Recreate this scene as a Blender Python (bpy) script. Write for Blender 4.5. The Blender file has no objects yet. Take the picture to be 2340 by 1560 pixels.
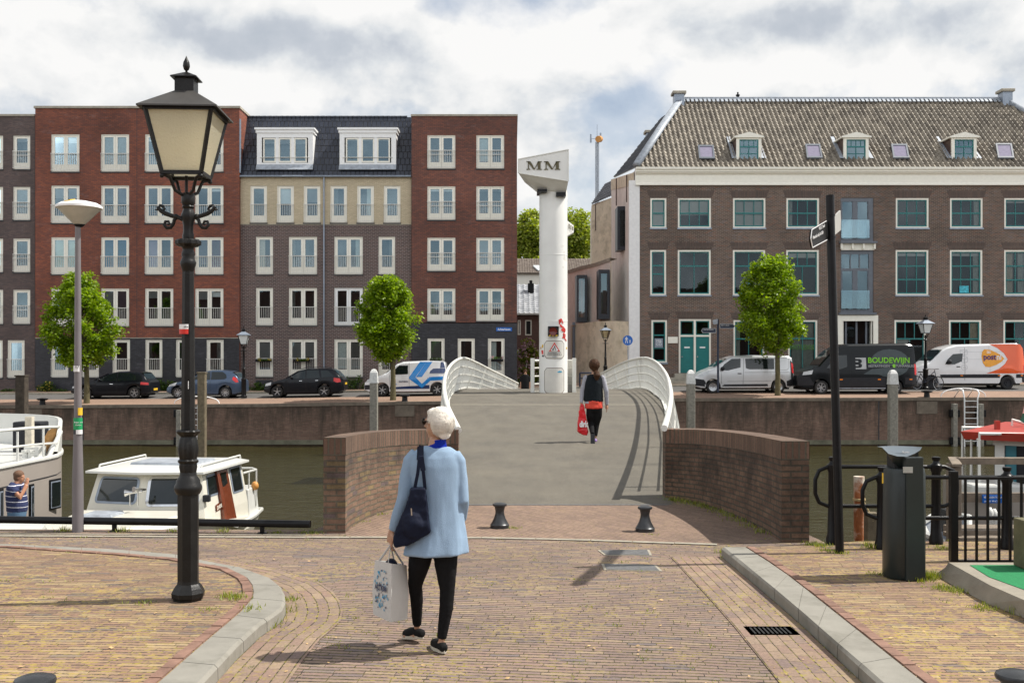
import bpy,bmesh,math,random
from mathutils import Vector,Matrix,noise
R=math.radians
sc=bpy.context.scene
COL=sc.collection
random.seed(7)
# ---------------------------------------------------------------- camera
F=2405.0;EYE=2.01;CX=1170.0;CY=815.0      # photograph's pixels: focal length, eye height, horizon
cam=bpy.data.objects.new('camera',bpy.data.cameras.new('camera'));COL.objects.link(cam)
cam.location=(0,0,EYE);cam.rotation_euler=(R(90),0,0)
cam.data.sensor_width=36.0;cam.data.lens=36.0*F/2340.0
cam.data.shift_y=35.0/2340.0
cam.data.clip_start=0.1;cam.data.clip_end=3000
sc.camera=cam
# ---------------------------------------------------------------- sky and sun
SUN_EL=R(55);SUN_AZ=R(7)                          # azimuth from +X towards +Y
world=bpy.data.worlds.new('World');sc.world=world;world.use_nodes=True
nt=world.node_tree;nt.nodes.clear()
def N(tree,kind,**kw):
 n=tree.nodes.new(kind)
 for k,v in kw.items():
  if k in ('operation','blend_type','data_type','interpolation','noise_dimensions','sky_type','sun_disc','feature','distance','vector_type','offset','offset_frequency','squash','invert','normalize','wave_type','bands_direction','musgrave_type','space','mode'):
   setattr(n,k,v)
  else:
   key=k.replace('__',' ')
   if key.startswith('i') and key[1:].isdigit(): n.inputs[int(key[1:])].default_value=v
   else: n.inputs[key].default_value=v
 return n
def link(tree,a,b): tree.links.new(a,b)
def vmath(t,op,a,b=None):
 n=t.nodes.new('ShaderNodeVectorMath');n.operation=op
 for i,v in enumerate((a,b)):
  if v is None: continue
  if hasattr(v,'node'): t.links.new(v,n.inputs[i])
  else: n.inputs[i].default_value=v
 return n.outputs['Vector']
def fm(t,op,a,b=None,c=None,clamp=False):
 n=t.nodes.new('ShaderNodeMath');n.operation=op;n.use_clamp=clamp
 for i,v in enumerate((a,b,c)):
  if v is None: continue
  if hasattr(v,'node'): t.links.new(v,n.inputs[i])
  else: n.inputs[i].default_value=v
 return n.outputs[0]
def ramp(t,fac,stops):
 n=t.nodes.new('ShaderNodeValToRGB')
 el=n.color_ramp.elements
 while len(el)>1: el.remove(el[-1])
 el[0].position=stops[0][0];el[0].color=tuple(stops[0][1])+(1,)
 for p,c in stops[1:]:
  e=el.new(p);e.color=tuple(c)+(1,)
 t.links.new(fac,n.inputs['Fac'])
 return n.outputs['Color']
def mixc(t,fac,a,b,blend='MIX'):
 n=t.nodes.new('ShaderNodeMix');n.data_type='RGBA';n.blend_type=blend
 for s,v in (('Factor',fac),('A',a),('B',b)):
  i=[q for q in n.inputs if q.name==s and (s=='Factor' and q.type=='VALUE' or q.type=='RGBA')][0]
  if hasattr(v,'node'): t.links.new(v,i)
  else: i.default_value=v if s=='Factor' else (tuple(v)+(1,) if len(v)==3 else v)
 return [o for o in n.outputs if o.type=='RGBA'][0]
def noise_tex(t,vec,scale,detail=4,rough=.55,dist=0.0):
 n=t.nodes.new('ShaderNodeTexNoise');n.inputs['Scale'].default_value=scale
 n.inputs['Detail'].default_value=detail;n.inputs['Roughness'].default_value=rough
 n.inputs['Distortion'].default_value=dist
 if vec is not None: t.links.new(vec,n.inputs['Vector'])
 return n.outputs['Fac']
sky=N(nt,'ShaderNodeTexSky',sky_type='NISHITA',sun_disc=False)
sky.sun_elevation=SUN_EL;sky.sun_rotation=R(90)-SUN_AZ
sky.air_density=1.0;sky.dust_density=1.6;sky.ozone_density=1.2
bg_sky=N(nt,'ShaderNodeBackground',Strength=0.11)
link(nt,sky.outputs[0],bg_sky.inputs['Color'])
tc=nt.nodes.new('ShaderNodeTexCoord')
sep=nt.nodes.new('ShaderNodeSeparateXYZ');link(nt,tc.outputs['Generated'],sep.inputs[0])
X,Y,Z=sep.outputs
el=fm(nt,'MAXIMUM',Z,0.0)
den=fm(nt,'ADD',el,0.16)                           # a cloud layer seen in perspective
com=nt.nodes.new('ShaderNodeCombineXYZ')
link(nt,fm(nt,'DIVIDE',X,den),com.inputs[0]);link(nt,fm(nt,'DIVIDE',Y,den),com.inputs[1])
cl_vec=com.outputs[0]
def cloud_vec(dz_):                                     # billows, sampled again a little higher to find lit tops and grey bases
 c=nt.nodes.new('ShaderNodeCombineXYZ');link(nt,fm(nt,'MULTIPLY',X,1.9),c.inputs[0]);link(nt,fm(nt,'MULTIPLY',Y,1.9),c.inputs[1]);link(nt,fm(nt,'ADD',fm(nt,'MULTIPLY',Z,2.5),dz_),c.inputs[2]);return c.outputs[0]
n1=noise_tex(nt,cloud_vec(0.0),4.2,12,.55,.1)
n1b=noise_tex(nt,cloud_vec(0.06),4.2,6,.52,.1)
n3=noise_tex(nt,vmath(nt,'ADD',cloud_vec(0.0),(9.1,4.7,2.4)),1.6,6,.5)
SKYBLOBS=[]
def blob(cx,cz,rx,rz,amp):
 """a soft mass in the direction (x/y, z/y); adds amp at its centre"""
 a=fm(nt,'MULTIPLY',fm(nt,'SUBTRACT',fm(nt,'DIVIDE',X,fm(nt,'MAXIMUM',Y,.05)),cx),1.0/rx)
 b=fm(nt,'MULTIPLY',fm(nt,'SUBTRACT',fm(nt,'DIVIDE',Z,fm(nt,'MAXIMUM',Y,.05)),cz),1.0/rz)
 d=fm(nt,'ADD',fm(nt,'MULTIPLY',a,a),fm(nt,'MULTIPLY',b,b))
 g=fm(nt,'EXPONENT',fm(nt,'MULTIPLY',d,-1.0))
 return fm(nt,'MULTIPLY',g,amp)
def pxdir(x,y): return ((x-CX)/F,(CY-y)/F)
cover=n1
for (x,y,rx,ry,a) in ((600,90,420,90,.22),(1900,60,480,90,.2),(1050,190,300,60,.12),(1250,320,160,90,.08),(60,230,200,60,-.1),(1480,190,90,90,-.18),(1380,260,120,60,-.12),(100,120,160,60,.05),(2240,180,200,60,.06),(1000,20,70,30,-.1),(330,150,60,60,-.16)):
 c=pxdir(x,y);cover=fm(nt,'ADD',cover,blob(c[0],c[1],rx/F,ry/F,a))
grey=fm(nt,'ADD',fm(nt,'MULTIPLY',n3,.42),fm(nt,'ADD',.20,fm(nt,'MULTIPLY',fm(nt,'SUBTRACT',n1b,n1),1.35)))
for (x,y,rx,ry,a) in ((620,70,370,75,.3),(1900,45,430,65,.3),(1050,195,200,34,.17),(1290,320,90,45,.12),(1250,90,170,60,-.2),(1780,170,260,40,-.16),(560,205,200,45,-.2),(820,160,120,40,-.02)):
 c=pxdir(x,y);grey=fm(nt,'ADD',grey,blob(c[0],c[1],rx/F,ry/F,a))
cloud_col=ramp(nt,grey,[(.33,(.97,.965,.955)),(.46,(.86,.87,.875)),(.54,(.74,.77,.80)),(.66,(.58,.62,.68)),(.85,(.48,.53,.60))])
bg_cloud=N(nt,'ShaderNodeBackground',Strength=0.98);link(nt,cloud_col,bg_cloud.inputs['Color'])
# clouds behind the viewer boosted to light the facades, dimmed overhead to deepen shadows
bk_=nt.nodes.new('ShaderNodeMapRange');link(nt,Y,bk_.inputs[0]);bk_.inputs[1].default_value=.25;bk_.inputs[2].default_value=-.6;bk_.inputs[3].default_value=.84;bk_.inputs[4].default_value=1.85
up_=nt.nodes.new('ShaderNodeMapRange');link(nt,Z,up_.inputs[0]);up_.inputs[1].default_value=.4;up_.inputs[2].default_value=.9;up_.inputs[3].default_value=1.0;up_.inputs[4].default_value=.45
link(nt,fm(nt,'MULTIPLY',bk_.outputs[0],up_.outputs[0]),bg_cloud.inputs['Strength'])
bl_=nt.nodes.new('ShaderNodeMapRange');link(nt,Y,bl_.inputs[0]);bl_.inputs[1].default_value=0;bl_.inputs[2].default_value=-.6;bl_.inputs[3].default_value=0;bl_.inputs[4].default_value=-.10
cover=fm(nt,'ADD',cover,bl_.outputs[0])
mask=nt.nodes.new('ShaderNodeMapRange');link(nt,cover,mask.inputs[0])
mask.inputs[1].default_value=.36;mask.inputs[2].default_value=.54;mask.inputs[3].default_value=.46;mask.inputs[4].default_value=1.0
mxs=nt.nodes.new('ShaderNodeMixShader');link(nt,mask.outputs[0],mxs.inputs[0])
link(nt,bg_sky.outputs[0],mxs.inputs[1]);link(nt,bg_cloud.outputs[0],mxs.inputs[2])
wo=nt.nodes.new('ShaderNodeOutputWorld');link(nt,mxs.outputs[0],wo.inputs[0])
sun=bpy.data.objects.new('sun',bpy.data.lights.new('sun','SUN'));COL.objects.link(sun)
sun.data.energy=4.9;sun.data.angle=R(0.6);sun.data.color=(1.0,0.955,0.88)
sdir=Vector((-math.cos(SUN_EL)*math.cos(SUN_AZ),-math.cos(SUN_EL)*math.sin(SUN_AZ),-math.sin(SUN_EL)))
sun.rotation_euler=sdir.to_track_quat('-Z','Y').to_euler();sun.location=(40,10,60)
sc.view_settings.view_transform='Standard';sc.view_settings.look='None'
sc.view_settings.exposure=0.24;sc.view_settings.gamma=1.0
sc.render.engine='CYCLES'
sc.cycles.max_bounces=6;sc.cycles.diffuse_bounces=3;sc.cycles.glossy_bounces=3
sc.cycles.transmission_bounces=4;sc.cycles.transparent_max_bounces=12;sc.cycles.use_denoising=True
sc.cycles.caustics_reflective=False;sc.cycles.caustics_refractive=False
# ---------------------------------------------------------------- helpers
def PX(x,y,Y): return Vector(((x-CX)/F*Y,Y,EYE-(y-CY)/F*Y))
def GX(x,y,z=0.0):
 Y=(EYE-z)*F/(y-CY);return Vector(((x-CX)/F*Y,Y,z))
def XA(x,Y): return (x-CX)/F*Y
def ZA(y,Y): return EYE-(y-CY)/F*Y
def lerp(a,b,t): return a+(b-a)*t
def interp(x,pts):
 if x<=pts[0][0]: return pts[0][1]
 for (x0,y0),(x1,y1) in zip(pts,pts[1:]):
  if x<=x1: return y0+(y1-y0)*(x-x0)/(x1-x0)
 return pts[-1][1]
class MB:
 """collects shapes, then links them as ONE mesh object"""
 def __init__(s): s.v=[];s.f=[];s.uv={}
 def add(s,vs,fs,uvs=None):
  o=len(s.v);s.v += [tuple(v) for v in vs]
  for k,f in enumerate(fs):
   if uvs: s.uv[len(s.f)]=uvs[k]
   s.f.append([o+i for i in f])
  return s
 def box(s,x0,x1,y0,y1,z0,z1):
  vs=[(x0,y0,z0),(x1,y0,z0),(x1,y1,z0),(x0,y1,z0),(x0,y0,z1),(x1,y0,z1),(x1,y1,z1),(x0,y1,z1)]
  return s.add(vs,[(0,3,2,1),(4,5,6,7),(0,1,5,4),(1,2,6,5),(2,3,7,6),(3,0,4,7)])
 def obox(s,c,size,rot=None):
  M=(rot if rot is not None else Matrix.Identity(3));c=Vector(c);hx,hy,hz=size[0]/2,size[1]/2,size[2]/2
  vs=[c+M @ Vector(p) for p in ((-hx,-hy,-hz),(hx,-hy,-hz),(hx,hy,-hz),(-hx,hy,-hz),(-hx,-hy,hz),(hx,-hy,hz),(hx,hy,hz),(-hx,hy,hz))]
  return s.add(vs,[(0,3,2,1),(4,5,6,7),(0,1,5,4),(1,2,6,5),(2,3,7,6),(3,0,4,7)])
 def bar(s,a,b,w,h=None,up=(0,0,1)):
  a=Vector(a);b=Vector(b);d=b-a;L=d.length
  if L<1e-6: return s
  d.normalize();u=Vector(up)
  if abs(d.dot(u))>.98: u=Vector((0,1,0))
  sx=d.cross(u).normalized();uz=sx.cross(d)
  M=Matrix((sx,d,uz)).transposed()
  return s.obox((a+b)/2,(w,L,h if h else w),M)
 def quad(s,a,b,c,d,uv=None): return s.add([a,b,c,d],[(0,1,2,3)],[uv] if uv else None)
 def poly(s,pts): return s.add(pts,[tuple(range(len(pts)))])
 def rings(s,rings,cap=True,closed=True):
  n=len(rings[0]);o=len(s.v)
  for r in rings: s.v += [tuple(p) for p in r]
  m=n if closed else n-1
  for i in range(len(rings)-1):
   for j in range(m):
    k=(j+1) % n
    s.f.append([o+i*n+j,o+i*n+k,o+(i+1)*n+k,o+(i+1)*n+j])
  if cap and closed:
   s.f.append([o+j for j in reversed(range(n))]);e=o+(len(rings)-1)*n
   s.f.append([e+j for j in range(n)])
  return s
 def tube(s,pts,r,n=8,cap=True,flat=1.0):
  pts=[Vector(p) for p in pts]
  rr=r if isinstance(r,(list,tuple)) else [r]*len(pts)
  out=[];prev=None
  for i,p in enumerate(pts):
   t=(pts[min(i+1,len(pts)-1)]-pts[max(i-1,0)])
   if t.length<1e-9: t=Vector((0,0,1))
   t.normalize()
   if prev is None:
    u=Vector((0,0,1)) if abs(t.z)<.9 else Vector((1,0,0))
    prev=(u-t*u.dot(t)).normalized()
   else: prev=(prev-t*prev.dot(t)).normalized()
   w=t.cross(prev)
   out.append([p+(prev*math.cos(2*math.pi*k/n)+w*math.sin(2*math.pi*k/n)*flat)*rr[i] for k in range(n)])
  return s.rings(out,cap)
 def lathe(s,prof,c=(0,0,0),n=16,ph=0.0,sx=1.0,sy=1.0,cap=True,lobes=0,lobe=0.0):
  c=Vector(c);out=[]
  for q in prof:
   r,z=q[0],q[1];lb=q[2] if len(q)>2 else 0
   out.append([c+Vector((math.cos(2*math.pi*k/n+ph)*r*sx*(1+lb*math.cos(lobes*2*math.pi*k/n)),math.sin(2*math.pi*k/n+ph)*r*sy*(1+lb*math.cos(lobes*2*math.pi*k/n)),z)) for k in range(n)])
  return s.rings(out,cap)
 def prism(s,poly,d,vec=False):
  """poly: list of 3-D points, d: extrusion vector"""
  d=Vector(d);n=len(poly);a=[Vector(p) for p in poly];b=[p+d for p in a]
  s.add(a+b,[tuple(range(n)),tuple(range(2*n-1,n-1,-1))]+[(i,i+n,(i+1) % n+n,(i+1) % n) for i in range(n)])
  return s
 def ball(s,c,r,sx=1,sy=1,sz=1,n=12,m=8):
  prof=[(max(math.sin(math.pi*i/m),1e-4)*r,-math.cos(math.pi*i/m)*r*sz) for i in range(m+1)]
  return s.lathe(prof,c,n,sx=sx,sy=sy)
 def xf(s,M):
  s.v=[tuple(M @ Vector(v)) for v in s.v];return s
 def split(s):
  """one MB per connected piece"""
  p=list(range(len(s.v)))
  def f(i):
   while p[i] != i: p[i]=p[p[i]];i=p[i]
   return i
  for q in s.f:
   for i in q[1:]: p[f(i)]=f(q[0])
  g={}
  for q in s.f: g.setdefault(f(q[0]),[]).append(q)
  out=[]
  for fs in g.values():
   ids=sorted(set(i for q in fs for i in q));m={i: k for k,i in enumerate(ids)};out.append(MB().add([s.v[i] for i in ids],[[m[i] for i in q] for q in fs]))
  return out
 def builds(s,*a,**k): return [q.build(*a,**k) for q in s.split()]
 def build(s,name,mat,parent=None,smooth=False,bevel=0,world=True,fix=True,mods=None):
  me=bpy.data.meshes.new(name);me.from_pydata(s.v,[],s.f)
  if s.uv:
   L=me.uv_layers.new(name='UVMap')
   for k,p in enumerate(me.polygons):
    if k in s.uv:
     for j,li in enumerate(p.loop_indices): L.data[li].uv=s.uv[k][j]
  if fix:
   bm=bmesh.new();bm.from_mesh(me);bmesh.ops.recalc_face_normals(bm,faces=bm.faces);bm.to_mesh(me);bm.free()
  me.update()
  o=bpy.data.objects.new(name,me);COL.objects.link(o)
  me.materials.append(mat if not isinstance(mat,str) else M_[mat])
  if smooth:
   for p in me.polygons: p.use_smooth=True
   if smooth != True: me.set_sharp_from_angle(angle=R(smooth))
  if bevel:
   b=o.modifiers.new('bevel','BEVEL');b.width=bevel;b.segments=2;b.limit_method='ANGLE';b.angle_limit=R(40)
  if parent is not None: adopt(o,parent)
  return o
def wmat(o):
 """world matrix without a depsgraph update"""
 m=Matrix.LocRotScale(o.location,o.rotation_euler,o.scale)
 return wmat(o.parent) @ o.matrix_parent_inverse @ m if o.parent else m
def adopt(o,parent):
 o.parent=parent;o.matrix_parent_inverse=wmat(parent).inverted()
def tag(o,label,cat,group=None,kind=None):
 o['label']=label
 if cat: o['category']=cat
 if group: o['group']=group
 if kind: o['kind']=kind
 return o
def thing(name,label,cat,loc=(0,0,0),group=None):
 o=bpy.data.objects.new(name,None);COL.objects.link(o);o.location=loc;o.empty_display_size=.1
 return tag(o,label,cat,group)
def struct(o): o['kind']='structure';return o
def dup(root,loc,rotz=None,label=None,group=None):
 r=root.copy();COL.objects.link(r);r.location=loc
 if rotz is not None: r.rotation_euler=(0,0,rotz)
 if label: r['label']=label
 if group: r['group']=group
 def rec(a,b):
  for ch in list(a.children):
   c=ch.copy();COL.objects.link(c);c.parent=b;rec(ch,c)
 rec(root,r)
 return r
def textmesh(name,body,size,mat,parent=None,align='LEFT',origin=(0,0,0),rot=None,depth=.002,xs=1.0,bold=0.0,space=1.0,face='-Y'):
 """flat lettering standing in the XZ plane, reading from -Y"""
 cu=bpy.data.curves.new(name,'FONT');cu.body=body;cu.size=size;cu.align_x=align;cu.extrude=depth;cu.offset=bold;cu.space_character=space
 cu.resolution_u=3
 t=bpy.data.objects.new(name+'_t',cu);COL.objects.link(t)
 me=bpy.data.meshes.new_from_object(t.evaluated_get(bpy.context.evaluated_depsgraph_get()))
 bpy.data.objects.remove(t);me.name=name
 Mx=Matrix.Translation(Vector(origin)) @ (rot.to_4x4() if rot is not None else Matrix.Identity(4)) @ Matrix.Rotation(R(90),4,'X') @ Matrix.Diagonal((xs,1,1,1))
 me.transform(Mx)
 o=bpy.data.objects.new(name,me);COL.objects.link(o);me.materials.clear();me.materials.append(M_[mat] if isinstance(mat,str) else mat)
 if parent is not None: adopt(o,parent)
 return o
# ---------------------------------------------------------------- materials
M_={}
def new_mat(name):
 m=bpy.data.materials.new(name);m.use_nodes=True;M_[name]=m
 t=m.node_tree;b=t.nodes['Principled BSDF'];return m,t,b
def setb(b,**kw):
 for k,v in kw.items(): b.inputs[k.replace('_',' ')].default_value=v
def mat(name,col,rough=.6,metal=0.0,var=.12,vs=6.0,bump=0.0,bs=60.0,spec=.5,coat=0.0,stain=None,stain_s=1.5,stain_t=(.5,.7),**kw):
 m,t,b=new_mat(name)
 g=t.nodes.new('ShaderNodeTexCoord').outputs['Object']
 n=noise_tex(t,g,vs,5,.6)
 lo=tuple(c*(1-var) for c in col);hi=tuple(min(c*(1+var),1) for c in col)
 c=ramp(t,n,[(.3,lo),(.7,hi)])
 if stain:
  n2=noise_tex(t,g,stain_s,6,.65)
  mr=t.nodes.new('ShaderNodeMapRange');t.links.new(n2,mr.inputs[0]);mr.inputs[1].default_value=stain_t[0];mr.inputs[2].default_value=stain_t[1]
  c=mixc(t,mr.outputs[0],c,stain)
 t.links.new(c,b.inputs['Base Color'])
 b.inputs['Roughness'].default_value=rough;b.inputs['Metallic'].default_value=metal
 b.inputs['Specular IOR Level'].default_value=spec;b.inputs['Coat Weight'].default_value=coat
 b.inputs['Coat Roughness'].default_value=.05
 if bump:
  bp=t.nodes.new('ShaderNodeBump');bp.inputs['Strength'].default_value=bump;bp.inputs['Distance'].default_value=.01
  t.links.new(noise_tex(t,g,bs,4,.6),bp.inputs['Height']);t.links.new(bp.outputs[0],b.inputs['Normal'])
 for k,v in kw.items(): b.inputs[k.replace('_',' ')].default_value=v
 return m
def box_uv(t,swap=False):
 """metres on any axis-aligned wall, from the object's own coordinates"""
 g=t.nodes.new('ShaderNodeTexCoord').outputs['Object'];s=t.nodes.new('ShaderNodeSeparateXYZ');t.links.new(g,s.inputs[0])
 nn=t.nodes.new('ShaderNodeSeparateXYZ');t.links.new(t.nodes.new('ShaderNodeNewGeometry').outputs['True Normal'],nn.inputs[0])
 side=fm(t,'GREATER_THAN',fm(t,'ABSOLUTE',nn.outputs[0]),.6);top=fm(t,'GREATER_THAN',fm(t,'ABSOLUTE',nn.outputs[2]),.6)
 u=fm(t,'ADD',fm(t,'MULTIPLY',s.outputs[0],fm(t,'SUBTRACT',1.0,side)),fm(t,'MULTIPLY',s.outputs[1],side))
 v=fm(t,'ADD',fm(t,'MULTIPLY',s.outputs[2],fm(t,'SUBTRACT',1.0,top)),fm(t,'MULTIPLY',s.outputs[1],top))
 c=t.nodes.new('ShaderNodeCombineXYZ');t.links.new(u,c.inputs[0]);t.links.new(v,c.inputs[1])
 return c.outputs[0],g
def brick_mat(name,c1,c2,mortar,bw=.21,bh=.065,ms=.012,mode='box',var=.25,rough=.85,bump=.5,dirt=None,dirt_z=None,warp=0.0,third=None,rot=0.0,moss=None,mossamt=.5,ofs=.5,big=.6,white=None):
 m,t,b=new_mat(name)
 if mode=='uv':
  tcn=t.nodes.new('ShaderNodeTexCoord');vec=tcn.outputs['UV'];g=tcn.outputs['Object']
 elif mode=='xy':
  g=t.nodes.new('ShaderNodeTexCoord').outputs['Object']
  mp=t.nodes.new('ShaderNodeMapping');mp.inputs['Rotation'].default_value=(0,0,rot);t.links.new(g,mp.inputs[0]);vec=mp.outputs[0]
 else: vec,g=box_uv(t)
 if warp:
  nz=t.nodes.new('ShaderNodeTexNoise');nz.inputs['Scale'].default_value=1.3;nz.inputs['Detail'].default_value=3;t.links.new(g,nz.inputs['Vector'])
  vec=vmath(t,'ADD',vec,vmath(t,'MULTIPLY',vmath(t,'SUBTRACT',nz.outputs['Color'],(.5,.5,.5)),(warp,warp,0)))
 def bt(a,c,mo,off=None):
  n=t.nodes.new('ShaderNodeTexBrick');n.offset=ofs;n.inputs['Scale'].default_value=1.0
  n.inputs['Brick Width'].default_value=bw;n.inputs['Row Height'].default_value=bh;n.inputs['Mortar Size'].default_value=ms
  n.inputs['Mortar Smooth'].default_value=.25;n.inputs['Bias'].default_value=0
  n.inputs['Color1'].default_value=tuple(a)+(1,);n.inputs['Color2'].default_value=tuple(c)+(1,);n.inputs['Mortar'].default_value=tuple(mo)+(1,)
  t.links.new(vec,n.inputs['Vector']);return n
 B=bt(c1,c2,mortar)
 col=B.outputs['Color']
 if third:                                            # a few bricks of a third colour
  cell=bt((0,0,0),(1,1,1),(0,0,0));sep_=fm(t,'GREATER_THAN',cell.outputs['Color'],.86)
  col=mixc(t,fm(t,'MULTIPLY',sep_,fm(t,'SUBTRACT',1.0,B.outputs['Fac'])),col,third)
  cell2=fm(t,'LESS_THAN',cell.outputs['Color'],.08)
  col=mixc(t,fm(t,'MULTIPLY',fm(t,'MULTIPLY',cell2,.5),fm(t,'SUBTRACT',1.0,B.outputs['Fac'])),col,(.09,.09,.11))
 nl=noise_tex(t,g,big,5,.6)
 col=mixc(t,1.0,col,ramp(t,nl,[(.3,(1-var,)*3),(.7,(1+var*.6,)*3)]),'MULTIPLY')
 nh=noise_tex(t,g,38,3,.7)
 col=mixc(t,1.0,col,ramp(t,nh,[(.25,(.78,)*3),(.75,(1.18,)*3)]),'MULTIPLY')
 if moss:
  mn=noise_tex(t,g,1.1,6,.72);mk=t.nodes.new('ShaderNodeMapRange');t.links.new(mn,mk.inputs[0]);mk.inputs[1].default_value=.62-mossamt*.3;mk.inputs[2].default_value=.72-mossamt*.2
  mf=noise_tex(t,g,26,4,.75);mk2=t.nodes.new('ShaderNodeMapRange');t.links.new(mf,mk2.inputs[0]);mk2.inputs[1].default_value=.40;mk2.inputs[2].default_value=.62
  j=fm(t,'MULTIPLY',fm(t,'MULTIPLY',B.outputs['Fac'],mk2.outputs[0]),.75)
  spill=fm(t,'MULTIPLY',fm(t,'MULTIPLY',mk.outputs[0],fm(t,'GREATER_THAN',mf,.56)),.55)
  f_=fm(t,'MAXIMUM',fm(t,'MULTIPLY',j,fm(t,'ADD',.12,fm(t,'MULTIPLY',mk.outputs[0],.88))),spill,clamp=True)
  mc=ramp(t,noise_tex(t,g,9,3,.6),[(.35,moss),(.6,(moss[0]*1.25,moss[1]*1.0,moss[2]*1.3)),(.75,(moss[0]*.45,moss[1]*.6,moss[2]*.5))])
  col=mixc(t,f_,col,mc)
 if white:                                            # lime bloom on new brick
  wn=noise_tex(t,vmath(t,'MULTIPLY',g,(1,1,2.2)),1.1,8,.75);wk=t.nodes.new('ShaderNodeMapRange');t.links.new(wn,wk.inputs[0]);wk.inputs[1].default_value=.56;wk.inputs[2].default_value=.8;wk.inputs[4].default_value=.42
  col=mixc(t,wk.outputs[0],col,white)
 if dirt:
  dn=noise_tex(t,vmath(t,'MULTIPLY',g,(1.6,1.6,1.1) if mode=='uv' else (2.0,2.0,.45)),1.0,8,.72);sz=t.nodes.new('ShaderNodeSeparateXYZ');t.links.new(g,sz.inputs[0])
  zf=t.nodes.new('ShaderNodeMapRange');t.links.new(sz.outputs[2],zf.inputs[0]);zf.inputs[1].default_value=dirt_z[0];zf.inputs[2].default_value=dirt_z[1]
  dk=t.nodes.new('ShaderNodeMapRange');t.links.new(fm(t,'ADD',dn,fm(t,'MULTIPLY',zf.outputs[0],.22)),dk.inputs[0]);dk.inputs[1].default_value=.5;dk.inputs[2].default_value=.74;dk.inputs[4].default_value=.8
  col=mixc(t,dk.outputs[0],col,dirt)
 t.links.new(col,b.inputs['Base Color']);b.inputs['Roughness'].default_value=rough
 bp=t.nodes.new('ShaderNodeBump');bp.inputs['Strength'].default_value=bump;bp.inputs['Distance'].default_value=.012
 hh=fm(t,'ADD',fm(t,'MULTIPLY',B.outputs['Fac'],-1.0),fm(t,'MULTIPLY',nh,.5))
 t.links.new(hh,bp.inputs['Height']);t.links.new(bp.outputs[0],b.inputs['Normal'])
 return m
def glass_mat(name,tint=(.8,.85,.85),ior=1.9,refl=(.62,.86,1.0)):
 m,t,b=new_mat(name);t.nodes.remove(b)
 out=[n for n in t.nodes if n.type=='OUTPUT_MATERIAL'][0]
 tr=t.nodes.new('ShaderNodeBsdfTransparent');tr.inputs[0].default_value=tuple(tint)+(1,)
 gl=t.nodes.new('ShaderNodeBsdfGlossy');gl.inputs['Roughness'].default_value=.015
 gl.inputs['Color'].default_value=tuple(refl)+(1,)
 g=t.nodes.new('ShaderNodeTexCoord').outputs['Object']
 bp=t.nodes.new('ShaderNodeBump');bp.inputs['Strength'].default_value=.05;bp.inputs['Distance'].default_value=.02
 t.links.new(noise_tex(t,g,1.6,2,.5),bp.inputs['Height']);t.links.new(bp.outputs[0],gl.inputs['Normal'])
 fr=t.nodes.new('ShaderNodeFresnel');fr.inputs[0].default_value=ior
 mx=t.nodes.new('ShaderNodeMixShader');t.links.new(fr.outputs[0],mx.inputs[0]);t.links.new(tr.outputs[0],mx.inputs[1]);t.links.new(gl.outputs[0],mx.inputs[2])
 t.links.new(mx.outputs[0],out.inputs[0]);return m
mat('cream_paint',(.86,.83,.73),.45,var=.04);mat('white_paint',(.85,.85,.84),.35,var=.04);mat('bridge_white',(.74,.735,.68),.38,var=.06,vs=2,stain=(.42,.38,.30),stain_s=3,stain_t=(.62,.8))
mat('pillar_white',(.76,.755,.72),.4,var=.05,vs=1.2,stain=(.5,.46,.38),stain_s=2.4,stain_t=(.62,.82))
mat('rail_grey',(.72,.71,.66),.4,var=.05);mat('dark_sill',(.035,.036,.04),.6);mat('concrete_cap',(.36,.33,.27),.8,var=.2,vs=3)
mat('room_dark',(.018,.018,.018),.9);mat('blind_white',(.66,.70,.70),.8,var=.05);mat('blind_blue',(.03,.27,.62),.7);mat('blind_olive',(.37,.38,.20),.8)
mat('blind_mauve',(.24,.17,.24),.8);mat('blind_red',(.28,.04,.08),.8);mat('curtain_grey',(.46,.50,.48),.85,var=.2,vs=12);mat('curtain_cream',(.55,.50,.40),.85,var=.2,vs=12)
glass_mat('window_glass',ior=2.3);glass_mat('window_glass_dark',(.72,.74,.72),1.55,(.75,.9,1.0))
mat('zinc',(.26,.30,.36),.35,.3,var=.15);mat('zinc_light',(.34,.37,.41),.5,.15,var=.25,vs=5);mat('black_paint',(.006,.006,.007),.35,spec=.25,var=.3,vs=8,bump=.15,bs=40)
mat('lamp_black',(.010,.0095,.009),.4,spec=.3,var=.35,vs=10,bump=.25,bs=70);mat('lamp_roof',(.06,.056,.052),.5,.1,var=.15,vs=9)
mat('teal_paint',(.012,.17,.165),.4,var=.08);mat('grey_frame',(.12,.135,.16),.45)
mat('stucco',(.86,.79,.72),.9,var=.1,vs=1.2,bump=.25,bs=25,stain=(.72,.65,.58),stain_s=1.1,stain_t=(.52,.75));mat('stucco_yellow',(.76,.66,.50),.9,var=.14,vs=1.4,bump=.2,bs=25,stain=(.48,.41,.28),stain_s=1.6,stain_t=(.5,.72))
mat('stucco_light',(.78,.77,.76),.85,var=.06);mat('brown_pipe',(.06,.03,.022),.5);mat('rubber',(.012,.012,.012),.75);mat('wheel_silver',(.46,.47,.48),.3,.8,var=.1)
mat('chrome',(.6,.6,.6),.15,1.0);mat('red_glass',(.55,.02,.02),.2);mat('orange_glass',(.8,.22,.02),.25);mat('lamp_clear',(.55,.58,.6),.1);mat('plastic_dark',(.014,.015,.017),.6,spec=.2);mat('plate_yellow',(.75,.47,.03),.4)
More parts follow.
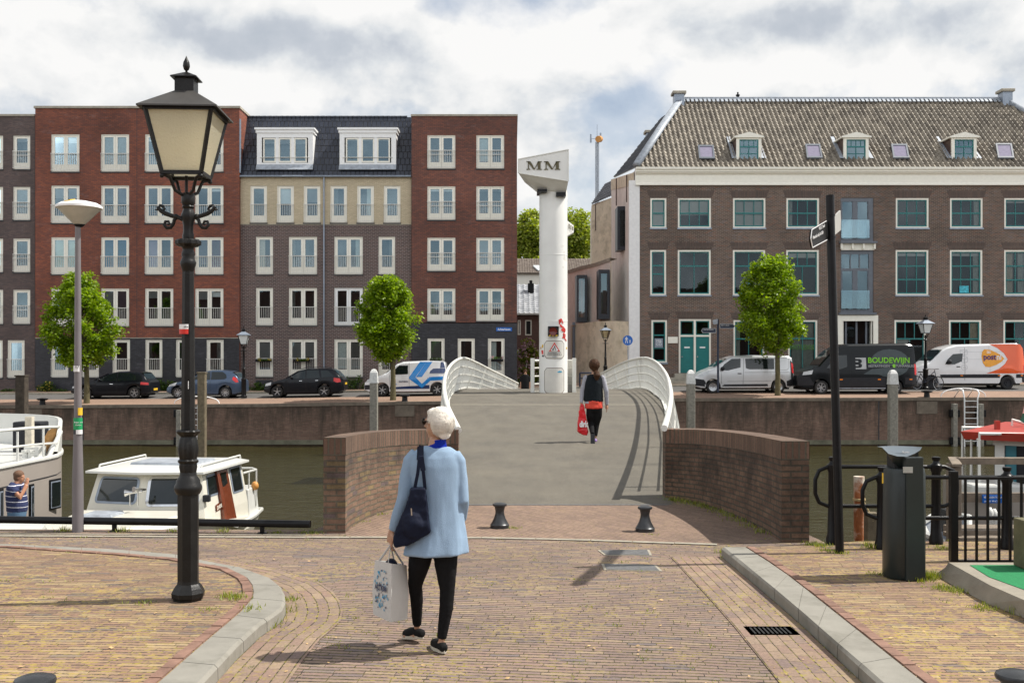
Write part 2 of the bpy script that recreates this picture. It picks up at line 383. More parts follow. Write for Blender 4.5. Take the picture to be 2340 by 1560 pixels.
# ---------------------------------------------------------------- ground, water, quays
def paving_mat(name,cols_,w=.2,h=.062,rot=0.0,joint=(.035,.026,.018),moss=(.25,.21,.03),mossy=.5,jw=.09,warp=.05,gap=.5,hj=.62,uv=False):
 """worn clinkers: every row has its own offset and every brick its own colour; moss gathers in patches"""
 cols=[(c_[0]*.80,c_[1]*.755,c_[2]*.80) for c_ in cols_];m,t,b=new_mat(name);g=t.nodes.new('ShaderNodeTexCoord').outputs['Object']
 mp=t.nodes.new('ShaderNodeMapping');mp.inputs['Rotation'].default_value=(0,0,rot);t.links.new([n_ for n_ in t.nodes if n_.type=='TEX_COORD'][0].outputs['UV'] if uv else g,mp.inputs[0])
 nz=t.nodes.new('ShaderNodeTexNoise');nz.inputs['Scale'].default_value=.8;nz.inputs['Detail'].default_value=4;t.links.new(g,nz.inputs['Vector'])
 v_=vmath(t,'ADD',mp.outputs[0],vmath(t,'MULTIPLY',vmath(t,'SUBTRACT',nz.outputs['Color'],(.5,.5,.5)),(warp*2,warp*2.4,0)))
 s=t.nodes.new('ShaderNodeSeparateXYZ');t.links.new(v_,s.inputs[0])
 v=fm(t,'DIVIDE',s.outputs[1],h);row=fm(t,'FLOOR',v);fv=fm(t,'FRACT',v)
 wr=t.nodes.new('ShaderNodeTexWhiteNoise');wr.noise_dimensions='1D';t.links.new(row,wr.inputs['W'])
 u=fm(t,'ADD',fm(t,'DIVIDE',s.outputs[0],w),fm(t,'MULTIPLY',wr.outputs['Value'],7.3));cu=fm(t,'FLOOR',u);fu=fm(t,'FRACT',u)
 cc=t.nodes.new('ShaderNodeCombineXYZ');t.links.new(cu,cc.inputs[0]);t.links.new(row,cc.inputs[1]);wn=t.nodes.new('ShaderNodeTexWhiteNoise');wn.noise_dimensions='3D';t.links.new(cc.outputs[0],wn.inputs['Vector'])
 n=len(cols);c=ramp(t,wn.outputs['Value'],[(k/n,cl) for k,cl in enumerate(cols)])
 ev=fm(t,'MULTIPLY',fm(t,'MINIMUM',fv,fm(t,'SUBTRACT',1.0,fv)),h/w*hj);eu=fm(t,'MULTIPLY',fm(t,'MINIMUM',fu,fm(t,'SUBTRACT',1.0,fu)),1.9);ed=fm(t,'MINIMUM',ev,eu)
 fn=noise_tex(t,vmath(t,'MULTIPLY',mp.outputs[0],(.45,1,1)),22,4,.75);wd=fm(t,'MULTIPLY',fm(t,'ADD',fm(t,'MULTIPLY',fn,1.6),-.35),jw*gap)
 j=fm(t,'LESS_THAN',ed,wd)
 big=noise_tex(t,g,.55,5,.6);c=mixc(t,1.0,c,ramp(t,big,[(.3,(.80,.80,.80)),(.7,(1.16,1.14,1.1))]),'MULTIPLY');c=mixc(t,1.0,c,ramp(t,noise_tex(t,g,45,3,.7),[(.25,(.75,)*3),(.75,(1.22,)*3)]),'MULTIPLY')
 pm=noise_tex(t,g,1.0,6,.7);mk=t.nodes.new('ShaderNodeMapRange');t.links.new(pm,mk.inputs[0]);mk.inputs[1].default_value=.66-.28*mossy;mk.inputs[2].default_value=.78-.25*mossy
 fm2=noise_tex(t,g,17,5,.75);jc=mixc(t,fm(t,'MULTIPLY',fm(t,'GREATER_THAN',fm2,.50),fm(t,'ADD',.25,fm(t,'MULTIPLY',mk.outputs[0],.75))),joint,moss);c=mixc(t,j,c,jc)
 sp=fm(t,'MULTIPLY',fm(t,'MULTIPLY',mk.outputs[0],fm(t,'GREATER_THAN',fm2,.57)),.6);c=mixc(t,sp,c,ramp(t,noise_tex(t,g,6,3,.6),[(.35,moss),(.65,(moss[0]*1.3,moss[1]*1.05,moss[2]*1.6))]))
 t.links.new(c,b.inputs['Base Color']);b.inputs['Roughness'].default_value=.9
 hv=fm(t,'ADD',fm(t,'MULTIPLY',fm(t,'SUBTRACT',1.0,j),1.0),fm(t,'MULTIPLY',wn.outputs['Value'],.6));bp=t.nodes.new('ShaderNodeBump');bp.inputs['Strength'].default_value=.8;bp.inputs['Distance'].default_value=.008;t.links.new(fm(t,'ADD',hv,fm(t,'MULTIPLY',fn,.8)),bp.inputs['Height']);t.links.new(bp.outputs[0],b.inputs['Normal'])
 return m
paving_mat('paving',[(.265,.195,.155),(.31,.23,.175),(.23,.175,.15),(.33,.25,.175),(.28,.205,.16),(.37,.29,.185),(.20,.17,.16),(.30,.215,.165)],mossy=.62,rot=R(7),jw=.12,moss=(.27,.225,.04))
paving_mat('paving_side',[(.285,.185,.12),(.34,.235,.145),(.25,.165,.115),(.40,.295,.16),(.30,.20,.13),(.45,.345,.18),(.20,.165,.135),(.33,.215,.135)],mossy=.8,moss=(.32,.26,.04),rot=R(2),h=.058)
paving_mat('paving_red',[(.265,.19,.135),(.31,.22,.155),(.245,.175,.13),(.32,.23,.16)],w=.2,h=.066,rot=R(52),mossy=.3,warp=.02,jw=.07)
brick_mat('quay_paving',(.27,.17,.12),(.34,.22,.155),(.2,.14,.1),.205,.065,.008,'xy',var=.12,rough=.9,bump=.3,big=.3)
brick_mat('quay_brick',(.17,.095,.07),(.25,.15,.11),(.15,.12,.09),.22,.065,.010,'box',var=.3,rough=.9,bump=.4,dirt=(.035,.028,.02),dirt_z=(-2.0,-.1),big=.9)
mat('stone_lip',(.16,.13,.10),.9,var=.3,vs=3,bump=.3);mat('stone_ledge',(.15,.145,.10),.9,var=.35,vs=2,bump=.3)
mat('asphalt_far',(.10,.095,.09),.9,var=.15,vs=2,bump=.2,bs=80)
mat('kerb_stone',(.255,.24,.205),.85,var=.10,vs=5,bump=.35,bs=160,stain=(.17,.16,.13),stain_s=2.6,stain_t=(.5,.72))
mat('light_stone',(.32,.29,.23),.85,var=.2,vs=8,bump=.2)
def zedge(X): return interp(X,[(-24,-.39),(-12.3,-.32),(-5.8,-.22),(9.3,-.04),(24.4,0)])
def zfar(X,Y): return zedge(X)+interp(Y,[(52,0),(58,.24),(61,.34),(63,.36)])*(1.0 if X<5 else 1.35)
QY=52.0
# far quay: one sheet that reaches the horizon
xs=[-900,-60,-40,-30,-24,-18,-12.3,-5.8,0,5,9.3,15,20,24.4,40,60,900];ys=[52.0,53,54,55.2]
def sheet(name,xs,ys,m,dz=0.0,zf=zfar):
 b=MB();n=len(xs)
 b.add([(x,y,zf(x,y)+dz) for y in ys for x in xs],[(j*n+i,j*n+i+1,(j+1)*n+i+1,(j+1)*n+i) for j in range(len(ys)-1) for i in range(n-1)])
 return struct(b.build(name,m,fix=False))
sheet('far_ground',xs,[52.02,55,58,61,63,80,200,900,2500],'asphalt_far')
sheet('far_quay_paving',xs,[52.0,53,54,55.6],'quay_paving',.006)
sheet('far_pavement',xs,[59.2,60,61,63],'quay_paving',.10)
b=MB()
for x0,x1 in zip(xs,xs[1:]):
 b.add([(x0,59.1,zfar(x0,59.1)-.02),(x1,59.1,zfar(x1,59.1)-.02),(x1,59.1,zfar(x1,59.1)+.11),(x0,59.1,zfar(x0,59.1)+.11),(x0,59.25,zfar(x0,59.25)+.108),(x1,59.25,zfar(x1,59.25)+.108)],[(0,1,2,3),(3,2,5,4)])
struct(b.build('far_kerb','light_stone',fix=False))
# far quay wall
qw=thing('quay_wall','long dark stained brick quay wall on the far side of the canal','quay wall',(0,QY,-2.4))
b=MB()
for x0,x1 in zip(xs,xs[1:]):
 z0,z1=zfar(x0,QY),zfar(x1,QY)
 b.add([(x0,QY,-3.2),(x1,QY,-3.2),(x1,QY,z1-.14),(x0,QY,z0-.14)],[(0,1,2,3)])
b.build('wall','quay_brick',qw,fix=False)
b=MB()
for x0,x1 in zip(xs,xs[1:]):
 z0,z1=zfar(x0,QY)+.012,zfar(x1,QY)+.012;f=QY-.05;k=QY+.35
 b.add([(x0,f,z0-.16),(x1,f,z1-.16),(x1,f,z1),(x0,f,z0),(x1,k,z1),(x0,k,z0),(x0,QY,z0-.16),(x1,QY,z1-.16)],[(0,1,2,3),(3,2,4,5),(0,6,7,1)])
b.build('coping','stone_lip',qw,fix=False)
b=MB();b.box(-900,900,QY-.14,QY-.002,-2.31,-2.10);b.build('ledge','stone_ledge',qw)
b=MB()
for x in (190,2008,-40): b.box(XA(x,QY)-.025,XA(x,QY)+.025,QY-.012,QY,-2.6,zfar(XA(x,QY),QY)-.16)
b.build('joint','dark_sill',qw)
b=MB()
for x,w in ((925,1.6),(2118,1.7),(70,1.9)): b.box(XA(x,QY)-w*.3,XA(x,QY)+w*.3,QY-.03,QY-.002,-.95+zedge(XA(x,QY))*.6+.15,zfar(XA(x,QY),QY)-.18)
b.build('stone_block','stone_lip',qw)
# water
m,t,bb=new_mat('canal_water')
g=t.nodes.new('ShaderNodeTexCoord').outputs['Object']
bb.inputs['Base Color'].default_value=(.036,.032,.010,1);bb.inputs['Roughness'].default_value=.06;bb.inputs['IOR'].default_value=1.33
w1=noise_tex(t,vmath(t,'MULTIPLY',g,(.7,1.5,1)),1.7,5,.6,.5);w2=noise_tex(t,vmath(t,'MULTIPLY',g,(1,1.3,1)),.35,3,.5)
hh=fm(t,'MULTIPLY',w1,fm(t,'ADD',.35,w2))
bp=t.nodes.new('ShaderNodeBump');bp.inputs['Strength'].default_value=1.0;bp.inputs['Distance'].default_value=.22
t.links.new(hh,bp.inputs['Height']);t.links.new(bp.outputs[0],bb.inputs['Normal'])
b=MB();b.quad((-900,8,-2.38),(900,8,-2.38),(900,QY+1,-2.38),(-900,QY+1,-2.38));struct(b.build('canal_water',m,fix=False))
# near quay block (road surface z = 0)
edge=[(-60,12.5),(-14,12.35),(-2.3,12.25)]
apr=[(-2.3,12.25),(-2.05,13.4),(-1.55,14.6),(-1.0,15.1),(2.4,15.1),(2.9,14.5),(3.2,13.3),(3.38,11.6),(3.4,10.95)]
outline=[(-60,12.5),(-14,12.35)]+apr+[(20,10.85),(60,10.7),(60,-30),(-60,-30)]
b=MB();b.poly([(x,y,0) for x,y in outline]);b.build('road','paving',fix=False)['kind']='structure'
b=MB();n=len(outline)
b.add([(x,y,-.006) for x,y in outline]+[(x,y,-3.4) for x,y in outline],[(i,(i+1) % n,n+(i+1) % n,n+i) for i in range(n)])
o=b.build('near_quay_wall','quay_brick',fix=False);tag(o,'brick quay wall below the near edge of the square','quay wall')
b=MB();b.poly([(-60,-30,-.03),(60,-30,-.03),(60,-300,-.03),(-60,-300,-.03)][::-1]);struct(b.build('near_ground','paving',fix=False))
# paving between the curved walls
b=MB()
arc=[(-1.9+1.15*(1-math.cos(a)),12.0+2.2*math.sin(a)) for a in [math.pi/2*k/10 for k in range(11)]]
arcr=[(2.17+.75*math.cos(a),11.4+2.9*math.sin(a)) for a in [math.pi/2*(1-k/10) for k in range(11)]]
pts=[(x,y,.005) for x,y in arc]+[(x,y,.005) for x,y in arcr]
gl=[GX(x,y,.005) for x,y in ((1640,1243),(1350,1233),(1100,1228),(790,1226))]
b.poly(pts+[tuple(p) for p in gl]);struct(b.build('bridge_apron','paving_red',fix=False))
def strip(name,pl,w,z,m):
 b=MB();P=[Vector((p[0],p[1],0)) for p in pl]
 for a,c in zip(P,P[1:]):
  L=(c-a).length;k=max(1,int(L/.42));d=(c-a)/L;nrm=Vector((-d.y,d.x,0))*w/2
  for i in range(k):
   s0=a+d*(L*i/k+.004);s1=a+d*(L*(i+1)/k-.004);j=random.uniform(-.008,.008);e=Vector((0,j,z))
   b.quad(s0-nrm+e,s1-nrm+e,s1+nrm+e,s0+nrm+e)
 return struct(b.build(name,m))
EDGEPAVE=1
strip('stone_line',[GX(x,y) for x,y in ((-400,1223),(700,1228),(1100,1229),(1350,1235),(1640,1245))],.085,.009,'light_stone')
strip('stone_line',[GX(x,y) for x,y in ((-400,1219),(200,1221),(700,1223))],.04,.008,'light_stone')
# kerbs and raised pavements
ZP=.10
outerL=[GX(x,y,ZP) for x,y in ((-500,1236),(27,1242),(132,1247),(269,1254),(401,1265),(449,1276),(550,1294),(619,1319),(640,1336),(649,1353),(651,1372),(643,1389),(624,1403),(592,1424),(541,1470),(479,1536))]
innerL=[GX(x,y,ZP) for x,y in ((-500,1240),(27,1247),(132,1254),(269,1263),(401,1275),(449,1284),(523,1298),(565,1319),(577,1335),(580,1352),(577,1366),(568,1377),(552,1395),(529,1415),(467,1467),(398,1527))]
for L_ in (outerL,innerL):
 d=(L_[-1]-L_[-2]).normalized();L_.append(L_[-1]+d*1.0);L_.append(L_[-1]+d*1.0);L_.append(L_[-1]+d*6.0)
outerR=[GX(x,y,ZP) for x,y in ((1650,1249),(1700,1289),(1770,1345),(1840,1403.6),(1978,1527))]
innerR=[GX(x,y,ZP) for x,y in ((1703,1249),(1755,1282),(1800,1313),(1845,1348),(2062,1520))]
for L_ in (outerR,innerR):
 d=(L_[-1]-L_[-2]).normalized();L_.append(L_[-1]+d*1.0);L_.append(L_[-1]+d*1.0);L_.append(L_[-1]+d*6.0)
def resample(A,B,step):
 out=[(A[0],B[0])]
 for i in range(len(A)-1):
  L=((A[i+1]-A[i]).length+(B[i+1]-B[i]).length)/2;k=max(1,round(L/step))
  for j in range(1,k+1): out.append((A[i].lerp(A[i+1],j/k),B[i].lerp(B[i+1],j/k)))
 return out
def kerb(name,outer,inner,flip=False):
 b=MB();S=resample(outer,inner,.14);i=0;sub=4
 while i<len(S)-1:
  seg=S[i:i+sub+1];out=[]
  for k,(o,q) in enumerate(seg):
   o=Vector(o);q=Vector(q);w=(q-o).normalized();e=.004 if k in (0,len(seg)-1) else 0
   if k==0: dd=(Vector(seg[1][0])-o).normalized()*e
   elif k==len(seg)-1: dd=(Vector(seg[-2][0])-o).normalized()*e
   else: dd=Vector((0,0,0))
   o2=o+dd;q2=q+dd
   out.append([o2+Vector((0,0,-.2))-w*.012,o2+Vector((0,0,-.02))-w*.006,o2+w*.018,q2,q2+Vector((0,0,-.2))])
  b.rings(out,True);i += sub
 return struct(b.build(name,'kerb_stone'))
kerb('kerb',outerL,innerL);kerb('kerb',outerR,innerR)
b=MB();pl=[tuple(p+Vector((0,0,-.004))) for p in innerL]+[(innerL[-1].x,-20,ZP-.004),(-60,-20,ZP-.004),(-60,innerL[0].y,ZP-.004)]
b.poly(pl[::-1]);struct(b.build('pavement','paving_side',fix=False))
b=MB();pl=[tuple(p+Vector((0,0,-.004))) for p in innerR]+[(innerR[-1].x,-20,ZP-.004),(60,-20,ZP-.004),(60,10.72,ZP-.004),(20,10.87,ZP-.004),(3.6,10.93,ZP-.004)]
b.poly(pl);b.quad((3.3,10.935,ZP-.004),(3.3,10.935,-.4),(20,10.868,-.4),(20,10.868,ZP-.004));struct(b.build('pavement','paving_side',fix=False))
# row of bricks along each kerb
mat('edge_brick',(.22,.125,.09),.9,var=.35,vs=7,bump=.4)
def edgerow(line,off,name):
 b=MB();S=resample(line,line,.2);random.seed(3)
 for (a,_),(c,_) in zip(S,S[1:]):
  if (c-a).length<.05: continue
  d=(c-a).normalized();nrm=Vector((-d.y,d.x,0))*off
  e=Vector((0,0,.006+random.uniform(-.002,.004)))
  p0=a+d*.006+nrm*.12+e;p1=c-d*.006+nrm*.12+e;q1=c-d*.006+nrm*1.0+e;q0=a+d*.006+nrm*1.0+e
  b.prism([p0,p1,q1,q0],(0,0,-.05))
 return struct(b.build(name,'edge_brick'))
paving_mat('gutter_paving',[(.285,.20,.15),(.33,.25,.17),(.24,.18,.15),(.36,.28,.18),(.30,.21,.155)],w=.19,h=.085,mossy=.9,warp=.012,jw=.10,uv=True,hj=1.0,moss=(.27,.235,.035))
def gutter(line,sgn,W_,name):
 b=MB();S=[a for a,_ in resample(line,line,.2)];d_=0;P=[]
 for i,a in enumerate(S):
  t_=(S[min(i+1,len(S)-1)]-S[max(i-1,0)]).normalized();n_=Vector((-t_.y,t_.x,0))*sgn;d_ += (a-S[i-1]).length if i else 0;P.append((Vector((a.x,a.y,.006))+n_*.01,Vector((a.x,a.y,.006))+n_*W_,d_))
 for (a,q,d0),(c,e,d1) in zip(P,P[1:]): b.quad(a,q,e,c,[(d0,0),(d0,W_),(d1,W_),(d1,0)])
 return struct(b.build(name,'gutter_paving',fix=False))
gutter(outerR,-1,.52,'gutter_strip');gutter(outerL[4:],1,.45,'gutter_strip')
edgerow(innerL,-.085,'pavement_edging');edgerow(innerR,.085,'pavement_edging')
# covers and drain
mat('iron_cover',(.13,.13,.13),.6,.0,spec=.25,var=.25,vs=20,bump=.6,bs=120)
def ground_rect(px,z): return [GX(x,y,z) for x,y in px]
for k,(px,lb) in enumerate(((((1366,1256),(1484,1255),(1490,1268),(1380,1267)),'iron inspection cover in the brick road nearer the bridge'),(((1374,1287),(1498,1289),(1514,1304),(1380,1301)),'iron inspection cover in the brick road with a leafy shadow beside it'))):
 P=ground_rect(px,.006);c=sum(P,Vector())/4
 t_=thing('manhole_cover',lb,'manhole cover',c)
 MB().prism(P,(0,0,-.01)).build('frame','light_stone',t_)
 Q=[c+(p-c)*.9+Vector((0,0,.003)) for p in P];MB().prism(Q,(0,0,-.01)).build('lid','iron_cover',t_)
P=ground_rect(((1698,1430),(1806,1430),(1830,1450),(1716,1450)),.006);c=sum(P,Vector())/4
t_=thing('drain_grate','slotted iron street drain beside the right kerb','drain',c)
MB().prism(P,(0,0,-.01)).build('frame','iron_cover',t_)
b=MB()
for i in range(9):
 a0=P[0].lerp(P[1],.1+.09*i);a1=P[3].lerp(P[2],.1+.09*i);u=(P[1]-P[0]).normalized()*.014
 s=a0.lerp(a1,.15)+Vector((0,0,.002));e=a0.lerp(a1,.85)+Vector((0,0,.002));b.quad(s,s+u,e+u,e)
b.build('slots','room_dark',t_)
# ---------------------------------------------------------------- the two curved brick walls
brick_mat('wall_brick',(.17,.098,.066),(.25,.155,.10),(.14,.115,.08),.225,.066,.011,'uv',var=.3,rough=.9,bump=1.0,big=1.6,third=(.24,.17,.08),dirt=(.035,.025,.02),dirt_z=(.35,1.4),warp=.012)
brick_mat('wall_coping',(.12,.07,.048),(.185,.11,.075),(.10,.085,.06),.066,.2,.010,'uv',var=.25,rough=.9,bump=1.0,big=2,ofs=0.0)
def wing_wall(name,label,C,rx,ry,side,z0,z1,th,pier_y,wm='wall_brick'):
 t=thing(name,label,'brick wall',(C[0]+side*rx,C[1],0))
 n=28;inn=[];out=[];L=[0]
 for k in range(n+1):
  a=math.pi/2*k/n
  p=Vector((C[0]+side*rx*math.cos(a),C[1]+ry*math.sin(a),0));q=Vector((C[0]+side*(rx+th)*math.cos(a),C[1]+(ry+th*.9)*math.sin(a),0))
  inn.append(p);out.append(q)
  if k: L.append(L[-1]+(p-inn[-2]).length)
 def zt(k): return lerp(z0,z1,min(1,(k/n)*1.15)) if k else z0
 b=MB();c=MB()
 H1=.20
 for k in range(n):
  for A,s in ((inn,1),(out,-1)):
   za,zb=zt(k)-H1,zt(k+1)-H1
   b.quad((A[k].x,A[k].y,-.5),(A[k+1].x,A[k+1].y,-.5),(A[k+1].x,A[k+1].y,zb),(A[k].x,A[k].y,za),[(L[k],-.5-z0),(L[k+1],-.5-z0),(L[k+1],-H1),(L[k],-H1)])
   e=(A[k]-(inn[k]+out[k])/2).normalized()*.004;e2=(A[k+1]-(inn[k+1]+out[k+1])/2).normalized()*.004
   a_,b_=A[k]+e,A[k+1]+e2
   c.quad((a_.x,a_.y,za),(b_.x,b_.y,zb),(b_.x,b_.y,zb+H1),(a_.x,a_.y,za+H1),[(L[k],.003),(L[k+1],.003),(L[k+1],.19),(L[k],.19)])
  c.quad((inn[k].x,inn[k].y,zt(k)),(inn[k+1].x,inn[k+1].y,zt(k+1)),(out[k+1].x,out[k+1].y,zt(k+1)),(out[k].x,out[k].y,zt(k)),[(L[k],.01),(L[k+1],.01),(L[k+1],.19),(L[k],.19)])
 def endcap(p,q,zt_,mb,zlo,zhi,v0):
  w=(q-p).length;mb.quad((p.x,p.y,zlo),(q.x,q.y,zlo),(q.x,q.y,zhi),(p.x,p.y,zhi),[(0.02,v0),(w,v0),(w,v0+zhi-zlo),(0.02,v0+zhi-zlo)])
 endcap(inn[0],out[0],z0,b,-.5,z0-H1,-.5-z0);endcap(inn[-1],out[-1],z1,b,-.5,z1-H1,-.5-z1)
 endcap(inn[0],out[0],z0,c,z0-H1,z0,.0);endcap(inn[-1],out[-1],z1,c,z1-H1,z1,.0)
 b.build('wall',wm,t,smooth=50);c.build('coping','wall_coping',t,smooth=30)
 return t
wing_wall('curved_wall','curved brick wing wall left of the bridge with sunlit inner face',(-.75,12.0),1.15,2.7,-1,1.09,.99,.25,12)
brick_mat('wall_brick_grimy_shaded',(.16,.092,.06),(.23,.14,.09),(.10,.085,.06),.225,.066,.011,'uv',var=.35,rough=.9,bump=1.0,big=1.6,dirt=(.022,.016,.012),dirt_z=(-.2,1.1),warp=.012)  # grime, plus the right wall's shade put into darker brick and dirt colours
wing_wall('curved_wall','curved brick wing wall right of the bridge with shaded inner face',(2.17,11.4),.75,3.5,1,1.098,.985,.30,11.4,'wall_brick_grimy_shaded')
# ---------------------------------------------------------------- bridge
m,t,bb=new_mat('bridge_asphalt')
g=t.nodes.new('ShaderNodeTexCoord').outputs['Object']
c1=ramp(t,noise_tex(t,g,130,2,.8),[(.30,(.055,.048,.04)),(.5,(.125,.113,.092)),(.72,(.23,.212,.178))])
c2=ramp(t,noise_tex(t,g,.9,7,.7),[(.3,(.80,.80,.80)),(.7,(1.14,1.12,1.06))])
c3=ramp(t,noise_tex(t,vmath(t,'MULTIPLY',g,(1,.25,1)),2.4,5,.7),[(.35,(.88,.87,.86)),(.65,(1.08,1.08,1.07))])
t.links.new(mixc(t,1.0,mixc(t,1.0,c1,c2,'MULTIPLY'),c3,'MULTIPLY'),bb.inputs['Base Color']);bb.inputs['Roughness'].default_value=.85
bp=t.nodes.new('ShaderNodeBump');bp.inputs['Strength'].default_value=.5;bp.inputs['Distance'].default_value=.006
t.links.new(noise_tex(t,g,140,2,.8),bp.inputs['Height']);t.links.new(bp.outputs[0],bb.inputs['Normal'])
def dz(Y): return interp(Y,[(14.2,.0),(16,.045),(18,.105),(20,.165),(22,.23),(26,.38),(28,.455),(30,.525),(32,.585),(34,.635),(37,.69),(39,.725),(41,.74),(42.5,.735),(44,.65),(46,.46),(49,.17),(53,-.11)])
EL=[(14.2,-.78),(18,-1.0),(22,-1.2),(26,-1.48),(30,-1.77),(34,-2.02),(37,-2.16),(39,-2.16),(41,-2.02),(43,-1.75),(46,-1.15),(49,-.5),(53,.3)]
ER=[(14.2,2.12),(18,2.62),(22,3.2),(26,3.8),(30,4.34),(34,4.8),(37,5.05),(39,5.2),(41,5.24),(43,5.15),(46,4.95),(49,4.69),(53,4.08)]
def smooth_i(Y,P):                                      # running mean of the polyline: a fair curve
 return sum(interp(Y+d,P) for d in (-1.2,-.6,0,.6,1.2))/5
bridge=thing('footbridge','arched white footbridge with grey asphalt deck crossing the canal','bridge',(1.2,14.3,0))
YS=[14.2+i*.6 for i in range(66)]
YS=[y for y in YS if y<=53.2]
zz=lambda Y: smooth_i(Y,[(a,dz(a)) for a in YS]) if 15<Y<52 else dz(Y)
rg=[[(smooth_i(Y,EL),Y,zz(Y)),(smooth_i(Y,ER),Y,zz(Y)),(smooth_i(Y,ER),Y,zz(Y)-.06),(smooth_i(Y,EL),Y,zz(Y)-.06)] for Y in YS]
MB().rings(rg).build('deck','bridge_asphalt',bridge)
def bands(name,m,Y0,Y1,lift):
 b=MB();k=6;r=[]
 for i in range(2):
  Y=Y0 if i==0 else Y1;r.append([(smooth_i(Y,EL)+.05,Y,zz(Y)+lift),(smooth_i(Y,ER)-.05,Y,zz(Y)+lift)])
 b.add(r[0]+r[1],[(0,1,3,2)]);return b.build(name,m,bridge)
bands('white_line','light_stone',31.5,31.66,.006);mat('joint_line',(.34,.30,.24),.7)
bands('deck_joint','iron_cover',14.22,14.3,.008);bands('deck_joint','joint_line',36.3,36.42,.006);bands('deck_joint','joint_line',38.6,38.7,.006)
rg=[]
for Y in YS[2:]:
 l,r,z=smooth_i(Y,EL)-.05,smooth_i(Y,ER)+.05,zz(Y);dp=.28+.35*math.sin(math.pi*(Y-14.2)/38.8)
 rg.append([(l,Y,z-.07),(r,Y,z-.07),(r-.1,Y,z-.07-dp),(l+.1,Y,z-.07-dp)])
MB().rings(rg).build('girder','bridge_white',bridge)
b=MB()
rg=[[(smooth_i(Y,E_)-s*w0,Y,zz(Y)-.05),(smooth_i(Y,E_)-s*w0,Y,zz(Y)+.05),(smooth_i(Y,E_)+s*.09,Y,zz(Y)+.05),(smooth_i(Y,E_)+s*.09,Y,zz(Y)-.05)] for E_,s,w0 in ((EL,-1,0),) for Y in YS if Y>15.3]
b.rings(rg)
rg=[[(smooth_i(Y,ER),Y,zz(Y)-.05),(smooth_i(Y,ER),Y,zz(Y)+.05),(smooth_i(Y,ER)+.09,Y,zz(Y)+.05),(smooth_i(Y,ER)+.09,Y,zz(Y)-.05)] for Y in YS if Y>15.3]
b.rings(rg);b.build('deck_edging','bridge_white',bridge)
topL=[(1047.5,982,14.8),(1034,955,16.3),(1023,930,18),(1017,908,20),(1015,889,22.2),(1016,867,25.5),(1021,849,29),(1031,833,33),(1045,822,36),(1058,818,38),(1071,820.5,40),(1084,826,41.6),(1097,832,43),(1124,846,46),(1151,859,49),(1184,876,53)]
topR=[(1518,978,14.8),(1525,954,16.3),(1530,932,18),(1533,908,20.2),(1532,889,22.5),(1527,866,26),(1518,848,30),(1505,832,34),(1491,822.5,37),(1474,817.5,40),(1452,820,42),(1425,828,44.5),(1398,841,47.5),(1376,852,50),(1352,864,53)]
def catmull(P,n):
 out=[]
 P=[Vector(p) for p in P];P=[2*P[0]-P[1]]+P+[2*P[-1]-P[-2]]
 for i in range(1,len(P)-2):
  for k in range(n):
   t_=k/n;a,b_,c,d=P[i-1:i+3]
   out.append(.5*((2*b_)+(c-a)*t_+(2*a-5*b_+4*c-d)*t_*t_+(3*b_-a-3*c+d)*t_ ** 3))
 out.append(P[-2]);return out
def railing(tops,E_,s,label):
 T=catmull([PX(*p) for p in tops],24)
 root=bpy.data.objects.new('railing',None);COL.objects.link(root);adopt(root,bridge);root['label']=label
 # resample evenly
 L=[0]
 for a,c in zip(T,T[1:]): L.append(L[-1]+(c-a).length)
 def at(d):
  d=max(0,min(L[-1]-1e-6,d));i=max(j for j in range(len(L)) if L[j]<=d);i=min(i,len(T)-2)
  return T[i].lerp(T[i+1],(d-L[i])/max(1e-9,L[i+1]-L[i]))
 def bot(p):
  Y=p.y;out=interp(Y,[(14.8,.42),(22,.36),(28,.2),(33,.03),(37,-.06),(42,-.06),(53,.0)])
  return Vector((smooth_i(Y,E_)+s*out,Y,zz(Y)-interp(Y,[(14,.0),(22,.12),(28,.06),(33,-.03),(53,-.03)])))
 tot=L[-1];gap=[d for d in (L[int(10.0*24)],)][0] if True else 0
 hb=MB();n=int(tot/.25)
 hp=[at(tot*i/n) for i in range(n+1)]
 gi=min(range(len(hp)),key=lambda i: abs(hp[i].y-40.2))
 hb.tube(hp[:gi+1],.048,8);hb.tube(hp[gi+1:],.045,8);hb.build('handrail','bridge_white',root,smooth=60)
 rb=MB();st_=[i for i,p in enumerate(hp) if p.y>15.5][0]
 for q in (.25,.5,.75,.985):
  pts=[p.lerp(bot(p),q) for p in hp];rb.tube(pts[st_:gi+1],.02 if q<.9 else .03,5);rb.tube(pts[gi+1:],.02 if q<.9 else .03,5)
 rb.build('rails','bridge_white',root,smooth=60)
 bb_=MB();n=int(tot/.21)
 for i in range(n+1):
  p=at(tot*i/n);q=bot(p)
  if p.y<15.5: continue
  d=(at(tot*i/n+.05)-at(tot*i/n-.05)).normalized()
  wdir=(p-q).normalized().cross(d);bb_.bar(p,q,.010,.030,up=wdir)
 bs_=sorted(bb_.split(),key=lambda q: q.v[0][1]);[q.build('baluster','bridge_white',root) for q in bs_[:50]];rest=MB();[rest.add(q.v,q.f) for q in bs_[50:]];rest.build('balusters','bridge_white',root)['kind']='stuff'
 pb=MB()
 for i in range(0,int(tot/2.6)+1):
  p=at(i*2.6+1.2);q=bot(p);d=(at(i*2.6+1.25)-at(i*2.6+1.15)).normalized();pb.bar(p,q-Vector((0,0,.05)),.05,.08,up=(p-q).normalized().cross(d))
 pb.builds('post','bridge_white',root)
railing(topL,EL,-1,'left railing of the bridge');railing(topR,ER,1,'right railing of the bridge')
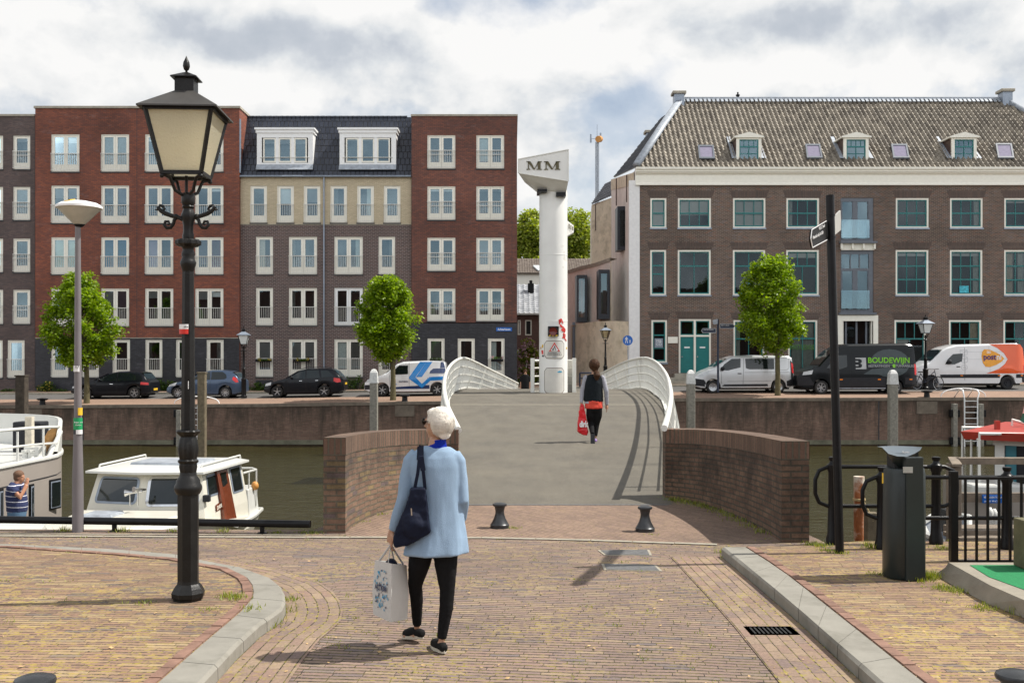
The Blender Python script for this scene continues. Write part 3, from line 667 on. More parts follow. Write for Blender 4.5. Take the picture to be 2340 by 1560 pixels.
# ---------------------------------------------------------------- buildings across the water
brick_mat('brick_red',(.29,.082,.040),(.17,.052,.034),(.10,.05,.038),.23,.08,.011,'box',var=.36,rough=.75,bump=.3,big=.35,white=(.30,.25,.24))
brick_mat('brick_redbrown',(.23,.078,.048),(.13,.052,.040),(.08,.045,.036),.23,.08,.011,'box',var=.36,rough=.75,bump=.3,big=.3,white=(.30,.25,.24))
brick_mat('brick_brown',(.125,.074,.064),(.07,.046,.044),(.26,.22,.20),.24,.085,.012,'box',var=.14,rough=.8,bump=.3,big=.4)
brick_mat('brick_brown_fine',(.14,.095,.085),(.085,.062,.060),(.075,.06,.055),.21,.062,.008,'box',var=.2,rough=.75,bump=.3,big=.4,white=(.28,.26,.26))
brick_mat('brick_black',(.020,.020,.026),(.045,.045,.055),(.012,.012,.014),.21,.052,.008,'box',var=.3,rough=.5,bump=.5,big=.6,white=(.22,.22,.25))
brick_mat('brick_cream',(.60,.51,.35),(.50,.42,.29),(.40,.33,.23),.21,.066,.009,'box',var=.08,rough=.8,bump=.3,big=.5)
brick_mat('brick_old',(.155,.095,.072),(.068,.048,.040),(.26,.215,.175),.23,.075,.012,'box',var=.28,rough=.9,bump=.4,big=.45,third=(.17,.08,.055))
brick_mat('brick_soldier',(.11,.068,.054),(.06,.043,.038),(.15,.12,.10),.058,.40,.012,'box',var=.2,rough=.9,bump=.4,big=.45,ofs=0.0)
def wall_holes(mb,x0,x1,z0,z1,Y,holes,depth=.16):
 hs=[h for h in holes if h[1]>x0 and h[0]<x1 and h[3]>z0 and h[2]<z1]
 cx=sorted(set([x0,x1]+[min(max(v,x0),x1) for h in hs for v in h[:2]]));cz=sorted(set([z0,z1]+[min(max(v,z0),z1) for h in hs for v in h[2:]]))
 for a,c in zip(cx,cx[1:]):
  run=None
  for e,f in zip(cz,cz[1:]):
   mx_,mz=(a+c)/2,(e+f)/2
   if any(h[0]<mx_<h[1] and h[2]<mz<h[3] for h in hs):
    if run: mb.quad((a,Y,run[0]),(c,Y,run[0]),(c,Y,run[1]),(a,Y,run[1]));run=None
   else: run=(run[0] if run else e,f)
  if run: mb.quad((a,Y,run[0]),(c,Y,run[0]),(c,Y,run[1]),(a,Y,run[1]))
 for h in hs:
  a,c,e,f=h;e=max(e,z0);f=min(f,z1)
  mb.quad((a,Y,e),(a,Y+depth,e),(a,Y+depth,f),(a,Y,f));mb.quad((c,Y,e),(c,Y,f),(c,Y+depth,f),(c,Y+depth,e))
  if h[3]<=z1: mb.quad((a,Y,f),(a,Y+depth,f),(c,Y+depth,f),(c,Y,f))
  if h[2]>=z0: mb.quad((a,Y,e),(c,Y,e),(c,Y+depth,e),(a,Y+depth,e))
def french(bld,px,Y,leaves,content=None,rail=True,frame='cream_paint',railtop=.48,bottom=.20,fine=True,railname='balustrade',sill=True):
 """px = x0,x1,y0,y1 in the photograph on the facade plane Y. Returns the hole."""
 x0,x1,z1,z0=XA(px[0],Y),XA(px[1],Y),ZA(px[2],Y),ZA(px[3],Y);W=x1-x0;Hh=z1-z0;yf=Y+.07
 b=MB();fw=.06
 # outer frame, leaves with glass openings
 for a,c,e,f in ((x0,x0+fw,z0,z1),(x1-fw,x1,z0,z1),(x0+fw,x1-fw,z1-fw,z1),(x0+fw,x1-fw,z0,z0+.05)): b.box(a,c,yf-.03,yf+.05,e,f)
 panes=[];lw=(W-2*fw)/leaves;st=.115 if leaves==2 else .12
 for i in range(leaves):
  a=x0+fw+lw*i+.006;c=a+lw-.012;pz1=z1-fw-.10;pz0=z0+Hh*bottom
  b.box(a,a+st,yf,yf+.05,z0+.055,z1-fw-.005);b.box(c-st,c,yf,yf+.05,z0+.055,z1-fw-.005)
  b.box(a+st,c-st,yf,yf+.05,pz1,z1-fw-.005);b.box(a+st,c-st,yf+.005,yf+.05,z0+.055,pz0)
  panes.append((a+st,c-st,pz0,pz1))
 w=b.build('window',frame,bld)
 g=MB()
 for a,c,e,f in panes: g.quad((a,yf+.03,e),(c,yf+.03,e),(c,yf+.03,f),(a,yf+.03,f))
 g.build('pane','window_glass',w)
 if content:
  for i,(a,c,e,f) in enumerate(panes):
   ct=content[i % len(content)] if isinstance(content,(list,tuple)) else content
   if not ct: continue
   kind,_,amt=ct.partition(':');amt=float(amt or 1)
   m_={'b': 'blind_white','blue': 'blind_blue','olive': 'blind_olive','mauve': 'blind_mauve','red': 'blind_red','c': 'curtain_grey','cc': 'curtain_cream','g': 'curtain_grey'}[kind]
   q=MB();yb=yf+.10+.02*i
   if kind in ('c','cc'):                       # hanging curtain with folds
    xa,xb=(a,lerp(a,c,abs(amt))) if amt>0 else (lerp(c,a,abs(amt)),c);n=10
    q.rings([[(lerp(xa,xb,k/n),yb+.02*(k % 2),zc) for k in range(n+1)] for zc in (e-.1,f+.05)],False,False);nm='curtain'
   else: q.quad((a-.05,yb,lerp(f,e,amt)),(c+.05,yb,lerp(f,e,amt)),(c+.05,yb,f+.05),(a-.05,yb,f+.05));nm='blind'
   q.build(nm,m_,w,fix=False)
 if rail:
  r=MB();rt=z1-Hh*railtop;rb=z0+.06;yr=Y-.06;r.box(x0-.01,x1+.01,yr-.02,yr+.02,rt-.035,rt);r.box(x0,x1,yr-.012,yr+.012,rb,rb+.03)
  if fine: r.box(x0,x1,yr-.01,yr+.01,rt-.27,rt-.24) if railtop<.47 else None
  n=max(4,int(W/.105))
  for k in range(n+1): xx=lerp(x0+.02,x1-.02,k/n);r.box(xx-.008,xx+.008,yr-.008,yr+.008,rb,rt-.03)
  for xx in (x0+.015,x1-.015): r.box(xx-.02,xx+.02,yr+.01,Y+.06,rt-.03,rt-.01);r.box(xx-.02,xx+.02,yr+.01,Y+.06,rb,rb+.03)
  r.build(railname,'rail_grey',w)
 if sill: MB().box(x0-.04,x1+.04,Y-.04,Y+.06,z0-.07,z0-.002).build('sill','dark_sill',w)
 return (x0,x1,z0-.001,z1)
def block(name,label,x0,x1,Y,zb,ztop,depth,loc=None):
 t=thing(name,label,'building',(x0,Y,zb));return t
def body(bld,x0,x1,Y,z0,z1,depth,m,name='side_walls'):
 b=MB();y1=Y+depth
 b.quad((x0,Y,z0),(x0,y1,z0),(x0,y1,z1),(x0,Y,z1));b.quad((x1,Y,z0),(x1,Y,z1),(x1,y1,z1),(x1,y1,z0));b.quad((x0,y1,z0),(x1,y1,z0),(x1,y1,z1),(x0,y1,z1))
 return b.build(name,m,bld)
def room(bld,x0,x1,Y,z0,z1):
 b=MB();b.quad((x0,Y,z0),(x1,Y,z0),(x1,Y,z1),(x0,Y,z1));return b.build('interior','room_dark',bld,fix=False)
ZB=-.3
rnd=random.Random(11)
def pick(): return rnd.choice([None,None,None,'b:.25','b:.6','c:.4','c:-.4','g:.95',None])
# 1 grey-brown block at the left margin
Y=61.1;x0,x1,zt=XA(-260,Y),XA(80,Y) ,ZA(266,Y)
t1=thing('apartment_building','grey brown brick apartment block at the left margin, left of the red block','building',(x0,Y,ZB))
H_=[]
for c0,c1 in ((30,69),(-32,7),(-160,-121)):
 for k,(r0,r1) in enumerate(((310,387),(427,503),(545,622),(662,740))): H_.append(french(t1,(c0,c1,r0,r1),Y,1,[['b:.12'],['g:.98'],['c:.9'],[None]][k] if c0==30 else [pick()],railtop=.46))
for c0,c1 in ((17,56),(-32,6),(-160,-121)): H_.append(french(t1,(c0,c1,777,863),Y,1,['c:.5'],railtop=.5))
b=MB();wall_holes(b,x0,x1,ZB,zt,Y,H_);b.build('wall','brick_brown_fine',t1);body(t1,x0,x1,Y,ZB,zt,12,'brick_brown_fine');room(t1,x0,x1,Y+.9,ZB,zt)
b=MB();b.box(x0-.05,x1+.0,Y-.06,Y+12,zt,zt+.12);b.build('roof','concrete_cap',t1)
# 2 red block
Y=60.9;x0,x1,zt,zs=XA(80.5,Y),XA(547,Y),ZA(248,Y),ZA(771,Y)
t2=thing('apartment_building','tall red brick apartment block with black brick ground floor behind the big lantern','building',(x0,Y,ZB))
H_=[];cont={0: [['b:.2','b:.2'],['g:.98','g:.98'],['b:.15',None],[None,None]],1: [['b:.35','b:.35'],[None,'mauve:.5'],[None,None],[None,'b:.1']],2: [['olive','olive'],['blue','blue'],['mauve',None],['mauve:.9','red']],3: [['b:.4',None],['b:.8','mauve:.6'],['b:.25',None],['b:.3','b:.2']]}
for ci,(c0,c1) in enumerate(((117,181.5),(231,295),(331.5,396),(446,510.5))):
 for k,(r0,r1) in enumerate(((307,392.5),(424,510),(542,627),(659,745))): H_.append(french(t2,(c0,c1,r0,r1),Y,2,cont[k][ci],railtop=.51))
for j,(c0,c1) in enumerate(((117,156),(188,226),(258,297),(332,371),(402,440),(472,511))): H_.append(french(t2,(c0,c1,776,862),Y,1,[['c:.5'],['c:.9'],[None],['c:.25'],[None],['c:-.4']][j],railtop=.5))
b=MB();wall_holes(b,x0,x1,zs,zt,Y,H_);b.build('wall','brick_red',t2)
b=MB();wall_holes(b,x0,x1,ZB,zs-.05,Y+.0,H_);b.build('ground_floor_wall','brick_black',t2)
MB().box(x0,x1,Y-.02,Y+.1,zs-.05,zs-.003).build('string_course','concrete_cap',t2)
body(t2,x0,x1,Y,ZB,zt,12,'brick_red');room(t2,x0,x1,Y+.9,ZB,zt)
MB().box(x0-.06,x1+.06,Y-.08,Y+12.05,zt,zt+.13).build('roof','concrete_cap',t2)
MB().box(XA(313,Y)-.012,XA(313,Y)+.012,Y-.006,Y+.01,zs,zt).build('expansion_joint','dark_sill',t2)
MB().box(XA(547,Y)+.01,XA(547,Y)+.07,Y-.02,Y+.12,ZA(395,Y),ZA(272,Y)).build('flashing','zinc',t2)
# 3 middle block with mansard
m,t,bb=new_mat('mansard_tiles')
g=t.nodes.new('ShaderNodeTexCoord').outputs['Object']
bt=t.nodes.new('ShaderNodeTexBrick');bt.offset=.5;bt.inputs['Scale'].default_value=1;bt.inputs['Brick Width'].default_value=.26;bt.inputs['Row Height'].default_value=.40;bt.inputs['Mortar Size'].default_value=.022;bt.inputs['Mortar Smooth'].default_value=.6
bt.inputs['Color1'].default_value=(.020,.024,.036,1);bt.inputs['Color2'].default_value=(.032,.037,.052,1);bt.inputs['Mortar'].default_value=(.004,.004,.006,1)
s_=t.nodes.new('ShaderNodeSeparateXYZ');t.links.new(g,s_.inputs[0]);cc=t.nodes.new('ShaderNodeCombineXYZ');t.links.new(s_.outputs[0],cc.inputs[0]);t.links.new(s_.outputs[2],cc.inputs[1]);t.links.new(cc.outputs[0],bt.inputs['Vector'])
t.links.new(bt.outputs['Color'],bb.inputs['Base Color']);bb.inputs['Roughness'].default_value=.28
bp=t.nodes.new('ShaderNodeBump');bp.inputs['Strength'].default_value=1;bp.inputs['Distance'].default_value=.05;bp.invert=True;t.links.new(bt.outputs['Fac'],bp.inputs['Height']);t.links.new(bp.outputs[0],bb.inputs['Normal'])
Y=61.15;x0,x1=XA(547,Y),XA(940,Y);zc,ze=ZA(512,Y),ZA(403,Y)
t3=thing('apartment_building','middle apartment block with dark tiled mansard roof and a cream brick band','building',(x0,Y,ZB))
H_=[];C3=[['g:.98'],['b:.55'],['b:.5'],['c:.4'],['c:-.4'],[None]]
for j,(c0,c1) in enumerate(((572,610),(633,671.5),(694,732),(755,793),(816,854.5),(877,915))): H_.append(french(t3,(c0,c1,424.5,509),Y,1,C3[j],railtop=.5))
D3={0: [['cc:.5'],['cc:.3',None],[None,'c:-.5'],['c:-.3']],1: [[None],['c:.3',None],[None,None],[None]],2: [['b:.6'],['b:.6','b:.55'],['g:.97','g:.97'],['b:.9']]}
for k,(r0,r1) in enumerate(((541,627),(657.7,743.5),(775,861))):
 for j,(c0,c1,l) in enumerate(((585,624,1),(660,724.5,2),(764,829,2),(865,903,1))):
  sp=(k==1 and j==2);H_.append(french(t3,(c0,c1,r0,r1),Y,l,D3[k][j],railtop=.5,frame='white_paint' if sp else 'cream_paint',bottom=.1 if sp else .2))
b=MB();wall_holes(b,x0,x1,zc,ze,Y,H_);b.build('cream_wall','brick_cream',t3)
b=MB();wall_holes(b,x0,x1,ZB,zc-.05,Y+.0,H_);b.build('wall','brick_brown',t3)
MB().box(x0,x1,Y-.03,Y+.1,zc-.05,zc-.003).build('string_course','light_stone',t3)
room(t3,x0,x1,Y+.9,ZB,ze);body(t3,x0+.01,x1-.01,Y,ZB,ze,12,'brick_brown')
zr=ZA(268,62.7);ys_,yr_=Y-.12,62.7
def zroof(y): return lerp(ze,zr,(y-ys_)/(yr_-ys_))
b=MB();b.prism([(x0,ys_,ze),(x0,yr_,zr),(x0,Y+12,zr),(x0,Y+12,ze-.02),(x0,ys_,ze-.02)],(x1-x0,0,0));b.build('roof','mansard_tiles',t3)
b=MB();n=27
for k in range(n): xx=lerp(x0+.1,x1-.4,k/n);b.tube([(xx,yr_,zr+.02),(xx+.36,yr_,zr+.03)],.06,6)
b.build('ridge_tiles','mansard_tiles',t3)
b=MB();b.tube([(x0,Y-.17,ze-.02),(x1,Y-.17,ze-.02)],.06,8);b.build('gutter','zinc',t3)
b=MB();xx=XA(741,Y);b.tube([(xx,Y-.1,ze),(xx,Y-.1,0.1)],.045,8);b.build('downpipe','zinc',t3)
for j,(c0,c1,bl) in enumerate(((587,715,['b:.22','b:.22','b:.22']),(776,905,['b:.1','b:.1','b:.1']))):
 YD=61.25;a,c,e,f=XA(c0,YD),XA(c1,YD),ZA(376,YD),ZA(297,YD)
 b=MB();b.box(a,a+.28,YD,YD+1.6,e,f);b.box(c-.28,c,YD,YD+1.6,e,f);b.box(a+.28,c-.28,YD,YD+1.6,e,e+.1)
 b.box(a+.28,c-.28,YD,YD+1.6,f-.45,f)
 b.box(a-.12,c+.12,YD-.12,YD+1.6,f,f+.12);b.box(a-.06,c+.06,YD-.06,YD+1.6,f-.18,f-.003)
 w0,w1=a+.28,c-.28
 for q in range(1,3): xx=lerp(w0,w1,q/3);b.box(xx-.08,xx+.08,YD+.02,YD+.12,e+.1,f-.45)
 dm=b.build('dormer','white_paint',t3)
 g_=MB();fr=MB();bl_=MB()
 for q in range(3):
  p0,p1=lerp(w0,w1,q/3)+.08,lerp(w0,w1,(q+1)/3)-.08;q0,q1=e+.13,f-.47
  for r_ in ((p0,p0+.08,q0,q1),(p1-.08,p1,q0,q1),(p0+.08,p1-.08,q0,q0+.08),(p0+.08,p1-.08,q1-.08,q1)): fr.box(r_[0],r_[1],YD+.03,YD+.09,r_[2],r_[3])
  g_.quad((p0,YD+.07,q0),(p1,YD+.07,q0),(p1,YD+.07,q1),(p0,YD+.07,q1));bl_.quad((p0,YD+.15,lerp(q1,q0,float(bl[q][2:]))),(p1,YD+.15,lerp(q1,q0,float(bl[q][2:]))),(p1,YD+.15,q1),(p0,YD+.15,q1))
 fr.build('sash','cream_paint',dm);g_.build('pane','window_glass',dm,fix=False);bl_.build('blind','blind_white',dm,fix=False)
 q=MB();q.quad((w0,YD+.5,e),(w1,YD+.5,e),(w1,YD+.5,f),(w0,YD+.5,f));q.build('interior','room_dark',dm,fix=False)
 q=MB();zc_=lerp(e,f,.2);q.tube([(w0-.1,YD-.06,zc_),(w1+.1,YD-.06,zc_)],.02,6);q.build('balustrade','rail_grey',dm)
 q=MB();q.prism([(a-.02,YD-.02,e),(a-.02,YD-.2,e-.32),(a-.02,YD-.17,e-.34),(a-.02,YD+.05,e)],(c-a+.04,0,0));q.build('lead_apron','zinc_light',dm)
for j,(px_,n) in enumerate(((598,1),(692,1))):
 bx=MB();xx=XA(604 if j==0 else 692,Y);z_=ZA(822,Y);bx.box(xx-.45,xx+.45,Y-.3,Y-.1,z_-.12,z_+.06);bxo=bx.build('flower_box','plastic_dark',t3)
b=MB()
for (x_,w_) in ((604,1.0),(788,1.6),(690,1.6)): b.box(XA(x_,Y)-w_/2,XA(x_,Y)+w_/2,Y-.012,Y+.05,ZB,ZA(868,Y))
b.build('plinth','brick_black',t3)
# 4 red brown block
Y=60.9;x0,x1,zt,zs=XA(940.5,Y),XA(1181.5,Y),ZA(266,Y),ZA(737,Y)
t4=thing('apartment_building','red brown brick apartment block with black base, left of the white pillar','building',(x0,Y,ZB))
H_=[]
for ci,(c0,c1) in enumerate(((976.5,1040.5),(1088.5,1152))):
 for k,(r0,r1) in enumerate(((309,385.5),(425.6,502.5),(543,619),(659,733.5))): H_.append(french(t4,(c0,c1,r0,r1),Y,2,['b:.08','b:.08'] if k==1 else [pick(),None],railtop=.45))
for j,(c0,c1) in enumerate(((977,1016),(1046,1085),(1115,1153))): H_.append(french(t4,(c0,c1,773,864),Y,1,[['c:.9'],[None],['c:.5']][j],railtop=.5))
b=MB();wall_holes(b,x0,x1,zs,zt,Y,H_);b.build('wall','brick_redbrown',t4)
b=MB();wall_holes(b,x0,x1,ZB,zs-.04,Y,H_);b.build('ground_floor_wall','brick_black',t4)
body(t4,x0,x1,Y,ZB,zt,12,'brick_redbrown');room(t4,x0+.02,x1-.05,Y+.9,ZB,zt)
MB().box(x0-.04,x1+.04,Y-.06,Y+12.05,zt,zt+.11).build('roof','concrete_cap',t4)
MB().box(XA(1170,Y)-.012,XA(1170,Y)+.012,Y-.006,Y+.01,zs,zt).build('expansion_joint','dark_sill',t4)
for x_ in (996,1136):
 MB().box(XA(x_,Y)-.35,XA(x_,Y)+.35,Y-.3,Y-.1,ZA(826,Y),ZA(820,Y)).build('flower_box','plastic_dark',t4)
mat('sign_blue',(.01,.13,.50),.35,var=.03);mat('sign_white',(.8,.8,.8),.4,var=.02);mat('text_dark',(.02,.02,.03),.5)
sg=thing('street_name_sign','blue street name sign reading Achterhaven on the black brick wall','sign',PX(1152,752,Y-.04))
a,c,e,f=XA(1134,Y),XA(1170,Y),ZA(756.5,Y),ZA(748,Y)
MB().box(a,c,Y-.05,Y-.02,e,f).build('plate','sign_blue',sg)
textmesh('lettering','Achterhaven',.17,'sign_white',sg,'CENTER',((a+c)/2,Y-.055,e+.05),xs=.85,bold=.004)
# 5 small house behind
brick_mat('brick_house',(.20,.10,.08),(.15,.08,.066),(.13,.09,.08),.21,.062,.008,'box',var=.15,rough=.85,bump=.3,big=.4)
Y=84.0
hs=thing('terraced_house','small brick house with grey tiled roof and dark red door in the gap','house',(XA(1160,Y),Y,0))
x0,x1=XA(1150,Y),XA(1330,Y);ze=ZA(716,Y);H_=[]
for c0,c1,r0,r1 in ((1183,1190,731,765),(1200,1215,731,766),(1183,1191,798,812)):
 a,c,e,f=XA(c0,Y),XA(c1,Y),ZA(r1,Y),ZA(r0,Y);H_.append((a,c,e,f));w=MB()
 for q in ((a,a+.09,e,f),(c-.09,c,e,f),(a+.09,c-.09,f-.09,f),(a+.09,c-.09,e,e+.09)): w.box(q[0],q[1],Y+.02,Y+.1,q[2],q[3])
 wo_=w.build('window','cream_paint',hs);MB().box(a+.09,c-.09,Y+.06,Y+.08,e+.09,f-.09).build('pane','room_dark',wo_)
a,c,e,f=XA(1201,Y),XA(1222,Y),0,ZA(799,Y);H_.append((a,c,e,f));mat('red_door',(.17,.018,.012),.45)
d_=MB().box(a+.12,c-.12,Y+.05,Y+.12,e,f-.12).build('door','red_door',hs)
w=MB().box(a,a+.12,Y+.0,Y+.12,e,f).box(c-.12,c,Y,Y+.12,e,f).box(a+.12,c-.12,Y,Y+.12,f-.12,f);w.build('frame','cream_paint',d_)
b=MB();wall_holes(b,x0,x1,-.2,ze,Y,H_);b.build('wall','brick_house',hs);body(hs,x0,x1,Y,-.2,ze,9,'brick_house')
def pantile(name,dark,light,pw=.24,ph=.34,rough=.7,xs=True,stretch=1.0):
 """roof tiles: rows of waves, with relief from the bump only; colour varies per tile"""
 m,t,bb=new_mat(name);g=t.nodes.new('ShaderNodeTexCoord').outputs['UV']
 s=t.nodes.new('ShaderNodeSeparateXYZ');t.links.new(g,s.inputs[0])
 u=fm(t,'DIVIDE',s.outputs[0],pw);v=fm(t,'DIVIDE',s.outputs[1],ph)
 cell=t.nodes.new('ShaderNodeCombineXYZ');t.links.new(fm(t,'FLOOR',u),cell.inputs[0]);t.links.new(fm(t,'FLOOR',v),cell.inputs[1])
 wn=t.nodes.new('ShaderNodeTexWhiteNoise');wn.noise_dimensions='3D';t.links.new(cell.outputs[0],wn.inputs['Vector'])
 big=noise_tex(t,g,.5,5,.6)
 c=ramp(t,fm(t,'ADD',fm(t,'MULTIPLY',wn.outputs['Value'],.55),fm(t,'MULTIPLY',big,.5)),[(.2,dark),(.8,light)])
 t.links.new(c,bb.inputs['Base Color']);bb.inputs['Roughness'].default_value=rough
 return m
pantile('tiles_old',(.13,.112,.09),(.29,.255,.205));pantile('tiles_grey',(.30,.31,.33),(.46,.47,.49),rough=.35);pantile('tiles_brown',(.13,.10,.08),(.22,.18,.15));pantile('tiles_dark',(.035,.037,.042),(.07,.072,.08),rough=.35)
def tiled(name,A,Bv,C,D,m,parent,pw=.24,ph=.34,amp=.035,sub=4,clipf=None):
 """pantile surface on the quad A(eave left) B(eave right) C(ridge right) D(ridge left); real wave relief with overlapping rows"""
 A,Bv,C,D=map(Vector,(A,Bv,C,D));ex=(Bv-A).normalized();nrm=ex.cross(((D+C)/2-(A+Bv)/2)).normalized()
 if nrm.z<0: nrm=-nrm
 up=nrm.cross(ex);up=up if up.z>0 else-up
 H0=(D-A).dot(up);rows=max(1,round(H0/ph));ph=H0/rows;b=MB()
 la,lb=0,(Bv-A).dot(ex);ld,lc=(D-A).dot(ex),(C-A).dot(ex)
 for r in range(rows):
  v0,v1=r*ph,(r+1)*ph
  l0=min(lerp(la,ld,v0/H0),lerp(la,ld,v1/H0));l1=max(lerp(lb,lc,v0/H0),lerp(lb,lc,v1/H0))
  a0,a1=lerp(la,ld,v0/H0),lerp(la,ld,v1/H0);b0,b1=lerp(lb,lc,v0/H0),lerp(lb,lc,v1/H0)
  n0,n1=math.ceil(l0/pw*sub),math.floor(l1/pw*sub);us=[n/sub*pw for n in range(n0,n1+1)]
  lo=[];mi=[];hi=[];uvs=[]
  for u in us:
   fr_=(u/pw+(0)) % 1.0
   w=amp*(math.cos(2*math.pi*fr_)*.8+.35*math.cos(4*math.pi*fr_+.6))
   u0=min(max(u,a0),b0);u1=min(max(u,a1),b1)
   lo.append(A+ex*u0+up*(v0-.02)+nrm*(w+.045));hi.append(A+ex*u1+up*v1+nrm*(w+.008));mi.append(A+ex*u0+up*(v0-.02)+nrm*(w-.03))
  k=len(us);o=len(b.v);b.v += [tuple(p) for p in mi+lo+hi]
  for j in range(k-1):
   uv=lambda j_,vv: (us[j_]+.001+(.0),vv)
   um=(us[j]+us[j+1])/2
   for q0,q1 in ((0,1),(1,2)):
    b.uv[len(b.f)]=[(um,v0+.1),(um,v0+.1),(um,v0+.1),(um,v0+.1)]
    b.f.append([o+q0*k+j,o+q0*k+j+1,o+q1*k+j+1,o+q1*k+j])
 return b.build(name,m,parent,fix=False,smooth=50)
zr=ZA(650,Y+4)
tiled('roof',(x0,Y-.3,ze),(x1,Y-.3,ze),(x1,Y+4,zr),(x0,Y+4,zr),'tiles_grey',hs,pw=.42,ph=.36,amp=.05)
b=MB();b.prism([(x0,Y-.28,ze-.03),(x0,Y+4,zr-.05),(x0,Y+8.6,ze-.03)],(x1-x0,0,0));b.build('roof_deck','dark_sill',hs)
MB().box(x0,x1,Y-.42,Y-.25,ze-.12,ze+.02).build('gutter','rail_grey',hs)
b=MB();xx=XA(1213,Y+3);b.box(xx-.25,xx+.25,Y+2.6,Y+3.1,ZA(672,Y+3),ZA(648,Y+3));b.box(xx-.12,xx+.12,Y+2.7,Y+3,ZA(648,Y+3),ZA(641,Y+3));b.build('chimney','plastic_dark',hs)
Y=100.0
hb_=thing('rear_building','cream rendered building with brown tiled roof behind the small brick house','building',(XA(1180,Y),Y,0))
x0,x1=XA(1120,Y),XA(1420,Y);MB().box(x0,x1,Y,Y+9,0,ZA(622,Y)).build('wall','cream_paint',hb_)
tiled('roof',(x0,Y-.4,ZA(624,Y)),(x1,Y-.4,ZA(624,Y)),(x1,Y+4.5,ZA(590,Y+4.5)),(x0,Y+4.5,ZA(592,Y+4.5)),'tiles_brown',hb_,amp=.03)
b=MB();b.prism([(x0,Y-.38,ZA(624,Y)-.05),(x0,Y+4.5,ZA(591,Y+4.5)-.08),(x0,Y+9.2,ZA(624,Y)-.05)],(x1-x0,0,0));b.build('roof_deck','dark_sill',hb_)
b=MB();P=[PX(1218,609,Y+1.5),PX(1240,609,Y+1.5),PX(1246,620,Y),PX(1230,620,Y)];b.prism(P,(0,-.1,.12));b.build('skylight','blind_white',hb_)
# 6 old warehouse
Y=61.0;XL=XA(1462,Y);XR=XA(2560,Y);zc0,zc1=ZA(424,Y),ZA(384,Y)
wh=thing('warehouse','old dark brick warehouse with teal windows and hipped pantile roof on the right','building',(XL,Y,0))
def sash(px,rows,cols,splits=None,label=None,glass='window_glass_dark',content=None,arch=True,Y=Y,frame='cream_paint',sill=True,inner='teal_paint'):
 """cream box frame, teal sashes; rows = list of (height fraction from top, number of columns)"""
 x0,x1,z1,z0=XA(px[0],Y),XA(px[1],Y),ZA(px[2],Y),ZA(px[3],Y);yf=Y+.06;b=MB();fw=.10
 for q in ((x0,x0+fw,z0,z1),(x1-fw,x1,z0,z1),(x0+fw,x1-fw,z1-fw,z1),(x0+fw,x1-fw,z0,z0+.07)): b.box(q[0],q[1],yf-.03,yf+.12,q[2],q[3])
 w=b.build('window',frame,wh)
 if label: w['label']=label
 a,c,e,f=x0+fw+.002,x1-fw-.002,z0+.072,z1-fw-.002;s=MB();H0=f-e;zt_=f
 for k,(fr_,n) in enumerate(rows):
  zb_=zt_-H0*fr_;
  s.box(a,a+.06,yf+.01,yf+.07,zb_,zt_);s.box(c-.06,c,yf+.01,yf+.07,zb_,zt_);th=.07 if k in (0,len(rows)-1) or rows[k][1]>0 else .04
  s.box(a+.06,c-.06,yf+.01,yf+.07,zt_-(.055 if k==0 else .035),zt_);s.box(a+.06,c-.06,yf+.01,yf+.07,zb_,zb_+(.075 if k==len(rows)-1 else .04))
  for i in range(1,n): xx=lerp(a,c,i/n);s.box(xx-.02,xx+.02,yf+.015,yf+.065,zb_+.03,zt_-.03)
  zt_=zb_
 s.build('sash',inner,w)
 g_=MB();g_.quad((a,yf+.04,e),(c,yf+.04,e),(c,yf+.04,f),(a,yf+.04,f));g_.build('pane',glass,w,fix=False)
 for ct in (content or []):
  kind,a0,a1,z0_,z1_=ct;q=MB();xa,xb=lerp(a,c,a0),lerp(a,c,a1);za,zb_=lerp(f,e,z0_),lerp(f,e,z1_);n=8
  if kind[0]=='c': q.rings([[(lerp(xa,xb,k/n),yf+.14+.025*(k % 2),zq) for k in range(n+1)] for zq in (zb_,za)],False,False);q.build('curtain',{'c': 'curtain_grey','cc': 'curtain_cream'}[kind],w,fix=False)
  else: q.quad((xa,yf+.12,zb_),(xb,yf+.12,zb_),(xb,yf+.12,za),(xa,yf+.12,za));q.build('blind','blind_white',w,fix=False)
 if sill: MB().box(x0-.03,x1+.03,Y-.06,Y+.05,z0-.09,z0-.003).build('sill','zinc',w)
 return (x0,x1,z0-.001,z1)
cols=[(1486,1523),(1549,1625),(1675,1749.5),(1797,1872),None,(2047,2122.5),(2171,2246),(2295,2371),(2419,2494)]
H_=[]
r1c=[[('b',0,1,0,1)],[('b',0,1,0,.56)],[('b',0,1,0,1)],[('c',0,.17,0,1)],None,[('cc',.0,.05,0,1)],[('c',.8,1,0,1)],[('b',0,1,0,.1)],[]]
for i,c in enumerate(cols):
 if not c: continue
 n=1 if i==0 else 3
 H_.append(sash((c[0],c[1],452.5,520.5),[(.5,n),(.5,n)],n,content=r1c[i]))
r2={0: [(.33,1),(.20,1),(.47,1)],1: [(.34,2),(.66,2)],2: [(.34,2),(.66,2)],3: [(.34,3),(.66,2)],5: [(.34,3),(.32,3),(.34,3)],6: [(.34,3),(.32,3),(.34,3)],7: [(.34,3),(.33,3),(.33,3)],8: [(.34,3),(.33,3),(.33,3)]}
r2c={0: [('b',0,1,0,.03)],1: [('b',0,1,0,.03)],2: [('b',0,1,0,.03)],3: [('b',0,1,0,.14)],5: [('b',0,1,0,.10)],6: [('b',0,1,0,.10),('c',.78,1,0,1)],7: [('cc',0,.28,0,1),('c',.45,.8,0,1)],8: []}
for i,c in enumerate(cols):
 if c: H_.append(sash((c[0]-.3,c[1]-.6,571,674),r2[i],0,content=r2c[i]))
H_.append(sash((1488.5,1524.5,731,828),[(.34,1),(.33,1),(.33,1)],0,content=[]))
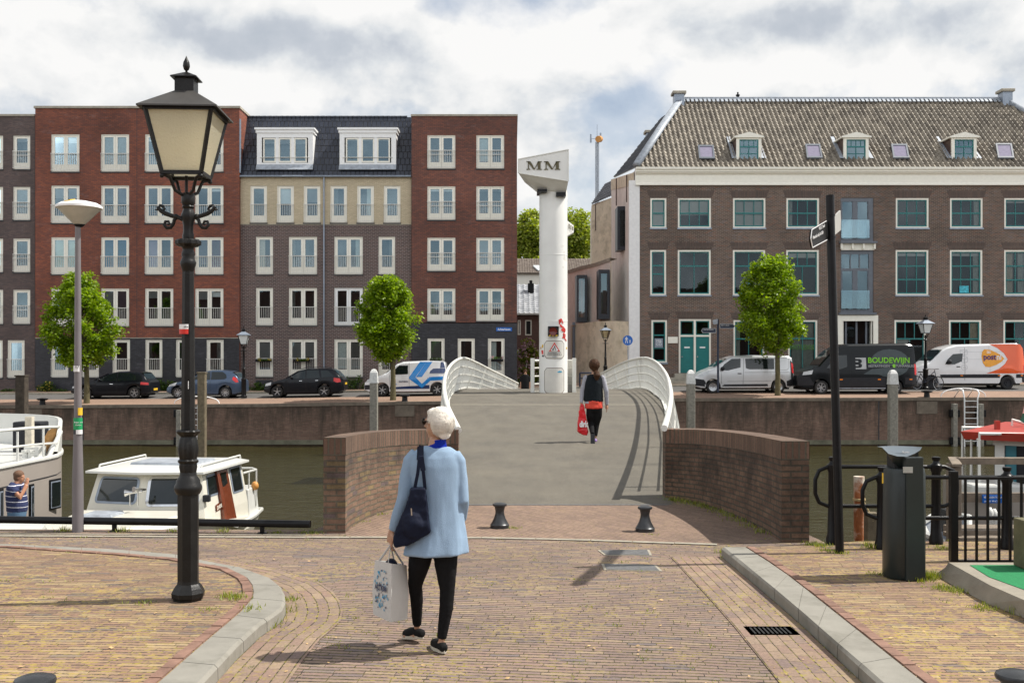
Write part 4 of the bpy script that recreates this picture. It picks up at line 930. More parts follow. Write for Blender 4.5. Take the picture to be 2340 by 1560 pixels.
H_.append(sash((1676,1747,731,868),[(.3,2),(.7,2)],0,content=[('c',.0,.2,0,1)]))
H_.append(sash((1801,1868,731,866),[(.3,2),(.7,2)],0,content=[('c',.1,.95,0,1)]))
for c in ((2044,2116),(2168.5,2242.7),(2293,2369)): H_.append(sash((c[0],c[1],731,868),[(.3,3),(.7,2)],0,content=[('cc',.7,.98,0,1)] if c[0]==2168.5 else [('b',.0,.5,.3,.9)] if c[0]==2044 else []))
# double teal doors
x0,x1,z1,z0=XA(1551,Y),XA(1625,Y),ZA(729,Y),ZA(852,Y);H_.append((x0,x1,z0,z1));fw=.1;xm=(x0+x1)/2;zt_=ZA(766,Y)
b=MB()
for q in ((x0,x0+fw,z0,z1),(x1-fw,x1,z0,z1),(xm-.06,xm+.06,z0,z1-fw),(x0+fw,x1-fw,z1-fw,z1),(x0+fw,xm-.062,zt_-.08,zt_+.02),(xm+.062,x1-fw,zt_-.08,zt_+.02)): b.box(q[0],q[1],Y+.03,Y+.14,q[2],q[3])
df=b.build('door_frame','cream_paint',wh)
for a,c in ((x0+fw,xm-.06),(xm+.06,x1-fw)):
 d_=MB();d_.box(a,c,Y+.08,Y+.13,z0,zt_-.085)
 for q0,q1 in ((.05,.22),(.30,.72),(.78,.92)): d_.box(a+.15,c-.15,Y+.066,Y+.085,lerp(z0,zt_,q0),lerp(z0,zt_,q1))
 do=d_.build('door','teal_paint',wh,bevel=.01);MB().box((a+c)/2-.16,(a+c)/2+.16,Y+.05,Y+.068,lerp(z0,zt_,.66),lerp(z0,zt_,.70)).build('letterbox','white_paint',do)
 MB().ball((a+.1 if a<xm-.5 else a+.1,Y+.05,lerp(z0,zt_,.43)),.04).build('handle','chrome',do)
 q=MB();q.quad((a,Y+.11,zt_+.02),(c,Y+.11,zt_+.02),(c,Y+.11,z1-fw),(a,Y+.11,z1-fw));q.build('pane','window_glass_dark',df,fix=False)
 s=MB()
 for q_ in ((a,a+.06,zt_+.022,z1-fw-.002),(c-.06,c,zt_+.022,z1-fw-.002),(a+.06,c-.06,zt_+.022,zt_+.08),(a+.06,c-.06,z1-fw-.06,z1-fw-.002)): s.box(q_[0],q_[1],Y+.08,Y+.12,q_[2],q_[3])
 s.build('sash','teal_paint',df)
b=MB();b.box(x0-.3,x1+.3,Y-.5,Y-.002,-.2,z0-.02);b.box(x0-.9,x1+1.4,Y-.9,Y-.51,-.2,z0-.25);b.box(x0-.9,x1+1.4,Y-1.25,Y-.91,-.2,z0-.45);b.build('steps','concrete_cap',wh)
# grey loading doors and the cream portal
for (r0,r1,split) in ((452,552,0),(572,714,1)):
 x0,x1,z1,z0=XA(1921,Y),XA(1996,Y),ZA(r0,Y),ZA(r1,Y);H_.append((x0,x1,z0,z1));b=MB();fw=.1
 for q in ((x0,x0+fw*.6,z0,z1),(x1-fw*2.6,x1,z0,z1),(x0+fw*.6,x1-fw*2.6,z1-.22,z1),(x0+fw*.6,x1-fw*2.6,z0,z0+.16)): b.box(q[0],q[1],Y+.04,Y+.16,q[2],q[3])
 a,c=x0+fw*.6,x1-fw*2.6;mid=(a+c)/2;zq=z0+.16;zu=z1-.22
 if split: zs_=lerp(zu,zq,.27);b.box(a,c,Y+.05,Y+.15,zs_-.1,zs_+.05);
 else: zs_=zu
 for q in ((mid-.15,mid+.15),(a,a+.06),(c-.06,c)): b.box(q[0],q[1],Y+.06,Y+.14,zq,zs_-(.1 if split else 0))
 if split:
  for k in (1,2): xx=lerp(a,c,k/3);b.box(xx-.03,xx+.03,Y+.06,Y+.14,zs_+.05,zu)
 lo=b.build('french_door','grey_frame',wh);q=MB();q.quad((a,Y+.1,zq),(c,Y+.1,zq),(c,Y+.1,zu),(a,Y+.1,zu));q.build('pane','window_glass',lo,fix=False)
 gl_=MB();zb_=lerp(zq,z1,.02);gl_.box(x0+.02,x1-.25,Y-.06,Y-.04,zb_,zb_+1.05);gl_.build('glass_balustrade','window_glass',lo)
 if split==0: MB().box(x0-.1,x1+.12,Y-.35,Y+.02,z0-.12,z0-.003).build('sill','grey_frame',lo);b=MB();b.box(x0+.02,x1+.02,Y-.1,Y-.002,z0-.5,z0-.125);[b.box(lerp(x0,x1,k/3)-.05,lerp(x0,x1,k/3)+.05,Y-.25,Y-.103,z0-.45,z0-.125) for k in range(4)];b.build('bracket_moulding','cream_paint',lo)
 else: MB().box(x0-.15,x1+.12,Y-.2,Y+.02,z0-.12,z0-.003).build('sill','grey_frame',lo)
x0,x1,z1,z0=XA(1914,Y),XA(2006,Y),ZA(720,Y),.2;H_.append((XA(1924,Y),XA(1993,Y),z0,ZA(733,Y)))
b=MB();b.box(x0,x0+.25,Y-.06,Y+.02,z0,z1);b.box(x1-.28,x1,Y-.06,Y+.02,z0,z1);b.box(x0+.25,x1-.28,Y-.06,Y+.02,z1-.34,z1);b.box(x0+.25,x0+.34,Y,Y+.3,z0,z1-.34);b.box(x1-.37,x1-.28,Y,Y+.3,z0,z1-.34)
po=b.build('portal','cream_paint',wh);q=MB();q.quad((x0+.3,Y+.3,z0),(x1-.3,Y+.3,z0),(x1-.3,Y+.3,z1-.3),(x0+.3,Y+.3,z1-.3));q.build('pane','window_glass_dark',po,fix=False)
b=MB();[b.box(xx-.05,xx+.05,Y+.2,Y+.28,z0,z1-.34) for xx in (x0+.55,(x0+x1)/2,x1-.6)];b.build('door_bars','grey_frame',po)
b=MB();wall_holes(b,XL,XR,-.3,zc0,Y,H_);b.build('wall','brick_old',wh)
body(wh,XL,XR,Y,-.3,zc1,12,'brick_old');room(wh,XL+.1,XR-.1,Y+.9,-.3,zc0)
b=MB()
for h in H_:
 if h[1]-h[0]<2.2 and h[2]>0.1 or True:
  if h[1]>XA(1900,Y) and h[0]<XA(2000,Y): continue
  mid=(h[0]+h[1])/2;w=(h[1]-h[0])/2;b.add([(mid-w-.05,Y-.006,h[3]+.03),(mid+w+.05,Y-.006,h[3]+.03),(mid+w+.2,Y-.006,h[3]+.43),(mid-w-.2,Y-.006,h[3]+.43)],[(0,1,2,3)])
b.builds('brick_arch','brick_soldier',wh,fix=False)
# cornice
b=MB();XL2=XA(1452,Y)
prof=[(-.02,zc0),(-.16,zc0),(-.16,zc0+.06),(-.09,zc0+.16),(-.09,zc0+.62),(-.2,zc0+.66),(-.3,zc0+.78),(-.3,zc0+.84),(-.38,zc0+.9),(-.38,zc1),(.3,zc1),(.3,zc0)]
b.prism([(XL2,Y+p[0],p[1]) for p in prof],(XR-XL2+.3,0,0));b.build('cornice','cream_paint',wh)
# roof
ye,yr=Y-.3,67.0;ze=zc1+.02;zr=ZA(229,yr);xe0=XA(1455,ye);xr0=XA(1556,yr);xr1=XA(2292,yr);xe1=xr1+(xr0-xe0)
tiled('roof_front',(xe0,ye,ze),(xe1,ye,ze),(xr1,yr,zr),(xr0,yr,zr),'tiles_old',wh,pw=.29,ph=.38,amp=.075,sub=6)
yb=73.0
b=MB();b.add([(xe0,ye,ze-.06),(xe1,ye,ze-.06),(xe1,yb,ze-.06),(xe0 ,yb,ze-.06),(xr0,yr,zr-.08),(xr1,yr,zr-.08)],[(0,1,5,4),(1,2,5),(2,3,4,5),(3,0,4),(0,3,2,1)]);b.build('roof_deck','dark_sill',wh)
# left hip slope follows the curved plaster wall
pts_e=[PX(1450,390,60.7),PX(1404,404,66.5),PX(1396,410,69)]
b=MB();n=16;rows_=22;rg=[]
E0=Vector((xe0,ye,ze));E1=PX(1404,405,70.0);Rg=Vector((xr0,yr,zr));R2=PX(1478,300,73.0)
o=MB();o.add([E0,E1,R2,Rg],[(0,1,2,3)],[[(0,0),(9,0),(9,7),(0,7)]])
tiled('roof_side',E1,E0,Rg,Rg+(R2-Rg)*.55,'tiles_dark',wh,pw=.3,ph=.36,amp=.04)
b=MB();b.tube([E0+Vector((0,0,.12)),E0.lerp(Rg,.5)+Vector((0,-.02,.14)),Rg+Vector((0,0,.12))],.17,8,flat=1.6);b.tube([Vector((xe1,ye,ze+.12)),Vector((xr1,yr,zr+.12))],.17,8);b.builds('hip_lead','zinc_light',wh,smooth=True)
b=MB();b.box(xr0,xr1,yr-.16,yr+.1,zr+.0,zr+.16);n=int((xr1-xr0)/.27)
for k in range(n): xx=xr0+.27*(k+.5);b.obox((xx,yr-.30,zr-.09),(.16,.34,.05),Matrix.Rotation(math.atan2(zr-ze,yr-ye),3,'X'))
b.build('ridge_lead','zinc_light',wh)
for k,(c0,y0_,y1_,yy) in enumerate(((1550.5,211,240,66.8),(2297,206,232,66.8),(1484,300,325,74))):
 xx=XA(c0,yy);w=.31 if k<2 else .25;b=MB();b.box(xx-w,xx+w,yy-.35,yy+.35,ZA(y1_,yy)-.6,ZA(y0_,yy)-.18);ch=b.build('chimney','zinc',wh)
 MB().box(xx-w-.12,xx+w+.12,yy-.47,yy+.47,ZA(y0_,yy)-.18,ZA(y0_,yy)).build('cap','concrete_cap',ch,bevel=.03)
b=MB();xx=XA(1686,yr);b.lathe([(.1,0),(.09,.25),(.13,.27),(.13,.34),(.05,.36),(.05,.5)],(xx,yr,zr),10);b.build('vent_pipe','plastic_dark',wh)
slope=(zr-ze)/(yr-ye)
def on_roof(x,y): # pixel -> point on the roof plane
 # Z = EYE-(y-CY)/F*Yr ; Z = ze+slope*(Yr-ye)
 Yr=(EYE-ze+slope*ye)/(slope+(y-CY)/F);return Vector(((x-CX)/F*Yr,Yr,EYE-(y-CY)/F*Yr))
nr=Vector((0,-slope,1)).normalized()
for k,(px) in enumerate((((1594,337),(1630,337),(1633,367),(1597,367)),((1839,334.5),(1873,334.5),(1879,366),(1843,366)),((2035,334.5),(2071,334.5),(2077,366),(2040,366)),((2273,333),(2310,333),(2316,366),(2279,366)))):
 P=[on_roof(*p)+nr*.07 for p in px];c=sum(P,Vector())/4
 b=MB();Q=[c+(p-c)*.80 for p in P]
 for i in range(4): b.add([P[i],P[(i+1) % 4],Q[(i+1) % 4],Q[i]]+[p+nr*.10 for p in (P[i],P[(i+1) % 4],Q[(i+1) % 4],Q[i])],[(4,5,6,7),(0,1,5,4),(2,3,7,6)])
 s=b.build('skylight','grey_frame',wh);MB().add([p+nr*.06 for p in Q],[(0,1,2,3)]).build('pane','blind_white' if k in (0,2) else 'blind_mauve_pale',s,fix=False) if False else MB().add([p+nr*.06 for p in Q],[(0,1,2,3)]).build('pane','skylight_pane',s,fix=False) if 'skylight_pane' in M_ else MB().add([p+nr*.06 for p in Q],[(0,1,2,3)]).build('pane',mat('skylight_pane',(.22,.20,.27),.12),s,fix=False)
def slope_hole(P,m,nm,parent,lift,th=.08):
 return MB().prism([p+nr*lift for p in P],nr*th).build(nm,m,parent)
for k,(c0,c1) in enumerate(((1683,1740),(1928,1985),(2175,2232))):
 Yd=61.35;a,c,e,f=XA(c0,Yd),XA(c1,Yd),ZA(372,Yd),ZA(315,Yd);b=MB();fw=.17
 for q in ((a,a+fw,e,f),(c-fw,c,e,f),(a+fw,c-fw,e,e+.12),(a+fw,c-fw,f-.1,f)): b.box(q[0],q[1],Yd,Yd+.12,q[2],q[3])
 dm=b.build('dormer','cream_paint',wh)
 b=MB();b.prism([(a+.01,Yd+.12,e),(a+.01,Yd+.12,f),(a+.01,Yd+2.4,f),(a+.01,Yd+.35,e)],(.06,0,0));b.prism([(c-.07,Yd+.12,e),(c-.07,Yd+.12,f),(c-.07,Yd+2.4,f),(c-.07,Yd+.35,e)],(.06,0,0));b.build('cheek','brown_pipe',dm)
 b=MB();xm=(a+c)/2;P=[(a-.14,Yd-.1,f),(c+.14,Yd-.1,f),(c+.14,Yd-.1,f+.08),(xm,Yd-.1,f+.33),(a-.14,Yd-.1,f+.08)];b.prism(P,(0,2.9,0));b.build('pediment','cream_paint',dm)
 b=MB();P=[(c-.12,Yd+.05,e),(c+.32,Yd-.0,e-.05),(c+.12,Yd+1.9,f-.1),(c,Yd+1.9,f-.1)];
 b.add([(a-.28,Yd-.05,ze+slope*(Yd-.05-ye)+.1),(a+.0,Yd-.05,ze+slope*(Yd-.05-ye)+.1),(a+.0,Yd+1.9,ze+slope*(Yd+1.9-ye)+.1),(a-.2,Yd+1.9,ze+slope*(Yd+1.9-ye)+.1)],[(0,1,2,3)])
 b.add([(c,Yd-.05,ze+slope*(Yd-.05-ye)+.1),(c+.28,Yd-.05,ze+slope*(Yd-.05-ye)+.1),(c+.2,Yd+1.9,ze+slope*(Yd+1.9-ye)+.1),(c,Yd+1.9,ze+slope*(Yd+1.9-ye)+.1)],[(0,1,2,3)])
 b.build('flashing','zinc_light',dm)
 s=MB();a2,c2,e2,f2=a+fw,c-fw,e+.12,f-.1;zt_=lerp(f2,e2,.33)
 for q in ((a2,a2+.06,e2,f2),(c2-.06,c2,e2,f2),(a2+.06,c2-.06,e2,e2+.07),(a2+.06,c2-.06,f2-.06,f2),(a2+.06,c2-.06,zt_-.05,zt_+.03)): s.box(q[0],q[1],Yd+.03,Yd+.09,q[2],q[3])
 for i in (1,2,3): xx=lerp(a2,c2,i/4);s.box(xx-.016,xx+.016,Yd+.035,Yd+.085,zt_+.03,f2-.06)
 xx=(a2+c2)/2;s.box(xx-.022,xx+.022,Yd+.035,Yd+.085,e2+.07,zt_-.05);zz_=lerp(e2,zt_,.5);s.box(a2+.06,c2-.06,Yd+.037,Yd+.08,zz_-.018,zz_+.018);s.build('sash','teal_paint',dm)
 q=MB();q.quad((a2,Yd+.07,e2),(c2,Yd+.07,e2),(c2,Yd+.07,f2),(a2,Yd+.07,f2));q.build('pane','window_glass',dm,fix=False)
 if k==1: q=MB();q.quad((a2,Yd+.11,e2),(c2,Yd+.11,e2),(c2,Yd+.11,f2),(a2,Yd+.11,f2));q.build('blind','blind_white',dm,fix=False)
 q=MB();q.quad((a2,Yd+.3,e2),(c2,Yd+.3,e2),(c2,Yd+.3,f2),(a2,Yd+.3,f2));q.build('interior','room_dark',dm,fix=False)
# curved plaster side wall of the warehouse
b=MB();zt_=zc1-.1
PL=[(XL-.002,61.0),(XA(1446,62.5),62.5),(XA(1420,66),66),(XA(1397,71.5),71.5)]
n=len(PL)
topz=[zc1-.05,ZA(396,62.5),ZA(404,66),ZA(411,71.5)]
rg=[[(p[0],p[1],-.3),(p[0],p[1],z_)] for p,z_ in zip(PL,topz)]
b.rings(rg,False,False);b.build('plaster_wall','stucco',wh,fix=False)
b=MB();rg=[[(p[0]-.03,p[1],z_-.7),(p[0]-.03,p[1],z_+.02),(p[0]+.2,p[1],z_+.02)] for p,z_ in zip(PL,topz)];b.rings(rg,False,False);b.build('eaves_band','stucco_yellow',wh,fix=False)
MB().box(XL-.62,XL-.01,Y-.03,Y+.3,-.3,zc0+.3).build('corner_strip','stucco_light',wh)
b=MB();b.tube([PX(1451,395,61.9),PX(1451,700,61.9)],.07,8);b.build('downpipe','brown_pipe',wh);b=MB();b.tube([PX(1451,700,61.9),PX(1451,860,61.9)],.07,8);b.build('lower_downpipe','rail_grey',wh)
b=MB()
for (x_,y0_,y1_,yy) in ((1408.5,408,470,66.6),(1432,400,462,63.7)): b.tube([PX(x_,y0_,yy),PX(x_,y1_,yy)],.035,6)
b.builds('wall_anchor','brown_pipe',wh)
b=MB();P=PX(1420,525,65.4);yy=65.3;a,c,e,f=XA(1409,yy),XA(1433,yy),ZA(573,yy),ZA(474,yy);b.box(a,c,yy-.5,yy+.9,e,f);bw_=b.build('box_window','grey_frame_dark',wh) if 'grey_frame_dark' in M_ else b.build('box_window',mat('grey_frame_dark',(.016,.02,.03),.4),wh)
MB().box(a+.16,c-.1,yy-.53,yy-.502,e+.25,f-.25).build('pane','window_glass_dark',bw_)
# rear plaster wing
w2=thing('plaster_wing','pale plastered rear wing with tiled roof and black oriel behind the warehouse corner','building',(XA(1352,76),76,0))
b=MB();Yq=76;b.rings([[(XA(1352,Yq),Yq,-.3),(XA(1352,Yq),Yq,ZA(468,Yq))],[(XA(1397,74),74,-.3),(XA(1397,74),74,ZA(452,74))]],False,False);b.rings([[(XA(1352,Yq),Yq,-.3),(XA(1352,Yq),Yq,ZA(468,Yq))],[(XA(1352,Yq)+.5,Yq+8,-.3),(XA(1352,Yq)+.5,Yq+8,ZA(468,Yq))]],False,False);b.build('wall','stucco_yellow',w2,fix=False)
tiled('roof',(XA(1352,Yq),Yq-.3,ZA(467,Yq)),(XA(1398,74),73.7,ZA(447,74)),(XA(1405,78),78,ZA(402,78)),(XA(1388,79),79,ZA(425,79)),'tiles_dark',w2,amp=.03)
b=MB()
for (x_,y0_,y1_) in ((1361,468,527),(1376,462,520),(1391,456,515)): yy=75.2;b.tube([PX(x_,y0_,yy),PX(x_,y1_,yy)],.035,6)
b.tube([PX(1357,470,76),PX(1357,600,76)],.09,8);b.builds('wall_anchor','brown_pipe',w2)
# low front part with two tall oriels
w3=thing('plaster_annex','low cream plastered annex with two tall black framed windows beside the pillar','building',(XA(1300,66),66,0))
AN=[(1462,61.35,0),(1448,61.6,0),(1395,64.2,589),(1360,66.4,601),(1330,68.6,608),(1300,71.0,617),(1262,74,628)]
AN=AN[2:]
b=MB();rg=[[(XA(x_,yy),yy,-.3),(XA(x_,yy),yy,ZA(z_,yy))] for x_,yy,z_ in AN];b.rings(rg,False,False);b.build('wall','stucco',w3,fix=False)
b=MB();rg=[[(XA(x_,yy)-.03,yy-.05,ZA(z_,yy)-.22),(XA(x_,yy)-.03,yy-.05,ZA(z_,yy)),(XA(x_,yy)+.5,yy+.8,ZA(z_,yy))] for x_,yy,z_ in AN];b.rings(rg,False,False);b.build('parapet','concrete_cap',w3,fix=False)
b=MB();LB=[(1445,61.5,735),(1405,62.7,733),(1366,64.2,734),(1340,65.4,737),(1309,67,741)]
rg=[[(XA(x_,yy),yy,-.3),(XA(x_,yy),yy,ZA(z_,yy)),(XA(x_,yy)+.2,yy+1.2,ZA(z_,yy))] for x_,yy,z_ in LB];b.rings(rg,False,False);b.quad((XA(1309,67),67,-.3),(XA(1309,67),67,ZA(741,67)),(XA(1309,67)+.1,72,ZA(741,67)),(XA(1309,67)+.1,72,-.3));b.build('lower_wall','stucco_yellow',w3,fix=False)
b=MB();b.tube([PX(1311,745,66.7),PX(1311,870,66.7)],.09,8);b.box(XA(1308,66.7) ,XA(1314,66.7),66.5,66.8,ZA(743,66.7),ZA(736,66.7));b.build('downpipe','grey_frame',w3)
for (c0,c1,r0,r1,yy) in ((1317,1341,629,736,67.2),(1367,1392,617,729,64.3)):
 a,c,e,f=XA(c0,yy),XA(c1,yy),ZA(r1,yy),ZA(r0,yy);b=MB();fw=.14
 for q in ((a,a+fw,e,f),(c-fw,c,e,f),(a+fw,c-fw,e,e+.3),(a+fw,c-fw,f-.22,f)): b.box(q[0],q[1],yy-.35,yy+1.3,q[2],q[3])
 wo_=b.build('window','grey_frame_dark',w3);g_=MB();g_.quad((a+fw,yy-.2,e+.3),(c-fw,yy-.2,e+.3),(c-fw,yy-.2,f-.22),(a+fw,yy-.2,f-.22));g_.build('pane','window_glass',wo_,fix=False)
 MB().box(a+fw*1.6,c-fw*2.6,yy+.5,yy+.6,e+.3,f-.22).build('curtain','curtain_olive',wo_) if 'curtain_olive' in M_ else MB().box(a+fw*1.6,c-fw*2.6,yy+.5,yy+.6,e+.3,f-.22).build('curtain',mat('curtain_olive',(.40,.42,.28),.8),wo_)
# annex & wing interior mass behind so that no light shows
MB().box(XA(1470,76),XA(1700,76),76,84,-.3,9).build('rear_wall','stucco_yellow',w2)
# radio mast
ma=thing('radio_mast','slender white lattice radio mast with round orange dish above the rooftops','mast',PX(1364.5,620,150)-Vector((0,0,12)))
Ym=150;b=MB();xm=XA(1364.5,Ym);z0,z1=0,ZA(325,Ym)
for dx,dy in ((-.22,-.22),(.22,-.22),(.22,.22),(-.22,.22)): b.bar((xm+dx,Ym+dy,z0),(xm+dx,Ym+dy,z1),.08)
n=44
for k in range(n): za,zb_=lerp(z0,z1,k/n),lerp(z0,z1,(k+1)/n);s=1 if k % 2 else-1;b.bar((xm-.22*s,Ym-.22,za),(xm+.22*s,Ym-.22,zb_),.05);b.bar((xm-.22,Ym-.22*s,za),(xm-.22,Ym+.22*s,zb_),.05)
b.box(xm-.12,xm+.12,Ym-.1,Ym+.1,z0,z1);b.build('lattice','zinc_light',ma)
b=MB();b.tube([(xm,Ym,z1),(xm,Ym,ZA(285,Ym))],.04,5);b.tube([(xm-.9,Ym,ZA(307,Ym)),(xm-.9,Ym,ZA(326,Ym))],.12,6);b.tube([(xm+.5,Ym,ZA(304,Ym)),(xm+.5,Ym,ZA(320,Ym))],.12,6);b.bar((xm-.9,Ym,ZA(317,Ym)),(xm+.6,Ym,ZA(317,Ym)),.06);b.build('antenna','zinc',ma)
mat('dish_orange',(.55,.25,.06),.5);b=MB();b.tube([PX(1367,318,Ym-.6),PX(1371,318,Ym+.1)],[.46,.46],14);b.build('dish','dish_orange',ma)
# houses behind the viewer, seen only as reflections in the panes
o=MB().box(-70,80,-52,-45,-.03,9.5).box(-70,-20,-52.5,-44.8,-.03,12.5).box(15,40,-53,-45.2,-.03,13).build('house_row','brick_redbrown');tag(o,'brick house row behind the viewer reflected in the window panes','building')
# ---------------------------------------------------------------- bridge pillar
YP=38.4;XP=XA(1264.5,YP);RP=32.5/F*YP;ZB0=.60
pil=thing('bridge_pillar','tall round white bridge pillar with an MM head and service hatches','pillar',(XP,YP,.68))
b=MB();b.lathe([(RP,ZB0),(RP,3.28),(RP+.006,3.285),(RP+.006,3.315),(RP,3.32),(RP*.99,5.68),(RP*.99+.006,5.685),(RP*.99+.006,5.715),(RP*.99,5.72),(RP*.985,8.0),(RP*.97,ZA(436,YP))],(XP,YP,0),40);b.build('column','pillar_white',pil,smooth=40)
yf,yb=37.3,39.3
A=[PX(1184.4,364,yf),PX(1298.8,342,yf),PX(1298.8,414,yf),PX(1184.4,395.5,yf)]
B_=[Vector((A[0].x+.25,yb,A[0].z+.05)),Vector((A[1].x,yb,A[1].z+.0)),Vector((A[2].x,yb,A[2].z+.0)),Vector((A[3].x+.25,yb,A[3].z))]
Cq=[PX(1230,434,37.95),PX(1292,447,37.95),Vector((XA(1292,37.95),38.85,ZA(444,37.95))),Vector((XA(1230,37.95),38.85,ZA(432,37.95)))]
b=MB();b.add(A+B_,[(0,1,2,3),(4,7,6,5),(0,4,5,1),(0,3,7,4),(1,5,6,2)]);hd=b.build('head','pillar_white',pil)
b=MB();b.add([A[3],A[2],B_[2],B_[3]]+Cq,[(0,1,5,4),(1,2,6,5),(2,3,7,6),(3,0,4,7),(4,5,6,7)]);b.build('soffit','pillar_white',pil)
b=MB()
for a,c in ((0,1),(1,2),(2,3),(3,0)): b.bar(A[a]+Vector((0,-.01,0)),A[c]+Vector((0,-.01,0)),.03)
b.build('edge_trim','bridge_white',pil)
b=MB()
for (c0,c1,r0,r1) in ((1228,1250,432,438),(1271,1293.5,439,448)): b.box(XA(c0,37.7),XA(c1,37.7),37.72,38.7,ZA(r1,37.7),ZA(r0,37.7))
b.build('bearing_pads','black_paint',pil)
# serif MM, drawn as polygons
mat('letter_gold',(.10,.085,.04),.5,.2)
def serif_M(x0,x1,z0,z1,tilt0,tilt1,y,mb):
 w=x1-x0;h=z1-z0
 def P(u,v): xx=x0+w*u;return (xx,y,z0+h*v+lerp(tilt0,tilt1,u))
 for poly in ([(0,0),(.26,0),(.26,.08),(0,.08)],[(.10,.08),(.16,.08),(.16,.93),(.10,.93)],[(0,.93),(.26,.93),(.26,1),(0,1)],[(.74,.93),(1,.93),(1,1),(.74,1)],[(.66,0),(1,0),(1,.08),(.66,.08)],[(.74,.08),(.92,.08),(.92,.93),(.74,.93)],[(.08,.97),(.27,.97),(.56,.06),(.46,.0)],[(.50,.02),(.56,.12),(.84,.99),(.74,.95)]):
  mb.prism([P(*q) for q in poly],(0,-.03,0))
b=MB();serif_M(XA(1203,yf),XA(1238,yf),ZA(388,yf),ZA(369,yf),0,0,yf-.003,b);serif_M(XA(1243,yf),XA(1280,yf),ZA(388,yf),ZA(369,yf),0,0,yf-.003,b)
b.build('lettering','letter_gold',pil)
def cyl(x,y,off=.012):
 u=max(-.985,min(.985,(x-1264.5)/32.5));a=math.asin(u);r=RP+off;yy=YP-r*math.cos(a)
 return Vector((XP+r*math.sin(a),yy,ZA(y,yy)))
def cpatch(x0,x1,y0,y1,off,rad=0,n=10,mb=None):
 mb=mb or MB();P=[]
 def rr(cx_,cy_,a0): return [(cx_+rad*math.cos(a0+k*math.pi/8),cy_+rad*math.sin(a0+k*math.pi/8)) for k in range(5)]
 cols_=[lerp(x0,x1,k/n) for k in range(n+1)];top=[];bot=[]
 for x in cols_:
  d=max(0,rad-min(x-x0,x1-x));q=rad-math.sqrt(max(0,rad*rad-d*d)) if rad else 0
  top.append(cyl(x,y0+q,off));bot.append(cyl(x,y1-q,off))
 mb.rings([bot,top],False,False);return mb
mat('hatch_white',(.62,.60,.55),.5,var=.1,vs=2,stain=(.20,.11,.05),stain_s=2.2,stain_t=(.66,.8));mat('seam_dark',(.10,.06,.035),.8)
for k,(y0_,y1_) in enumerate(((778,819.5),(840,899))):
 h=cpatch(1243.5,1287.5,y0_,y1_,.010,7).build('hatch','seam_dark',pil,fix=False);cpatch(1244.7,1286.3,y0_+1.2,y1_-1.5,.02,6).build('hatch_door','hatch_white',h,fix=False)
b=MB();b.box(XA(1252,37.8),XA(1276.5,37.8),37.66,37.9,ZA(768,37.8),ZA(745.5,37.8));tl=b.build('signal_box','black_paint',pil,bevel=.01)
c=PX(1264,757,37.62);mat('signal_red',(.10,.008,.006),.2,**{'Emission Color': (1,.05,.03,1),'Emission Strength': .03})
MB().lathe([(.001,0),(.14,.03),(.15,.0)],(0,0,0),20).xf(Matrix.Translation(c) @ Matrix.Rotation(R(90),4,'X')).build('lens','signal_red',tl)
b=MB();n=16;b.rings([[c+Vector((math.cos(R(-30+240*k/n))*.165,yy,math.sin(R(-30+240*k/n))*.165)) for k in range(n+1)] for yy in (.03,-.16)],False,False);b.build('hood','zinc',tl)
b=MB()
for k in range(3): x_=1256.5+k*7.6;b.add([PX(x_-3,768,37.65),PX(x_+1,768,37.65),PX(x_+3.4,765,37.65),PX(x_-1,765,37.65)],[(0,1,2,3)])
b.build('warning_stripes','plate_yellow',tl,fix=False)
mat('sign_red',(.62,.03,.02),.4)
def cpoly(pts,off,nm,m,par=pil): return MB().add([cyl(x,y,off) for x,y in pts],[tuple(range(len(pts)))]).build(nm,m,par,fix=False)
def cline(pts,w,off,mb):
 P=[cyl(x,y,off) for x,y in pts]
 for a,c_ in zip(P,P[1:]): mb.bar(a,c_,.004,w,up=(0,0,1)) if abs((c_-a).normalized().z)<.9 else mb.bar(a,c_,.004,w,up=(1,0,0))
cpoly([(1254,803),(1277.5,803),(1265.5,782)],.045,'warning_sign','sign_red');cpoly([(1257.4,801),(1274,801),(1265.5,786.3)],.055,'warning_sign_field','sign_white')
b=MB();cline([(1262,800),(1266,791),(1266.5,789)],.02,.065,b);cline([(1266,791),(1268,800)],.02,.065,b);cline([(1262,799.5),(1263,797)],.05,.065,b);b.build('warning_symbol','text_dark',pil)
for k,(tx,y_) in enumerate((('BIJ KNIPPERLICHT OF BEL',807.5),('DOOR OF VALLENDE BRUG',812))): textmesh('lettering',tx,.085,'text_dark',pil,'CENTER',cyl(1265.5,y_,.05),xs=.50)
cpoly([(1261,814),(1270,814),(1270,815.3),(1261,815.3)],.05,'sticker','zinc')
for pts,m_ in (([(1279,786),(1282,786),(1282.5,794),(1278,794)],'plate_yellow'),([(1239,787),(1241.5,787),(1241,794),(1238,794)],'plate_yellow'),([(1292,797),(1294.8,797),(1293.5,791)],'plate_yellow'),([(1235,797),(1237.6,797),(1236,791)],'dish_orange'),([(1237,800),(1241,800),(1241.5,809),(1238,809)],'sign_red'),([(1239,811),(1242.5,811),(1242.5,815),(1239,815)],'text_dark')): cpoly(pts,.016,'sticker',m_)
cpoly([(1271,850),(1276,847),(1281,847.5),(1282,850.5),(1274,851)],.03,'sticker','awning_blue') if 'awning_blue' in M_ else cpoly([(1271,850),(1276,847),(1281,847.5),(1282,850.5),(1274,851)],.03,'sticker',mat('awning_blue',(.05,.35,.55),.5))
b=MB()
